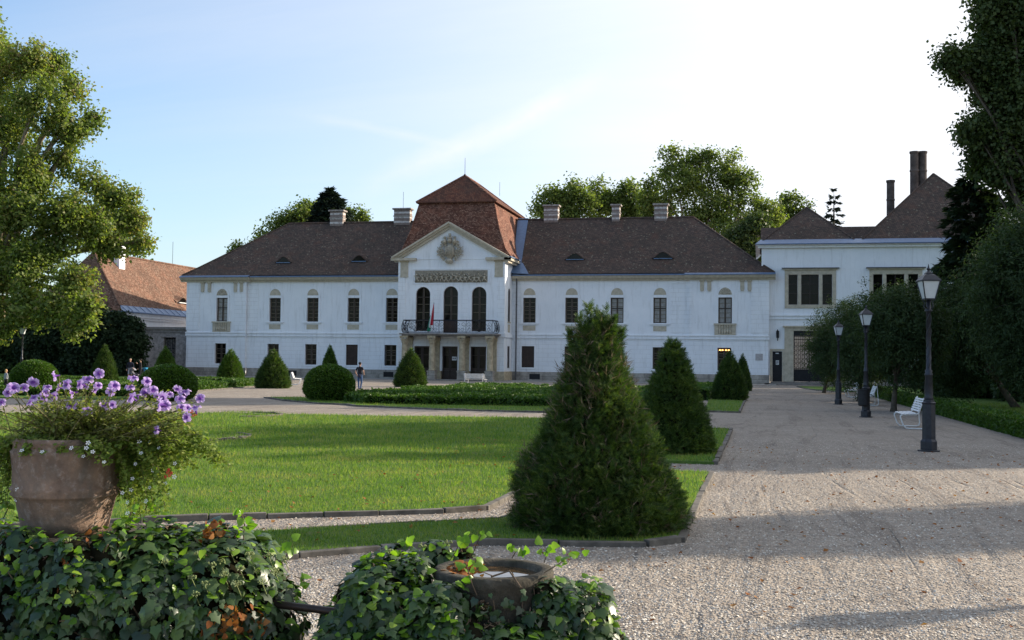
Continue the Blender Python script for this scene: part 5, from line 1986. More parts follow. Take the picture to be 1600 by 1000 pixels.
# next row beyond the hedge
for label, bx, Y, cpx, cpy, rpx, rpy in (
        ('dark rounded tree behind the nearest lamp post', 11.6, 56, 1490, 530, 62, 88),
        ('large dark willow-like tree at the right edge beyond the hedge', 12.6, 46, 1625, 470, 108, 150),):
    cx, cz = F(cpx, cpy, Y)
    s = math.hypot(cx, Y) / FP
    alley_tree(label, bx, Y, cx, cz, rpx * s, rpy * s, n=2200 if rpx > 100 else 1300, r0=.16)
# trees further right along the drive whose shade falls over gravel and lawn
for label, bx, Y, cz, rx, rz_, n in (
        ('alley tree outside the frame shading the near gravel', 14.5, 22.0, 5.2, 1.9, 3.4, 900),
        ('alley tree outside the frame shading the middle gravel', 15.5, 33.5, 6.0, 3.4, 4.6, 1400),
        ('alley tree outside the frame shading the far gravel and lawn', 15.5, 41.5, 6.5, 3.8, 5.0, 1400),):
    alley_tree(label, bx, Y, bx, cz, rx, rz_, n=n, r0=.18)


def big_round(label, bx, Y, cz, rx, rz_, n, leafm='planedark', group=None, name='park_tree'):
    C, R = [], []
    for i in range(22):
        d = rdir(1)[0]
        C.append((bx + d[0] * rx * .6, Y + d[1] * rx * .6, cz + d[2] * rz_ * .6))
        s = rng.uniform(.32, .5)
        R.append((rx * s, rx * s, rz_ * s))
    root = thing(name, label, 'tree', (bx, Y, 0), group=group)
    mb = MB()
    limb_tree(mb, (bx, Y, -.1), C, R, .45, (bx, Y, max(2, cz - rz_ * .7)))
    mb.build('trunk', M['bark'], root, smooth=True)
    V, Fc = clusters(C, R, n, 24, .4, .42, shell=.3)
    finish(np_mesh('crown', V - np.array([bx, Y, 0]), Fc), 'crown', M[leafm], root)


park = 'park trees on the right casting shade'
big_round('nearest tall park tree outside the right edge', 27, 50, 10, 7.5, 9, 1500, group=park)
big_round('second tall park tree outside the right edge', 24, 66, 9, 7, 8, 1500, group=park)
big_round('broad low park tree outside the right edge behind the willow-like one', 20, 57, 6, 4.5, 5.4, 1100, group=park)
big_round('park tree outside the right edge beside the near hedge', 24, 41, 8, 5, 7, 1200, group=park)
big_round('third tall park tree outside the right edge', 27, 84, 10, 7.5, 8.5, 1400, group=park)
big_round('farthest tall park tree outside the right edge', 25, 101, 9, 6.5, 8, 1300, group=park)

for i, (X_, Y_) in enumerate(((18.5, 38.5), (19.5, 48), (21, 66), (23.5, 77), (26, 89), (28, 101))):  # unseen trees added to block low sun from the right lawn and hedge
    big_round(('bushy low tree added outside the right edge for shade, %s one up the lawn' % ('first', 'second', 'third', 'fourth', 'fifth', 'sixth', 'seventh')[i]), X_, Y_, 3.6, 3.8, 3.9, 800, group='bushy shade trees added along the right lawn', name='bushy_shade_tree')

# dark yews and shrubs under the plane tree
def shrub(name, label, bx, Y, clumps, mt, n_cl, per, sig, leaf, cat='shrub', tmpl=LEAF, group=None, shell=.55, droop=0):
    C, R = [], []
    for px, py, rp, dy in clumps:
        X, Z = F(px, py, Y + dy)
        r = rp / FP * Y * 1.05
        C.append((X, Y + dy, max(Z, .3)))
        R.append((r, r * .8, r))
    root = thing(name, label, cat, (bx, Y, 0), group=group)
    mb = MB()
    for c in C:
        mb.tube([(bx, Y, 0), (bx + (c[0] - bx) * .5, (Y + c[1]) / 2, c[2] * .6), c], [.12, .08, .03], 5)
    mb.build('stems', M['bark'], root)
    V, Fc = clusters(C, R, n_cl, per, sig, leaf, tmpl=tmpl, shell=shell, droop=droop)
    finish(np_mesh('foliage', V - np.array([bx, Y, 0]), Fc), 'foliage', M[mt], root)


SPRAY = ([(0, 0, 0), (.5, -.12, .03), (1, 0, -.1), (.5, .12, .03), (.25, -.32, 0), (.8, -.34, -.05), (.25, .32, 0), (.8, .34, -.05)], [(0, 1, 2, 3), (0, 4, 5, 1), (0, 3, 7, 6)])
bx = F(170, 580, 101)[0]
shrub('yew_shrub', 'large dark spreading yew in front of the outbuilding wall', bx, 101, [(175, 520, 34, 0), (205, 535, 26, 0), (150, 530, 36, 0), (195, 568, 32, 0), (165, 570, 40, 1), (205, 508, 14, 0), (185, 500, 12, 0), (140, 560, 36, 0)],
      'conifer', 1900, 22, .24, .32, tmpl=SPRAY)
bx = F(90, 580, 104)[0]
shrub('dark_shrub', 'dense dark shrub in the shade under the plane tree', bx, 104, [(100, 530, 40, 0), (60, 540, 40, 0), (115, 565, 40, 0), (70, 575, 40, 0), (90, 500, 30, 2)], 'conifer', 1500, 20, .25, .32, tmpl=SPRAY)
bx = F(10, 580, 106)[0]
shrub('dark_shrub', 'dark leafy shrub behind the far left lamp post', bx, 106, [(10, 545, 40, 0), (-30, 545, 45, 0), (30, 575, 35, 0), (-10, 580, 40, 0), (40, 520, 34, 0)], 'willow', 900, 24, .3, .4)
for i, (px, Y, w_) in enumerate(((120, 108, 46), (40, 112, 60), (-50, 110, 60))):
    bx = F(px, 580, Y)[0]
    shrub('dark_shrub', ('tall dark evergreen directly behind the spreading yew', 'tall dark evergreen in the middle of the left thicket', 'tall dark evergreen at the left end of the thicket')[i], bx, Y,
          [(px - 20, 500, w_ * .7, 0), (px + 15, 490, w_ * .6, 0), (px, 540, w_, 0), (px + 10, 575, w_, 0)], 'conifer', 1300, 20, .3, .38, tmpl=SPRAY)
# undergrowth right, below the fir
for lab, px, Y, pts in (('low dark shrub under the fir beyond the hedge', 1520, 72, [(1500, 590, 24, 0), (1530, 585, 28, 0), (1560, 592, 24, 0)]),
                        ('low dark shrub at the right edge beyond the lawn', 1590, 66, [(1585, 600, 22, 0), (1610, 590, 30, 0), (1560, 575, 30, 3)]),
                        ('dark shrub in front of the annex plinth', 1455, 98, [(1440, 592, 14, 0), (1465, 585, 20, 0), (1480, 570, 24, 0)])):
    bx = F(px, 600, Y)[0]
    shrub('dark_shrub', lab, bx, Y, pts, 'willow', 500, 24, .22, .24)

# ------------------------------------------------------------------ clipped yews
NSPR = ([(0, -.02, 0), (0, .02, 0), (1, 0, 0)] + sum([[(u, s * .02, 0), (u + .12, s * .02, 0), (u + .30, s * .34 * (1 - u * .5), .06)] for u in (.08, .26, .44, .62, .78) for s in (-1, 1)], []),
        [(i * 3, i * 3 + 1, i * 3 + 2) for i in range(11)])


def lathe_pts(n, prof, lump, seed=0.0, lumpf=2.2):
    """random points on a turned profile [(r,z)...] with noisy radius; returns P, outward normal, radius"""
    pr_ = np.array(prof)
    seglen = np.hypot(*(pr_[1:] - pr_[:-1]).T) * (pr_[1:, 0] + pr_[:-1, 0] + .02)
    si = rng.choice(len(seglen), n, p=seglen / seglen.sum())
    t = rng.random(n)
    r = pr_[si, 0] * (1 - t) + pr_[si + 1, 0] * t
    z = pr_[si, 1] * (1 - t) + pr_[si + 1, 1] * t
    dr = pr_[si + 1] - pr_[si]
    a = rng.uniform(0, 2 * math.pi, n)
    f = np.array([noise.noise((math.cos(q) * lumpf + seed, math.sin(q) * lumpf, w_ * lumpf)) for q, w_ in zip(a, z)])
    f2 = np.array([noise.noise((math.cos(q) * lumpf * 3.2 + seed + 9, math.sin(q) * lumpf * 3.2, w_ * lumpf * 2.6)) for q, w_ in zip(a, z)])
    k = 1 + lump * (f * 1.3 + f2 * .7)
    P = np.column_stack([np.cos(a) * r * k, np.sin(a) * r * k, z + lump * f2 * .15])
    nr, nz = dr[:, 1], -dr[:, 0]
    N = unit(np.column_stack([np.cos(a) * nr, np.sin(a) * nr, nz]))
    return P, N, f2


def topiary_mesh(name, prof, n, size, lump, up=.5, tmpl=NSPR, depth=.06, seed=0.0):
    P, N, f2 = lathe_pts(n, prof, lump, seed)
    P = P - N * (rng.random(n) ** 1.5 * depth)[:, None]
    T = N * .8 + rdir(n) * .55 + np.array([0, 0, up])
    V, Fc = scatter(P, rdir(n) * .7 + np.array([0, 0, .6]), T, size * rng.uniform(.55, 1.3, n), *tmpl)
    return np_mesh(name, V, Fc)


def hull_mesh(prof, k=.86, zk=.95):  # added dark core that blocks see-through, in place of the shaded inside
    m = MB().lathe([(max(.004, r * k), z * zk) for r, z in prof], seg=20)
    return m


# nearest yew: tall ragged cone with dry twigs showing
bx, Y = -1.80, 12.45
s_ = math.hypot(.9, 12.6) / FP
Zof = lambda py: CH + (567.8 - py) * s_ * 1.0
prof1 = [(rp * s_, Zof(py)) for rp, py in ((106, 843), (122, 828), (128, 803), (125, 778), (117, 752), (104, 722), (94, 702), (82, 677), (71, 652), (62, 627), (53, 600), (43, 574), (35, 552), (28, 534), (22, 518), (14, 505), (4, 498))]
prof1 = [(r, max(.02, z)) for r, z in prof1]
yewn = thing('yew_topiary', 'nearest and largest ragged yew cone with dry brown twigs', 'topiary', (bx, Y, 0), group='clipped yew cones')
me = topiary_mesh('foliage', prof1, 21000, .105, .11, up=.5, depth=.16, seed=3.1)
finish(me, 'foliage', M['yew'], yewn)
P, N, f2 = lathe_pts(3200, prof1, .11, 3.1)
keep = (f2 < -.05) | ((P[:, 2] > 1.3) & (P[:, 0] * .8 - P[:, 1] * .5 < .35)) | (P[:, 0] * .75 + P[:, 1] * .3 < -.55)
P, N = P[keep], N[keep]
T = N * .55 + rdir(len(P)) * .5 + np.array([0, 0, .75])
TW = ([(0, -.012, 0), (0, .012, 0), (1, 0, .05), (.3, -.01, 0), (.38, .01, 0), (.8, .22, .02), (.5, -.01, 0), (.58, .01, 0), (.92, -.2, .02)], [(0, 1, 2), (3, 4, 5), (6, 7, 8)])
V, Fc = scatter(P - N * .03, rdir(len(P)), T, rng.uniform(.09, .26, len(P)), *TW)
finish(np_mesh('dry_twigs', V, Fc), 'dry_twigs', M['yewdead'], yewn)
# leading shoots at the tip
n = 1500
a = rng.uniform(0, 6.283, n); u = rng.random(n)
lead = rng.integers(0, 7, n)
lx = np.array([-.20, -.08, .0, .1, .2, .27, -.3])[lead]; ly = np.array([.05, -.1, .08, 0, -.06, .08, 0])[lead]
lh = np.array([2.38, 2.50, 2.44, 2.46, 2.36, 2.22, 2.2])[lead]
z = 1.85 + (lh - 1.85) * u
P = np.column_stack([lx * (.7 + .3 * u) + np.cos(a) * .05 * (1.1 - u), ly + np.sin(a) * .05 * (1.1 - u), z])
V, Fc = scatter(P, rdir(n), np.column_stack([np.cos(a) * .6, np.sin(a) * .6, np.full(n, .8)]), rng.uniform(.05, .11, n), *NSPR)
finish(np_mesh('leading_shoots', V, Fc), 'leading_shoots', M['yew'], yewn)
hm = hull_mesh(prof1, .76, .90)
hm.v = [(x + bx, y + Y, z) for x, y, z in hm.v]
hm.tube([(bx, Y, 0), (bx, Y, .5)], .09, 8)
hm.build('inner_hull', M['shadehull'], yewn)


def cone_prof(r, h, belly=.12):
    out = [(r * .82, .03), (r * .97, .14), (r, .30)]
    for i in range(1, 12):
        t = i / 11
        rr = r * ((1 - t) ** .92) + r * belly * math.sin(math.pi * t)
        out.append((max(rr, .015), .30 + (h - .30) * t))
    return out


# second yew
bx2, Y2 = -1.78, 23.4
s_ = math.hypot(3.5, 23.2) / FP
prof2 = [(rp * s_, CH + (571.0 - py) * s_) for rp, py in ((54, 716), (60, 705), (60, 690), (56, 672), (50, 650), (42, 630), (35, 610), (29, 590), (22, 570), (15, 553), (8, 540), (3, 534))]
y2 = thing('yew_topiary', 'second yew cone behind the nearest one, dense and green', 'topiary', (bx2, Y2, 0), group='clipped yew cones')
finish(topiary_mesh('foliage', [(r, max(.02, z)) for r, z in prof2], 13000, .115, .075, up=.45, depth=.12, seed=8.0), 'foliage', M['yew'], y2)
hm = hull_mesh(prof2, .86, .94)
hm.v = [(x + bx2, y + Y2, max(z, 0)) for x, y, z in hm.v]
hm.build('inner_hull', M['shadehull'], y2)

# farther clipped cones, two shapes of mesh reused at their measured sizes
pA = cone_prof(1.0, 2.4)
meA = topiary_mesh('foliage', pA, 5200, .20, .05, up=.4, depth=.08, seed=1.0)
meA.materials.append(M['yew'])
hA = hull_mesh(pA, .88, .95)
meH = bpy.data.meshes.new('inner_hull')
meH.from_pydata([tuple(v) for v in hA.v], [], hA.f)
meH.materials.append(M['shadehull'])
meC = meA.copy(); meC.materials.clear(); meC.materials.append(M['box'])
for label, px, py, top, wpx, me_ in (
        ('dark yew cone before the lit ground window of the right wing', 1140, 626, 551, 54, meA),
        ('slender yew cone just behind another at the right end', 1160, 611, 555, 28, meA),
        ('dark yew cone in front of the leftmost portico column', 641, 605, 546, 51, meA),
        ('dark yew cone beside the white bench left of the ball', 426, 607, 548, 54, meA),
        ('light green yew cone before the leftmost ground window', 360, 594, 547, 40, meC),
        ('small green yew cone peeping over the big box ball', 515, 592, 541, 28, meC),
        ('pale green yew cone at the foot of the gate wall', 258, 592, 543, 36, meC),
        ('dark yew cone under the plane tree at left', 163, 600, 541, 38, meA)):
    gx, gy = G(px, py)
    d = math.hypot(gx, gy)
    r = wpx / 2 / FP * d * .93
    gx, gy = gx * (1 + r * .7 / d), gy * (1 + r * .7 / d)
    zt = F(px, top, gy)[1]
    root = thing('yew_topiary', label, 'topiary', (gx, gy, 0), random.uniform(0, 6), group='clipped yew cones')
    for nm, m_ in (('foliage', me_), ('inner_hull', meH)):
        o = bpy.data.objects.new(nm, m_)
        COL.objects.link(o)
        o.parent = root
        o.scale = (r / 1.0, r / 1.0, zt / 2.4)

# clipped box balls
pB = [(.62, .02), (.86, .18), (.985, .45), (1.0, .72), (.96, 1.0), (.84, 1.25), (.65, 1.46), (.40, 1.60), (.15, 1.67), (.02, 1.68)]
meB = topiary_mesh('foliage', pB, 15000, .085, .02, up=.2, depth=.05, seed=2.0, tmpl=([(0, 0, 0), (.5, -.3, .08), (1, 0, 0), (.5, .3, .08)], [(0, 1, 2, 3)]))
meB.materials.append(M['box'])
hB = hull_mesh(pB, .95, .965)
meHB = bpy.data.meshes.new('ball_hull')
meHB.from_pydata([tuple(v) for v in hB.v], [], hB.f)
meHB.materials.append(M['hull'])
for label, px, py, top, wpx in (('big round clipped box ball left of the parterre hedge', 514, 628, 570, 81),
                                ('clipped box ball behind the purple petunias, before the gate wall', 262, 627, 570, 88),
                                ('clipped box ball near the far left lamp post', 53, 615, 563, 68)):
    gx, gy = G(px, py)
    d = math.hypot(gx, gy)
    r = wpx / 2 / FP * d * .96
    gx, gy = gx * (1 + r * .75 / d), gy * (1 + r * .75 / d)
    zt = F(px, top, gy)[1]
    root = thing('box_ball', label, 'topiary', (gx, gy, 0), random.uniform(0, 6), group='clipped box balls')
    for nm, m_ in (('foliage', meB), ('ball_hull', meHB)):
        o = bpy.data.objects.new(nm, m_)
        COL.objects.link(o)
        o.parent = root
        o.scale = (r, r, zt / 1.68)


# ------------------------------------------------------------------ hedges
def hedge(name, label, runs, dens=900, leaf=.05, mt='box', cat='hedge', group=None, kind=None):
    """runs: list of (points[(x,y)...], width, height)"""
    Ps, Ns = [], []
    hull = MB()
    for pts, w_, h in runs:
        for (xa, ya), (xb, yb) in zip(pts, pts[1:]):
            L = math.hypot(xb - xa, yb - ya)
            if L < .01: continue
            dx, dy = (xb - xa) / L, (yb - ya) / L
            nx, ny = -dy, dx
            k = w_ / 2 - .04
            e = w_ * .3
            xa2, ya2, xb2, yb2 = xa - dx * e, ya - dy * e, xb + dx * e, yb + dy * e
            q = [(xa2 + nx * k, ya2 + ny * k), (xb2 + nx * k, yb2 + ny * k), (xb2 - nx * k, yb2 - ny * k), (xa2 - nx * k, ya2 - ny * k)]
            hull.slab(q[::-1], .0, h - .05)
            dist = max(12, math.hypot((xa + xb) / 2, (ya + yb) / 2))
            n = int(dens * (L + w_) * (w_ + 2 * h) * min(1, (48 / dist) ** 1.2))
            t = rng.uniform(-w_ / 2 / L, 1 + w_ / 2 / L, n)
            s_ = rng.uniform(0, w_ + 2 * h, n)
            top = (s_ > h) & (s_ < h + w_)
            off = np.where(top, s_ - h - w_ / 2, np.where(s_ <= h, -w_ / 2, w_ / 2))
            z = np.where(top, h, np.where(s_ <= h, s_, s_ - h - w_))
            x = xa + dx * L * t + nx * off
            y = ya + dy * L * t + ny * off
            nz = np.array([noise.noise((a_ * 1.6, b_ * 1.6, c_ * 2)) for a_, b_, c_ in zip(x, y, z)])
            z = np.clip(z + nz * .07 * top, .02, None)
            N = np.column_stack([np.where(top, 0, np.sign(off) * nx), np.where(top, 0, np.sign(off) * ny), np.where(top, 1.0, .15)])
            P = np.column_stack([x, y, z]) + N * (nz * .05)[:, None] - N * (rng.random(n) * .05)[:, None]
            Ps.append(P); Ns.append(N)
    P, N = np.concatenate(Ps), np.concatenate(Ns)
    n = len(P)
    cx, cy = P[:, 0].mean(), P[:, 1].mean()
    root = thing(name, label, cat, (cx, cy, 0), group=group)
    if kind: root['kind'] = kind
    T = N * .6 + rdir(n) * .8
    V, Fc = scatter(P - np.array([cx, cy, 0]), N * .5 + rdir(n) * .8, T, leaf * rng.uniform(.6, 1.3, n), *LEAF)
    finish(np_mesh('foliage', V, Fc), 'foliage', M[mt], root)
    hull.build('inner_hull', M['hull'], root)  # solid dark core standing in for the shade inside the hedge
    return root


# right hedge along the drive
hedge('hedge', 'long low clipped hedge along the right side of the drive', [([(7.05, 26), (7.05, 40), (7.05, 60), (7.1, 82)], .55, .50)], 1300, .085)
# parterre before the portico
P0 = [(-17.4, 46.6), (-16.2, 45.0), (-8.0, 46.2), (-5.6, 46.4)]
runs = [([(-18.2, 50.5), (-17.5, 47.2), (-16.0, 45.2), (-12.0, 45.9), (-8.0, 46.4), (-5.7, 46.6)], .9, .37)]
for off, h in ((2.6, .36), (5.4, .35), (8.6, .35), (12.5, .34), (17, .34), (22, .34), (28, .34)):
    x0 = -19.4
    seg = []
    for i in range(11):
        t = i / 10
        seg.append((x0 + 1.2 + (-5.7 - x0 - 1.2) * t, 46.6 + off + .5 * math.sin(t * 9 + off)))
    # broken embroidery bands
    runs.append((seg[:4], .95, h)); runs.append((seg[4:8], 1.0, h)); runs.append((seg[8:], .95, h))
for i in range(9):
    a, b = -18.2 - (i % 3) * .3, 49 + i * 3.2
    runs.append(([(a, b - 1), (a + .5, b + 1.8)], .85, .35))
for x0, y0, r_ in ((-12, 51, 1.5), (-9, 55, 1.8), (-14.5, 56, 1.7), (-8, 62, 2), (-13, 63, 2.0), (-18, 62, 1.8), (-10, 70, 2.4), (-17, 71, 2.4)):
    runs.append(([(x0 + r_ * math.cos(t), y0 + r_ * math.sin(t)) for t in np.linspace(0, 5.4, 9)], .7, .36))
hedge('parterre_hedge', 'low clipped box parterre in front of the portico', runs, 420, .12)
# left parterre hedges
hedge('parterre_hedge', 'low sunlit box hedge left of the dark yew cones', [([(-31.9, 57.5), (-34.4, 70), (-37.2, 77)], 1.0, .40), ([(-31.9, 57.5), (-38, 54.0), (-46, 56)], 1.0, .40),
      ([(-34, 62), (-42, 64), (-50, 66)], 1.2, .38), ([(-35.5, 68), (-44, 72), (-52, 74)], 1.2, .38), ([(-37.2, 77), (-46, 80)], 1.2, .40), ([(-33, 58), (-38, 60), (-47, 61)], .9, .38)], 420, .12)
hedge('parterre_hedge', 'low box hedge behind the petunias at left', [([(-28.2, 48.2), (-33, 46.5), (-42, 48)], 1.0, .38), ([(-28.2, 48.2), (-30.2, 52.5)], 1.0, .38)], 420, .12)
hedge('parterre_hedge', 'short box hedge behind the second yew cone', [([(-3.4, 60), (-3.6, 78)], 1.4, .6)], 420, .12)
#--SPLIT-PROPS--
def D(px, py, depth):
    """point on the sight line at a given distance straight ahead of the camera (metres)"""
    v = _ray(px, py)
    f = _M3 @ Vector((0, 0, -1))
    fl_ = Vector((f.x, f.y, 0)).normalized()
    t = depth / (v.x * fl_.x + v.y * fl_.y)
    return Vector((v.x * t, v.y * t, CH + v.z * t))


# ------------------------------------------------------------------ street lamps
def make_lamp(name, label, loc, group):
    r = thing(name, label, 'street lamp', loc, group=group)
    o = Vector(loc)
    m = MB()
    m.lathe([(.25, 0), (.25, .03), (.19, .035)], o, 8)
    m.lathe([(.185, .03), (.185, .22), (.15, .27), (.145, 1.04), (.165, 1.07), (.12, 1.10), (.12, 1.14)], o, 8)
    m.build('base', M['lampmetal'], r, bevel=.006)
    for k in range(8):
        pass
    m = MB()
    m.lathe([(.085, 1.12), (.105, 1.17), (.085, 1.22), (.095, 1.30), (.075, 1.66), (.09, 1.68), (.09, 1.71), (.07, 1.73), (.085, 1.78), (.055, 1.81), (.047, 3.08), (.085, 3.10), (.085, 3.13), (.045, 3.15), (.04, 3.36)], o, 14)
    # spiral fluting up the slim shaft
    for k in range(3):
        a0 = k * 2.094
        pts = [(o.x + .05 * math.cos(a0 + t * 9), o.y + .05 * math.sin(a0 + t * 9), o.z + 1.84 + 1.22 * t) for t in np.linspace(0, 1, 34)]
        m.tube(pts, .010, 4)
    m.build('shaft', M['lampmetal'], r, smooth=True)
    m = MB()
    for k in range(4):
        a = math.pi / 4 + k * math.pi / 2
        ca, sa = math.cos(a), math.sin(a)
        m.tube([(o.x + .05 * ca, o.y + .05 * sa, o.z + 3.13), (o.x + .11 * ca, o.y + .11 * sa, o.z + 3.2), (o.x + .09 * ca, o.y + .09 * sa, o.z + 3.3), (o.x + .15 * ca, o.y + .15 * sa, o.z + 3.37)], .012, 5)
        m.tube([(o.x + .155 * ca, o.y + .155 * sa, o.z + 3.38), (o.x + .27 * ca, o.y + .27 * sa, o.z + 3.77)], .014, 5)
    q0 = [(o.x + .165 * math.cos(math.pi / 4 + k * math.pi / 2), o.y + .165 * math.sin(math.pi / 4 + k * math.pi / 2)) for k in range(4)]
    m.slab(q0, o.z + 3.36, o.z + 3.385)
    rings_ = [(.30, 3.765), (.30, 3.79), (.17, 3.90), (.10, 3.93), (.10, 3.95), (.05, 3.99)]
    vs, fs = [], []
    for R_, z in rings_:
        for k in range(4):
            a = math.pi / 4 + k * math.pi / 2
            vs.append((o.x + R_ * math.cos(a), o.y + R_ * math.sin(a), o.z + z))
    for i in range(len(rings_) - 1):
        for k in range(4):
            fs.append((i * 4 + k, i * 4 + (k + 1) % 4, (i + 1) * 4 + (k + 1) % 4, (i + 1) * 4 + k))
    fs.append((3, 2, 1, 0))
    m.add(vs, fs)
    m.lathe([(.04, 3.97), (.025, 4.01), (.045, 4.04), (.02, 4.08), (.012, 4.12), (.002, 4.16)], o, 8)
    ln = m.build('lantern', M['lampmetal'], r)
    m = MB()
    vs = []
    for R_, z in ((.15, 3.387), (.262, 3.762)):
        for k in range(4):
            a = math.pi / 4 + k * math.pi / 2
            vs.append((o.x + R_ * math.cos(a), o.y + R_ * math.sin(a), o.z + z))
    m.add(vs, [(k, (k + 1) % 4, (k + 1) % 4 + 4, k + 4) for k in range(4)] + [(3, 2, 1, 0), (4, 5, 6, 7)])
    m.build('lamp_glass', M['lampglass'], ln)
    return r


def copy_tree(o, parent=None, loc=None, label=None, rz=None):
    c = o.copy()
    COL.objects.link(c)
    c.parent = parent
    if loc is not None: c.location = loc
    if rz is not None: c.rotation_euler = (0, 0, rz)
    if label: c['label'] = label
    for ch in list(o.children):
        copy_tree(ch, c)
    return c


gl = 'ornate iron street lamps'
lamp = make_lamp('street_lamp', 'nearest dark iron street lamp with square lantern on the right of the drive', (3.63, 26.3, 0), gl)
lamp.rotation_euler = (0, 0, .2)
copy_tree(lamp, None, (3.76, 43.05, 0), 'middle street lamp on the drive with a black litter bin fixed to it')
copy_tree(lamp, None, (3.68, 56.84, 0), 'third street lamp up the drive, before the farthest round tree')
copy_tree(lamp, None, (*G(33, 600), 0), 'street lamp at far left in front of the dark shrubs')
copy_tree(lamp, None, (8.9, 13.9, 0), 'street lamp outside the frame whose thin shadow crosses the near gravel')

# litter bin on the second lamp
bn = thing('litter_bin', 'black round litter bin fixed to the middle lamp post', 'litter bin', (3.66, 42.80, .42))
o = Vector((3.66, 42.80, 0))
MB().lathe([(.17, .42), (.20, .46), (.205, .98), (.22, .99), (.22, 1.03), (.19, 1.03), (.19, .70)], o, 16).build('bin_body', M['iron'], bn)
MB().tube([(3.66, 42.99, .6), (3.76, 43.05, .6)], .03, 5).tube([(3.66, 42.99, .9), (3.76, 43.05, .9)], .03, 5).build('bracket', M['iron'], bn)


# ------------------------------------------------------------------ benches
def make_bench(label, loc, rz, L=1.8, slats=7):
    """seat faces local -X, back on +X, slats run along local Y; two bent tube end frames"""
    r = thing('park_bench', label, 'bench', loc, 0, group='white slatted park benches')
    o = Vector(loc)
    m = MB()
    ns = 4
    for i in range(ns):
        x = -.30 + i * .115
        m.box(o.x + x, o.x + x + .085, o.y - L / 2, o.y + L / 2, o.z + .44 + .006 * i, o.z + .465 + .006 * i)
    m.build('seat', M['benchwhite'], r, bevel=.005)
    m = MB()
    for i in range(slats - 1):
        z = .53 + i * .068
        x = .17 + i * .026
        vs = []
        for yy in (o.y - L / 2, o.y + L / 2):
            vs += [(o.x + x, yy, o.z + z), (o.x + x + .02, yy, o.z + z - .004), (o.x + x + .038, yy, o.z + z + .046), (o.x + x + .018, yy, o.z + z + .05)]
        m.add(vs, [(0, 1, 2, 3), (7, 6, 5, 4), (0, 4, 5, 1), (1, 5, 6, 2), (2, 6, 7, 3), (3, 7, 4, 0)])
    m.build('backrest', M['benchwhite'], r)
    for s in (-1, 1):
        y = o.y + s * (L / 2 - .12)
        m = MB()
        pts = [(.36, .95), (.33, .90), (.20, .50), (.12, .43), (-.26, .43), (-.33, .40), (-.33, .34), (-.25, .12), (-.17, .03), (-.08, .02), (.30, .02), (.40, .05), (.42, .14), (.38, .60), (.36, .90)]
        m.tube([(o.x + a, y, o.z + b) for a, b in pts], .02, 6)
        m.build('end_frame', M['benchwhite'], r, smooth=True)
    r.rotation_euler = (0, 0, rz)
    return r


gx, gy = G(1427, 671)
b0 = make_bench('nearest white slatted bench, half hidden behind the nearest lamp post', (gx - .02, gy + .9, 0), 0)
b1 = copy_tree(b0, None, (*G(1350, 634), 0), 'white bench directly behind the lamp post with the litter bin')
b1.location.y += .9; b1.location.x += .25
b2 = copy_tree(b0, None, (*G(1331, 621), 0), 'farthest white bench beside the alley tree up the drive', rz=.05)
gx, gy = G(463, 601)
copy_tree(b0, None, (gx, gy, 0), 'white tube-framed bench between dark yew cone and box ball', rz=rad(200))
gx, gy = G(738, 602)
copy_tree(b0, None, (gx, gy + 1, 0), 'white bench seen from behind in front of the portico door', rz=rad(-98))


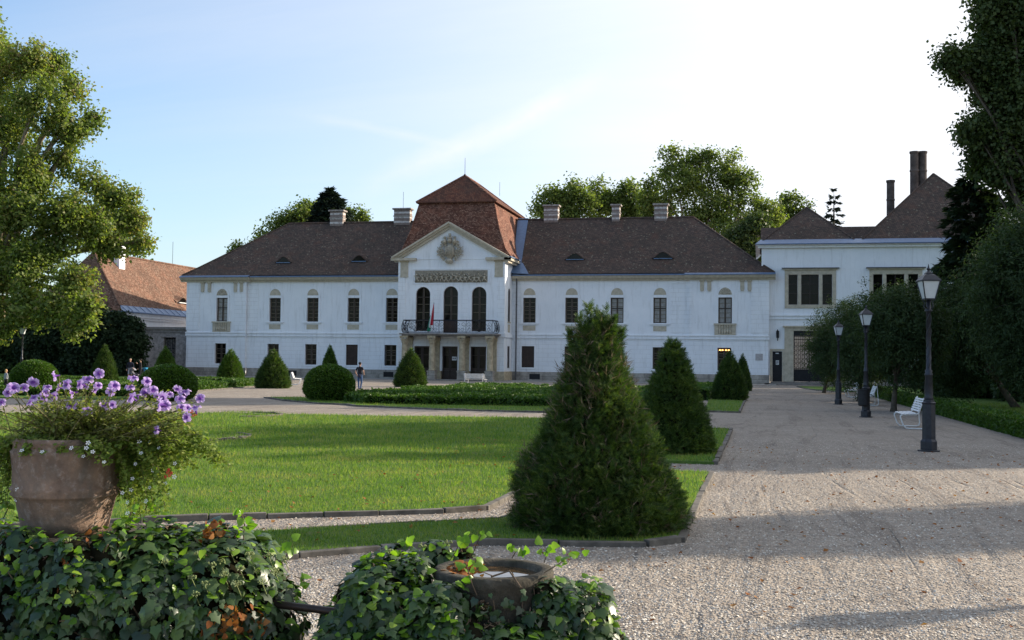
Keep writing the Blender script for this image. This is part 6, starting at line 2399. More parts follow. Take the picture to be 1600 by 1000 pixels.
# ------------------------------------------------------------------ people
def person(label, loc, face, H, top, legs, hairc, pose, skin='skin', sleeves='short', shorts=False, hair_long=False, build=1.0):
    """continuous skinned body; clothing regions are materials of that one mesh; hair is a child"""
    k = H / 1.75
    J = {}
    J['pel'] = (0, 0, .93); J['wst'] = (0, 0, 1.08); J['chest'] = (0, .01, 1.28); J['nk0'] = (0, .01, 1.45); J['nk'] = (0, 0, 1.52)
    J['jaw'] = (0, -.025, 1.585); J['mid'] = (0, -.005, 1.65); J['crn'] = (0, .005, 1.71)
    J['nose'] = (0, -.115, 1.635)
    R = dict(pel=.145, wst=.125, chest=.15, nk0=.07, nk=.05, jaw=.062, mid=.085, crn=.07, nose=.014)
    E = [('pel', 'wst'), ('wst', 'chest'), ('chest', 'nk0'), ('nk0', 'nk'), ('nk', 'jaw'), ('jaw', 'mid'), ('mid', 'crn'), ('mid', 'nose')]
    Lb = {}
    for s, q in ((-1, 'l'), (1, 'r')):
        a = pose.get('arm_' + q, dict(el=(.30, .02, 1.12), wr=(.30, -.08, .87)))
        lg = pose.get('leg_' + q, dict(kn=(.11, -.02, .50), an=(.11, .02, .09)))
        J['ear' + q] = (s * .092, .005, 1.64); R['ear' + q] = .014; E.append(('mid', 'ear' + q))
        J['sh' + q] = (s * .185, .01, 1.41); R['sh' + q] = .062; E.append(('chest', 'sh' + q))
        J['el' + q] = (s * a['el'][0], a['el'][1], a['el'][2]); R['el' + q] = .042; E.append(('sh' + q, 'el' + q))
        J['wr' + q] = (s * a['wr'][0], a['wr'][1], a['wr'][2]); R['wr' + q] = .028; E.append(('el' + q, 'wr' + q))
        w_, e_ = Vector(J['wr' + q]), Vector(J['el' + q])
        d = (w_ - e_).normalized()
        side = d.cross(Vector((0, 1, 0)) if abs(d.y) < .8 else Vector((0, 0, 1))).normalized()
        pn = w_ + d * .07
        J['pm' + q] = tuple(pn); R['pm' + q] = .032; E.append(('wr' + q, 'pm' + q))
        for f in range(4):
            b = pn + d * .03 + side * (f - 1.5) * .019
            L_ = (.055, .07, .065, .05)[f]
            J['f%d%s' % (f, q)] = tuple(b + d * L_ * .5); R['f%d%s' % (f, q)] = .009
            J['g%d%s' % (f, q)] = tuple(b + d * L_ * .9 + Vector((0, -.02, 0))); R['g%d%s' % (f, q)] = .008
            E.append(('pm' + q, 'f%d%s' % (f, q))); E.append(('f%d%s' % (f, q), 'g%d%s' % (f, q)))
        th = w_ + d * .03 - side * .045 + Vector((0, -.01, 0))
        J['th' + q] = tuple(th + d * .03); R['th' + q] = .010; E.append(('wr' + q, 'th' + q))
        J['hp' + q] = (s * .09, 0, .88); R['hp' + q] = .098; E.append(('pel', 'hp' + q))
        J['kn' + q] = (s * lg['kn'][0], lg['kn'][1], lg['kn'][2]); R['kn' + q] = .062; E.append(('hp' + q, 'kn' + q))
        J['cf' + q] = tuple((Vector(J['kn' + q]) * .65 + Vector((s * lg['an'][0], lg['an'][1] + .02, lg['an'][2])) * .35)); R['cf' + q] = .058; E.append(('kn' + q, 'cf' + q))
        J['an' + q] = (s * lg['an'][0], lg['an'][1], lg['an'][2]); R['an' + q] = .04; E.append(('cf' + q, 'an' + q))
        J['hl' + q] = (s * lg['an'][0], lg['an'][1] + .04, lg['an'][2] - .045); R['hl' + q] = .036; E.append(('an' + q, 'hl' + q))
        J['ft' + q] = (s * lg['an'][0] * 1.15, lg['an'][1] - .15, lg['an'][2] - .055); R['ft' + q] = .032; E.append(('an' + q, 'ft' + q))
    names = list(J)
    me = bpy.data.meshes.new('body_skeleton')
    me.from_pydata([tuple(Vector(J[n]) * k) for n in names], [(names.index(a), names.index(b)) for a, b in E], [])
    tmp = bpy.data.objects.new('body_skeleton', me)
    COL.objects.link(tmp)
    md = tmp.modifiers.new('skin', 'SKIN')
    for i, n_ in enumerate(names):
        r = R[n_] * k * (build if n_[:2] in ('pe', 'ws', 'ch', 'hp') else 1)
        sv = me.skin_vertices[0].data[i]
        sv.radius = (r * (1.12 if n_ in ('pel', 'wst', 'chest') else 1), r * (.80 if n_ in ('pel', 'wst', 'chest') else 1))
        sv.use_root = n_ == 'pel'
    md2 = tmp.modifiers.new('sub', 'SUBSURF')
    md2.levels = md2.render_levels = 2
    dg = bpy.context.evaluated_depsgraph_get()
    body = bpy.data.meshes.new_from_object(tmp.evaluated_get(dg), depsgraph=dg)
    bpy.data.objects.remove(tmp)
    for mt in (M[skin], top, legs, M['iron']):
        body.materials.append(mt)
    segs = [(a, b, Vector(J[a]) * k, Vector(J[b]) * k) for a, b in E]

    def region(a, b, t):
        s_ = a[:2] + b[:2]
        if 'nk0' in (a,) and b == 'nk' or a in ('nk', 'jaw', 'mid') or b in ('nose',): return 0
        if a in ('pel',) and b.startswith('hp'): return 2
        if a in ('pel',) and b == 'wst': return 1 if t > .35 else 2
        if a in ('wst', 'chest'): return 1
        if a.startswith('sh'): return 1 if (sleeves == 'long' or t < .62) else 0
        if a.startswith('el'): return 1 if sleeves == 'long' else 0
        if a[:2] in ('wr', 'pm') or a[0] in 'fg' and a[1].isdigit(): return 0
        if a.startswith('hp'): return 2
        if a[:2] in ('kn', 'cf'): return 2 if not shorts else 0
        return 3
    for p in body.polygons:
        c = p.center
        best, bi = 1e9, 0
        for a, b, A, B in segs:
            ab = B - A
            t = max(0, min(1, (c - A).dot(ab) / max(ab.length_squared, 1e-9)))
            d_ = (c - (A + ab * t)).length - (R[a] * (1 - t) + R[b] * t) * k * .9
            if d_ < best:
                best, bi = d_, region(a, b, t)
        p.material_index = bi
        p.use_smooth = True
    root = thing('person', label, 'person', loc, face)
    o = bpy.data.objects.new('body', body)
    COL.objects.link(o)
    o.parent = root
    h = MB()
    h.ball((0, .022 * k, 1.675 * k), (.092 * k, .10 * k, .092 * k), 14, 10)
    if hair_long:
        h.ball((0, .06 * k, 1.58 * k), (.085 * k, .055 * k, .13 * k), 12, 8)
    hm_ = bpy.data.meshes.new('hair')
    hm_.from_pydata(h.v, [], h.f)
    finish(hm_, 'hair', hairc, root, smooth=True)
    return root, k


def local_part(name, mb_, mt, root, smooth=True):
    me = bpy.data.meshes.new(name)
    me.from_pydata(mb_.v, [], mb_.f)
    return finish(me, name, mt, root, smooth)


cl = lambda n, c: simple(n, c, .85, var=.12, bmp=0)
dk_hair = cl('dark_hair', (.018, .013, .010))
gx, gy = G(562, 609)
pr_, k_ = person('person in black T-shirt and blue jeans walking away with a waist bag', (gx, gy, 0), rad(172), 1.76, cl('black_cotton', (.014, .013, .018)), cl('blue_denim', (.035, .075, .17)), dk_hair,
                 dict(arm_l=dict(el=(.27, .03, 1.14), wr=(.20, -.16, 1.02)), arm_r=dict(el=(.30, .05, 1.13), wr=(.24, -.08, .90)),
                      leg_l=dict(kn=(.10, -.04, .50), an=(.08, .03, .09)), leg_r=dict(kn=(.10, -.01, .50), an=(.09, -.07, .09))))
m = MB().ball((-.03, .17, .90), (.12, .07, .12), 10, 8).tube([(.2 * math.cos(t), .15 * math.sin(t), .98 + .02 * math.cos(t)) for t in np.linspace(0, 6.28, 17)], .014, 4)
local_part('waist_bag', m, cl('dark_bag', (.03, .03, .05)), pr_)
gx, gy = G(9, 611)
person('child with long fair hair in a pale grey jacket walking at the left edge', (gx, gy, 0), rad(150), 1.16, cl('grey_jacket', (.26, .26, .28)), cl('dark_trousers', (.015, .014, .016)), cl('fair_hair', (.42, .27, .12)),
       dict(arm_l=dict(el=(.33, .02, 1.16), wr=(.46, -.02, .94)), arm_r=dict(el=(.28, .04, 1.14), wr=(.30, .02, .88)),
            leg_l=dict(kn=(.09, -.10, .52), an=(.09, -.12, .10)), leg_r=dict(kn=(.09, .02, .50), an=(.09, .16, .14))), sleeves='long', hair_long=True, build=1.15)
gx, gy = G(203, 594)
person('bald person in dark navy jumper and pale shorts holding a pushchair', (gx, gy, 0), rad(20), 1.80, cl('navy_jumper', (.012, .016, .035)), cl('pale_check_shorts', (.26, .28, .36)), cl('shaved_hair', (.30, .22, .17)),
       dict(arm_l=dict(el=(.28, .02, 1.14), wr=(.26, -.05, .90)), arm_r=dict(el=(.27, -.02, 1.13), wr=(.30, -.26, 1.0)),
            leg_l=dict(kn=(.11, -.04, .50), an=(.12, .02, .09))), sleeves='long', shorts=True, build=1.08)
gx2, gy2 = G(219, 595)
person('person in black clothes standing right of the pushchair with hand raised to face', (gx2, gy2, 0), rad(-60), 1.78, cl('black_jacket', (.012, .010, .014)), cl('black_trousers', (.012, .013, .02)), dk_hair,
       dict(arm_l=dict(el=(.24, -.12, 1.16), wr=(.10, -.26, 1.38)), arm_r=dict(el=(.27, .03, 1.13), wr=(.22, -.16, .98))), sleeves='long')


def pushchair(label, loc, rz, hood, body_c):
    r = thing('pushchair', label, 'pushchair', loc, rz)
    m = MB()
    for s in (-.24, .24):
        m.tube([(s, -.45, .12), (s, -.05, .5), (s, .45, 1.02)], .014, 5)
        m.tube([(s, .38, .12), (s, -.05, .5), (s, -.3, .62)], .014, 5)
    m.tube([(-.24, .45, 1.02), (.24, .45, 1.02)], .018, 5)
    local_part('frame', m, M['gutter'], r)
    m = MB()
    prof_ = [(-.42, .42), (-.1, .38), (.22, .72), (.26, .90), (.18, .92), (.10, .70), (-.1, .50), (-.42, .50)]
    m.add([(-.2, y, z) for y, z in prof_] + [(.2, y, z) for y, z in prof_], [tuple(range(8)), tuple(reversed(range(8, 16)))] + [(i, i + 8, (i + 1) % 8 + 8, (i + 1) % 8) for i in range(8)])
    local_part('seat', m, body_c, r, False)
    m = MB()
    vs = []
    for i in range(8):
        a = .3 + i * .3
        for s in (-.23, 0, .23):
            vs.append((s, .20 - .34 * math.cos(a) * (1 if s else 1.06), .74 + .30 * math.sin(a) * (1 if s else 1.08)))
    m.add(vs, [(i * 3 + j, i * 3 + j + 1, i * 3 + j + 4, i * 3 + j + 3) for i in range(7) for j in range(2)])
    o_ = local_part('hood', m, hood, r)
    so = o_.modifiers.new('s', 'SOLIDIFY'); so.thickness = .02
    for sx_ in (-.27, .27):
        for y_ in (-.45, .38):
            m = MB()
            m.tube([(sx_, y_ + .12 * math.cos(t), .125 + .11 * math.sin(t)) for t in np.linspace(0, 6.283, 15)], .014, 5)
            m.tube([(sx_, y_, .02), (sx_, y_, .22)], .008, 4).tube([(sx_, y_ - .1, .12), (sx_, y_ + .1, .12)], .008, 4)
            local_part('wheel', m, M['iron'], r)
    return r


gx3, gy3 = G(211, 594)
pushchair('grey pushchair between the two standing people', (gx3, gy3 - .2, 0), rad(100), cl('grey_hood', (.20, .21, .24)), cl('grey_fabric', (.10, .10, .12)))
gx3, gy3 = G(227, 594)
pushchair('bright blue hooded pushchair right of the person in black', (gx3 + .2, gy3, 0), rad(80), cl('blue_hood', (.05, .33, .55)), cl('blue_fabric', (.04, .22, .42)))

# ------------------------------------------------------------------ terracotta pot, petunias
DU = 5.85
uc = D(104, 770, DU)
ubz = D(105, 837, DU - .15).z
us = DU / FP
ux, uy = uc.x, uc.y
pot = thing('terracotta_pot', 'large weathered terracotta flower pot with a raised band', 'flower pot', (ux, uy, ubz))
Zp = lambda py: ubz + (838 - py) * us * 1.0
outer = [(.0, Zp(838)), (62 * us, Zp(838)), (66 * us, Zp(818)), (73 * us, Zp(787)), (77 * us, Zp(781)), (81 * us, Zp(778)), (78.5 * us, Zp(774)), (82 * us, Zp(769)), (78 * us, Zp(765)), (79 * us, Zp(740)),
         (82 * us, Zp(716)), (83 * us, Zp(712)), (80 * us, Zp(709)), (79 * us, Zp(704)), (81.5 * us, Zp(699)), (81 * us, Zp(692)), (77 * us, Zp(692)), (74 * us, Zp(705)), (72 * us, Zp(712)), (0.001, Zp(712))]
m = MB().lathe([(r, z) for r, z in outer], (ux, uy, 0), 56, cap=False)
bmv = []
for x, y, z in m.v:
    n_ = noise.noise((x * 9, y * 9, z * 9)) * .004 + noise.noise((x * 30, y * 30, z * 30)) * .0012
    d_ = Vector((x - ux, y - uy, 0))
    d_ = d_.normalized() if d_.length > .05 else Vector()
    bmv.append((x + d_.x * n_, y + d_.y * n_, z + n_ * .3))
m.v = bmv
m.build('pot_wall', M['terra'], pot, smooth=True)
MB().lathe([(.0005, -.02), (71 * us, -.02), (70 * us, .012), (.0005, .02)], (ux, uy, Zp(708)), 24, cap=False).build('soil', simple('dark_soil', (.03, .022, .016), .95, var=.4, scale=30, bmp=.6), pot)
ped = thing('stone_pedestal', 'square stone pedestal buried in ivy beneath the terracotta pot', 'pedestal', (ux, uy, 0))
MB().box(ux - .30, ux + .30, uy - .30, uy + .30, 0, ubz - .10).build('shaft', M['basin'], ped, bevel=.01)
MB().box(ux - .35, ux + .35, uy - .35, uy + .35, ubz - .10, ubz - .002).build('top_slab', M['basin'], ped, bevel=.015)

pet = thing('petunia_plant', 'bushy petunia with violet-veined flowers growing in the terracotta pot', 'flowers', (ux, uy, Zp(700)))
po = Vector((ux, uy, Zp(700)))
# one flower mesh: ruffled five-lobed trumpet, facing +Z
vs, fs = [], []
RN, AN = 7, 40
for i in range(RN):
    t = i / (RN - 1)
    for j in range(AN):
        a = 2 * math.pi * j / AN
        lobe = 1 - .13 * abs(math.sin(a * 2.5)) ** .5 * 0 - .20 * (abs(math.cos(a * 2.5)) ** 6)
        if t < .45:
            r_ = .0035 + .008 * (t / .45) ** 1.5
            z = -.035 + .034 * (t / .45)
        else:
            q = (t - .45) / .55
            r_ = .0115 + .0235 * q * lobe
            z = -.001 + .006 * q - .010 * q * q + .0045 * q * q * math.sin(a * 10 + 1) + .0055 * q * q * math.cos(a * 5) + .003 * q * math.sin(a * 3)
        vs.append((r_ * math.cos(a), r_ * math.sin(a), z))
for i in range(RN - 1):
    for j in range(AN):
        j2 = (j + 1) % AN
        fs.append((i * AN + j, i * AN + j2, (i + 1) * AN + j2, (i + 1) * AN + j))
fme = bpy.data.meshes.new('flower')
fme.from_pydata(vs, [], fs)
fme.materials.append(M['petal'])
fme.polygons.foreach_set('use_smooth', np.ones(len(fme.polygons), dtype=bool))
fl_px = [(405, 135), (55, 215), (105, 220), (180, 220), (250, 185), (360, 215), (345, 260), (255, 295), (225, 330), (405, 285), (440, 215), (500, 195), (535, 265), (540, 355), (600, 195), (640, 205),
         (665, 155), (750, 115), (745, 205), (840, 250), (870, 205), (780, 365), (850, 350), (660, 395), (985, 215), (1010, 145), (990, 295), (1040, 275), (1115, 175), (1160, 240), (1190, 290), (1250, 355),
         (1205, 350), (1285, 270), (1345, 235), (1395, 250), (1365, 305), (1375, 370), (1425, 375), (1475, 370), (1515, 300), (1410, 445), (1180, 540), (10, 330), (60, 260), (720, 240), (1090, 255), (320, 295), (1230, 300)]
stm = MB()
LP, LN, LT = [], [], []
tolocal = lambda v: (v[0] - po.x, v[1] - po.y, v[2] - po.z)
rq = random.Random(11)


def stem(a, b, sag=.06, leaves=26, r=.0022, spread=.022, lf=.5):
    a, b = Vector(a), Vector(b)
    mid = a.lerp(b, .5) + Vector((rq.gauss(0, .02), rq.gauss(0, .02), sag))
    pts = []
    for i in range(7):
        t = i / 6
        pts.append(a * (1 - t) ** 2 + mid * 2 * t * (1 - t) + b * t * t)
    stm.tube(pts, r, 4)
    for _ in range(leaves):
        t = 1 - rq.random() ** 1.0 * lf - .02
        p = a * (1 - t) ** 2 + mid * 2 * t * (1 - t) + b * t * t
        d = Vector((rq.gauss(0, 1), rq.gauss(0, 1), rq.gauss(.3, .8))).normalized()
        LP.append(p + d * rq.uniform(.003, spread)); LT.append(d); LN.append((rq.gauss(0, .6), rq.gauss(0, .6), 1))


for fx, fy in fl_px:
    px, py = fx / 4.848, 560 + fy / 4.848
    tip = D(px, py, DU + (rq.uniform(-.34, -.12) if py > 622 else rq.uniform(-.28, .10)))
    aim = Vector((rq.gauss(.3, .75), -.85 + rq.gauss(0, .35), rq.gauss(.35, .55))).normalized()
    o = bpy.data.objects.new('flower', fme)
    COL.objects.link(o)
    o.parent = pet
    o.location = tip - po
    o.rotation_euler = aim.to_track_quat('Z', 'Y').to_euler()
    s_ = rq.uniform(.66, 1.08)
    o.scale = (s_, s_ * rq.uniform(.85, 1.05), s_)
    root_ = Vector((ux + (tip.x - ux) * .35 + rq.gauss(0, .05), uy + (tip.y - uy) * .35 + rq.gauss(0, .05), Zp(706)))
    stem(root_, tip - aim * .03, .05, 20, spread=.024, lf=.75)
for i in range(300):       # leafy shoots filling the dome
    px = rq.triangular(-18, 322, 150)
    lim = 622 + 24 * abs((px - 150) / 170) ** 2
    py = rq.uniform(lim, 690)
    tip = D(px, py, DU + rq.uniform(-.28, .24))
    root_ = Vector((ux + (tip.x - ux) * .35 + rq.gauss(0, .07), uy + rq.gauss(0, .1), Zp(708)))
    stem(root_, tip, .04, 36, spread=.030, lf=.75)
P = np.array([tolocal(p) for p in LP])
V, Fc = scatter(P, np.array(LN), np.array([tuple(t) for t in LT]), rng.choice([.8, 1, 1.35], len(P)) * rng.uniform(.014, .032, len(P)), [(0, 0, 0), (.5, -.30, .06), (1, 0, -.05), (.5, .26, .06)], [(0, 1, 2, 3)])
finish(np_mesh('foliage', V, Fc), 'foliage', M['herb'], pet)
stm.build('stems', M['stem'], pet)
# a few withered blooms and small red geranium-like florets at the edge
m = MB()
for px, py in ((296, 645), (302, 649), (290, 647), (300, 643), (306, 647)):
    c = D(px, py, DU - .05)
    for q in range(5):
        a = q * 1.256
        m.ball((c.x + .006 * math.cos(a), c.y, c.z + .006 * math.sin(a)), (.0035, .002, .0035), 6, 4)
m.build('red_florets', M['redflower'], pet)

# trailing plant spilling over both sides
tr = thing('trailing_plant', 'yellow-green trailing plant with tiny white flowers spilling over the pot edge', 'flowers', (ux, uy, Zp(700)))
stm = MB(); LP, LN, LT = [], [], []
ends = [(262, 742), (250, 765), (300, 710), (330, 708), (345, 722), (215, 800), (232, 780), (200, 760), (270, 700), (190, 745), (205, 815), (180, 730), (240, 715), (285, 690), (310, 685),
        (225, 740), (250, 735), (260, 720), (212, 770), (330, 690), (278, 728), (196, 785), (236, 800), (295, 735), (2, 800), (-8, 770), (6, 740), (14, 720), (0, 705), (20, 700), (-15, 740),
        (265, 790), (243, 752), (222, 722), (232, 700), (198, 715), (184, 705), (60, 702), (90, 704), (120, 706), (150, 708), (165, 712), (40, 706)]
for ex, ey_ in ends * 3:
    ex += rq.gauss(0, 7); ey_ += rq.gauss(0, 6)
    sgn = 1 if ex > 100 else -1
    dp_ = DU + rq.uniform(-.22, .12)
    if 30 < ex < 178: dp_ = DU - .27
    e = D(ex, ey_, dp_)
    a = D(min(180, max(28, ex * .55 + 45)), 688, DU + rq.uniform(-.18, .12))
    mid1 = Vector((a.x + (e.x - a.x) * .75, (a.y + e.y) / 2, max(a.z, e.z) + .035))
    pts = [a * (1 - t) ** 2 + mid1 * 2 * t * (1 - t) + e * t * t for t in np.linspace(0, 1, 9)]
    stm.tube(pts, .0016, 4)
    L_ = sum((pts[i + 1] - pts[i]).length for i in range(8))
    for _ in range(int(70 + 210 * L_)):
        t = rq.random() ** .7 * 8
        i = min(7, int(t))
        p = pts[i].lerp(pts[i + 1], t - i)
        d = Vector((rq.gauss(0, 1), rq.gauss(0, 1), rq.gauss(0, .7))).normalized()
        LP.append(p + d * rq.uniform(.002, .020)); LT.append(d + Vector((0, 0, -.3))); LN.append((rq.gauss(0, .6), rq.gauss(-.5, .6), 1))
P = np.array([tolocal(p) for p in LP])
V, Fc = scatter(P, np.array(LN), np.array([tuple(t) for t in LT]), rng.uniform(.010, .025, len(P)), [(0, 0, 0), (.3, -.34, .05), (.75, -.32, 0), (1, 0, -.05), (.75, .32, 0), (.3, .34, .05)], [(0, 1, 2, 3, 4, 5)])
finish(np_mesh('foliage', V, Fc), 'foliage', M['trail'], tr)
stm.build('stems', M['stem'], tr)
wv, wf = [], []
for q in range(5):
    a = q * 1.2566
    b = len(wv)
    for dr, da in ((.15, 0), (.65, -.42), (1, -.25), (1, .25), (.65, .42)):
        wv.append((dr * math.cos(a + da), dr * math.sin(a + da), .12 * dr))
    wf.append(tuple(range(b, b + 5)))
wme = bpy.data.meshes.new('white_flower')
wme.from_pydata(wv, [], wf)
wme.materials.append(M['whiteflower'])
wpx = [(34, 704), (65, 706), (138, 692), (143, 706), (163, 722), (112, 700), (135, 700), (206, 748), (205, 765), (227, 783), (275, 724), (200, 785), (213, 725), (240, 735), (27, 765), (24, 781), (232, 762),
       (222, 708), (248, 700), (218, 690), (198, 802), (190, 770), (258, 756), (130, 713), (270, 745), (235, 690), (210, 800), (262, 771)]
for px, py in wpx:
    c = D(px + rq.gauss(0, 1), py, DU - (.30 if 30 < px < 180 else .18) + rq.uniform(-.04, .03))
    o = bpy.data.objects.new('white_flower', wme)
    COL.objects.link(o)
    o.parent = tr
    o.location = c - po
    o.rotation_euler = Vector((rq.gauss(.2, .3), -1, rq.gauss(.4, .3))).to_track_quat('Z', 'Y').to_euler()
    s_ = rq.uniform(.009, .013)
    o.scale = (s_, s_, s_)
rf = MB()
for px, py in ((262, 738), (265, 743), (259, 745), (264, 734), (268, 739)):
    c = D(px, py, DU - .2)
    for q in range(5):
        a = q * 1.256
        rf.ball((c.x + .0055 * math.cos(a), c.y - .003, c.z + .0055 * math.sin(a)), (.0038, .002, .0038), 6, 4)
rf.build('red_flower', M['redflower'], tr)

# ------------------------------------------------------------------ ivy
ILV = [(.30, 0, .05), (0, 0, 0), (-.10, -.16, -.02), (-.02, -.42, -.06), (.20, -.38, .0), (.40, -.46, -.05), (.56, -.24, .0), (1, 0, -.10), (.56, .24, .0), (.40, .46, -.05), (.20, .38, .0), (-.02, .42, -.06), (-.10, .16, -.02)]
ILF = [(0, i, i + 1 if i < 12 else 1) for i in range(1, 13)]
HLV = [(.35, 0, .06), (0, 0, 0), (-.06, -.25, 0), (.15, -.44, -.03), (.5, -.36, -.02), (.8, -.16, -.04), (1, 0, -.1), (.8, .16, -.04), (.5, .36, -.02), (.15, .44, -.03), (-.06, .25, 0)]
HLF = [(0, i, i + 1 if i < 10 else 1) for i in range(1, 11)]


def ivy(label, balls, n, young, dry, runners, umbels=()):
    C = np.array([tuple(D(px, py, dp)) for px, py, dp, r in balls])
    R = np.array([r for *_, r in balls])
    o0 = Vector((C[:, 0].mean(), C[:, 1].mean(), 0))
    root = thing('ivy_plant', label, 'ivy', o0)
    o0n = np.array(o0)

    def shell(n, lo=.82, hi=1.06):
        idx = rng.choice(len(C), n, p=R ** 2 / (R ** 2).sum())
        d = rdir(n)
        P = C[idx] + d * (R[idx] * rng.uniform(lo, hi, n))[:, None]
        # lumps
        lump = np.array([noise.noise(tuple(p * 5.0)) for p in P])
        P = P + d * (lump * .12)[:, None]
        keep = np.ones(n, bool)
        for c, r in zip(C, R):
            keep &= ~((np.linalg.norm(P - c, axis=1) < r * .80) & (np.linalg.norm(C[idx] - c, axis=1) > 1e-6))
        keep &= P[:, 2] > .02
        return P[keep], d[keep]

    P, d = shell(n)
    nn = unit(d * 1.0 + rdir(len(P)) * .55 + np.array([0, -.15, .35]))
    T = d * .35 + rdir(len(P)) * .45 + np.array([0, 0, -.75])
    V, Fc = scatter(P - o0n, nn, T, rng.choice([.55, .8, 1, 1.35], len(P)) * rng.uniform(.035, .070, len(P)), ILV, ILF)
    finish(np_mesh('leaves', V, Fc), 'leaves', M['ivy'], root)
    # pale young leaves on the crest, sunlit shoots
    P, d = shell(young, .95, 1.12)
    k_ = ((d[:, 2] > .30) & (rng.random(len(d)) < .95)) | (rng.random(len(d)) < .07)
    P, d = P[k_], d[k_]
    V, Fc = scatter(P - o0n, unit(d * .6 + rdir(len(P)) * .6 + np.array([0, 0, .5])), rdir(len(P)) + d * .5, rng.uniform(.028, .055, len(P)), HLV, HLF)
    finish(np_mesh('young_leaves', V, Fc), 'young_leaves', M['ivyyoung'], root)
    if dry:
        P0, P1, nd = dry
        cen = np.array([tuple(D(*q)) for q in P0])
        ii = rng.integers(0, len(cen), nd)
        P = cen[ii] + rng.normal(size=(nd, 3)) * P1
        V, Fc = scatter(P - o0n, rdir(nd) + np.array([0, -.5, .2]), rdir(nd), rng.uniform(.02, .05, nd), HLV, HLF)
        finish(np_mesh('withered_leaves', V, Fc), 'withered_leaves', M['dry'], root)
    st = MB()
    for c, r in zip(C, R):
        for _ in range(16):
            a = Vector(rdir(1)[0]); b = Vector(rdir(1)[0])
            p0, p1 = Vector(c) + a * r * .7, Vector(c) + (a + b * .6).normalized() * r * 1.02
            st.tube([p0, p0.lerp(p1, .5) + b * .02, p1], .003, 4)
    yl = []
    for pts in runners:
        q = [D(*p_) for p_ in pts]
        st.tube(q, .0028, 5)
        for i, p_ in enumerate(q[1:]):
            yl.append(p_)
    st.build('stems', M['vine'], root)
    if yl:
        P = np.repeat(np.array([tuple(p) for p in yl]), 3, axis=0) + rng.normal(size=(len(yl) * 3, 3)) * .018
        V, Fc = scatter(P - o0n, unit(rdir(len(P)) * .6 + np.array([.2, -.6, .5])), rdir(len(P)) + np.array([0, 0, .3]), rng.uniform(.03, .055, len(P)), HLV, HLF)
        finish(np_mesh('shoot_leaves', V, Fc), 'shoot_leaves', M['ivyyoung'], root)
    if umbels:
        um = MB()
        for px, py, dp in umbels:
            c = D(px, py, dp)
            for _ in range(16):
                dd = Vector(rdir(1)[0]); dd.z = abs(dd.z)
                e = c + dd * .022
                um.tube([c, e], .0012, 3)
                um.ball(e, .0042, 6, 4)
            um.tube([c + Vector((0, .05, -.06)), c], .002, 4)
        um.build('flower_heads', simple('pale_green_umbels', (.20, .24, .09), .7), root)
    # dark solid balls inside, standing in for the shade between leaves
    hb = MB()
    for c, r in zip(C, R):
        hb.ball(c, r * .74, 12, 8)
    hb.build('ivy_hull', M['shadehull'], root)
    return root


ivy('broad ivy mound under the terracotta pot', [(-60, 945, 5.75, .36), (35, 955, 5.6, .36), (135, 960, 5.55, .36), (232, 945, 5.6, .37), (325, 945, 5.65, .35), (400, 970, 5.7, .24), (-30, 880, 6.1, .27), (240, 890, 6.0, .22), (320, 890, 5.95, .22), (385, 900, 5.85, .16),
     (0, 1090, 5.5, .42), (110, 1090, 5.45, .42), (220, 1090, 5.5, .42), (320, 1080, 5.55, .38), (195, 870, 5.62, .13), (30, 872, 5.52, .12), (428, 925, 5.75, .11), (70, 874, 5.42, .12), (118, 873, 5.40, .12), (165, 866, 5.45, .12), (25, 862, 5.5, .11), (-15, 865, 5.6, .13), (270, 838, 5.85, .08), (345, 845, 5.8, .09)],
    22000, 5200, ([(345, 975, 5.35), (370, 960, 5.4), (400, 975, 5.5), (390, 1000, 5.45), (100, 905, 5.3), (150, 860, 5.45), (335, 835, 5.65)], .035, 260),
    [[(380, 850, 5.7), (382, 820, 5.66), (378, 803, 5.65), (386, 808, 5.64)], [(440, 880, 5.7), (452, 860, 5.7), (457, 850, 5.7)], [(460, 900, 5.7), (472, 905, 5.68), (478, 915, 5.66)], [(20, 905, 5.3), (10, 890, 5.3), (5, 880, 5.3)],
     [(190, 835, 5.6), (200, 815, 5.6), (205, 800, 5.6)], [(5, 810, 5.9), (15, 790, 5.9)], [(225, 800, 5.9), (232, 785, 5.9)]],
    [(110, 925, 5.25), (118, 930, 5.25), (300, 905, 5.3), (320, 915, 5.3), (345, 880, 5.4), (420, 870, 5.6), (305, 930, 5.3), (255, 880, 5.4), (400, 895, 5.5), (360, 862, 5.45), (375, 890, 5.4), (350, 900, 5.35), (390, 868, 5.5), (430, 895, 5.6), (445, 875, 5.65), (330, 885, 5.35), (410, 912, 5.45), (105, 845, 5.4), (370, 915, 5.35), (310, 868, 5.4)])

# stone basin with water
DB = 5.72
bc = D(772, 888, DB)
bs = DB / FP
bx_, by_ = bc.x, bc.y
bz_ = bc.z
bas = thing('stone_basin', 'round rough stone pillar with a shallow water-filled basin in its top', 'basin', (bx_, by_, 0))
ro = 93 * bs
m = MB().lathe([(ro * .97, 0), (ro * .97, bz_ - .06), (ro * 1.0, bz_ - .045), (ro * 1.0, bz_ - .008), (ro * .975, bz_), (ro * .80, bz_ + .001), (ro * .76, bz_ - .012), (ro * .70, bz_ - .07), (.001, bz_ - .085)], (bx_, by_, 0), 64, cap=False)
nv = []
for x, y, z in m.v:
    n_ = noise.noise((x * 14, y * 14, z * 14)) * .006 + noise.noise((x * 40, y * 40, z * 40)) * .002
    d_ = Vector((x - bx_, y - by_, 0)); d_ = d_.normalized() if d_.length > .05 else Vector()
    nv.append((x + d_.x * n_, y + d_.y * n_, z + n_ * .35))
m.v = nv
m.build('pillar', M['basin'], bas, smooth=True)
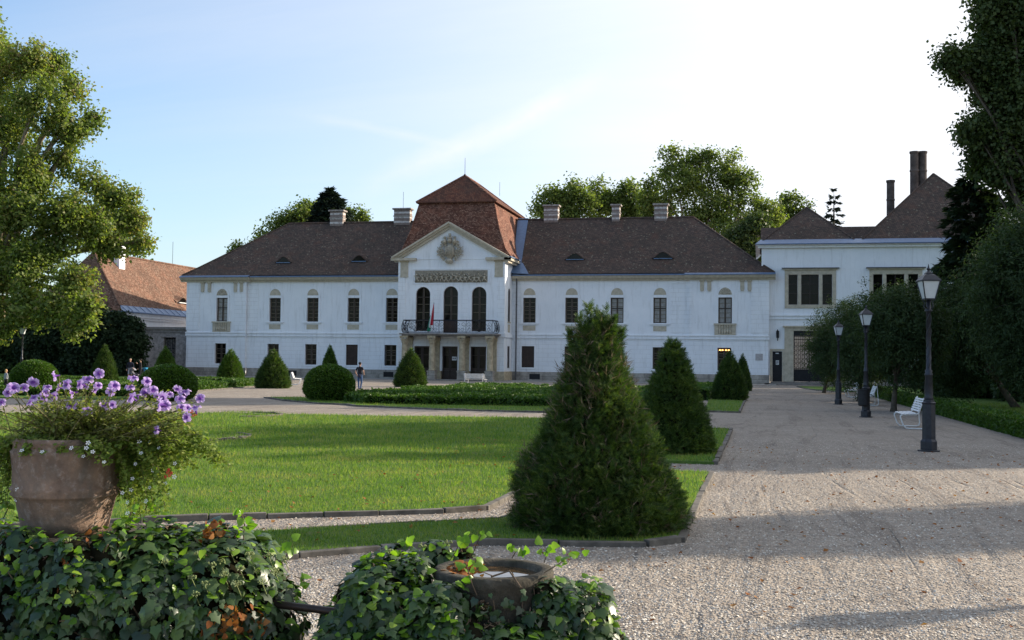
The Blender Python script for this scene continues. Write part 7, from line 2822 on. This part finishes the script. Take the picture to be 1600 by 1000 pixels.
MB().lathe([(.0005, 0), (ro * .745, 0)], (bx_, by_, bz_ - .030), 48, cap=False).build('water_surface', M['water'], bas)
n = 60
a = rng.uniform(2.2, 4.2, n); r_ = ro * rng.uniform(.45, .85, n)
P = np.column_stack([np.cos(a) * r_ + bx_, np.sin(a) * r_ * .9 + by_, np.full(n, bz_ - .02) + rng.uniform(0, .025, n)])
V, Fc = scatter(P, unit(rdir(n) * .5 + np.array([0, 0, 1])), rdir(n), rng.uniform(.02, .05, n), HLV, HLF)
setp(finish(np_mesh('withered_leaves', V, Fc), 'withered_leaves', M['dry']), 'dead curled leaves lying in the left side of the stone basin', 'leaves', kind='stuff')
m = MB().tube([(bx_ + .05, by_ - ro * .9, bz_ + .01), (bx_ + .13, by_ - ro * .75, bz_ + .035), (bx_ + .2, by_ - ro * .95, bz_ - .03)], .005, 5)
setp(m.build('twig', M['vine']), 'thin dead twig lying over the basin rim', 'twig')

ivy('ivy climbing round the stone basin pillar', [(592, 955, 5.62, .24), (612, 940, 5.75, .17), (560, 985, 5.6, .20), (665, 985, 5.50, .19), (700, 1000, 5.42, .16), (560, 1090, 5.5, .34), (640, 1090, 5.4, .34), (900, 985, 5.62, .20), (930, 1015, 5.6, .17), (868, 950, 5.60, .12),
     (885, 1085, 5.5, .30), (640, 900, 5.9, .12), (600, 920, 5.8, .13), (690, 872, 6.12, .08), (725, 868, 6.12, .06), (780, 1060, 5.36, .16), (850, 975, 5.50, .09), (655, 950, 5.56, .09), (738, 1000, 5.36, .10), (700, 965, 5.43, .08), (735, 975, 5.40, .05), (640, 912, 5.68, .08), (860, 985, 5.44, .10), (842, 1010, 5.40, .09), (955, 1010, 5.65, .12), (880, 925, 5.62, .07), (548, 930, 5.68, .10), (700, 940, 5.44, .05), (850, 925, 5.50, .06), (770, 985, 5.37, .05), (800, 1010, 5.36, .06), (755, 950, 5.40, .035), (828, 965, 5.42, .04)],
    16500, 3200, None,
    [[(700, 880, 6.0), (712, 862, 6.0), (722, 840, 6.0), (735, 832, 6.0)], [(735, 875, 6.0), (745, 850, 6.0), (752, 835, 6.0)], [(800, 872, 6.0), (806, 862, 5.95), (815, 856, 5.95)], [(850, 880, 5.7), (856, 862, 5.7), (848, 858, 5.7)],
     [(850, 895, 5.6), (875, 880, 5.6), (884, 872, 5.6), (895, 868, 5.6)], [(745, 930, 5.42), (735, 905, 5.42), (728, 880, 5.45)], [(700, 1000, 5.3), (680, 985, 5.3), (672, 980, 5.3)], [(650, 880, 5.9), (646, 862, 5.9), (643, 850, 5.9)],
     [(905, 935, 5.5), (925, 925, 5.5), (945, 930, 5.5)], [(590, 890, 5.75), (575, 878, 5.75)], [(620, 875, 5.8), (612, 862, 5.8)], [(770, 900, 5.4), (745, 890, 5.42), (742, 872, 5.45)]],
    [(610, 865, 5.8), (660, 855, 5.9), (700, 850, 6.0)])

cp = thing('ivy_plant', 'loose ivy sprays creeping over the front of the basin pillar', 'ivy', (bx_, by_, 0))
n = 340
a = rng.uniform(-math.pi, 0, n) + YAW
z = bz_ - .03 - rng.random(n) ** .7 * .55
kp = rng.random(n) < np.clip(.35 + (bz_ - z) * 1.3 + .3 * np.abs(np.cos(a)), 0, 1)
a, z = a[kp], z[kp]
R_ = ro * rng.uniform(1.0, 1.14, len(a))
P = np.column_stack([np.cos(a) * R_, np.sin(a) * R_, z])
Nn = np.column_stack([np.cos(a), np.sin(a), np.full(len(a), .3)]) + rdir(len(a)) * .45
V, Fc = scatter(P, Nn, rdir(len(a)) * .6 + np.array([0, 0, -.8]), rng.uniform(.022, .060, len(a)), ILV, ILF)
finish(np_mesh('leaves', V, Fc), 'leaves', M['ivy'], cp)
m = MB()
for k in range(14):
    a0 = rng.uniform(-math.pi, 0) + YAW
    q = [(bx_ + ro * 1.02 * math.cos(a0 + .35 * t * (k % 3 - 1)), by_ + ro * 1.02 * math.sin(a0 + .35 * t * (k % 3 - 1)), bz_ - .62 + .60 * t) for t in np.linspace(0, rng.uniform(.5, 1), 7)]
    m.tube(q, .003, 4)
m.build('stems', M['vine'], cp)

rl_ = thing('iron_rail', 'dark iron bar running from the ivy mound to the stone basin', 'railing', tuple(D(460, 948, 5.55)))
MB().tube([D(330, 932, 5.62), D(520, 955, 5.5), D(640, 968, 5.45)], .019, 10).build('bar', simple('brown_iron_bar', (.035, .024, .020), .45, .5, .5, .3, 20), rl_, smooth=True)
MB().lathe([(.03, 0), (.03, .03)], tuple(D(418, 942, 5.56) - Vector((0, 0, .015))), 10).build('collar', M['iron'], rl_)
print('done')
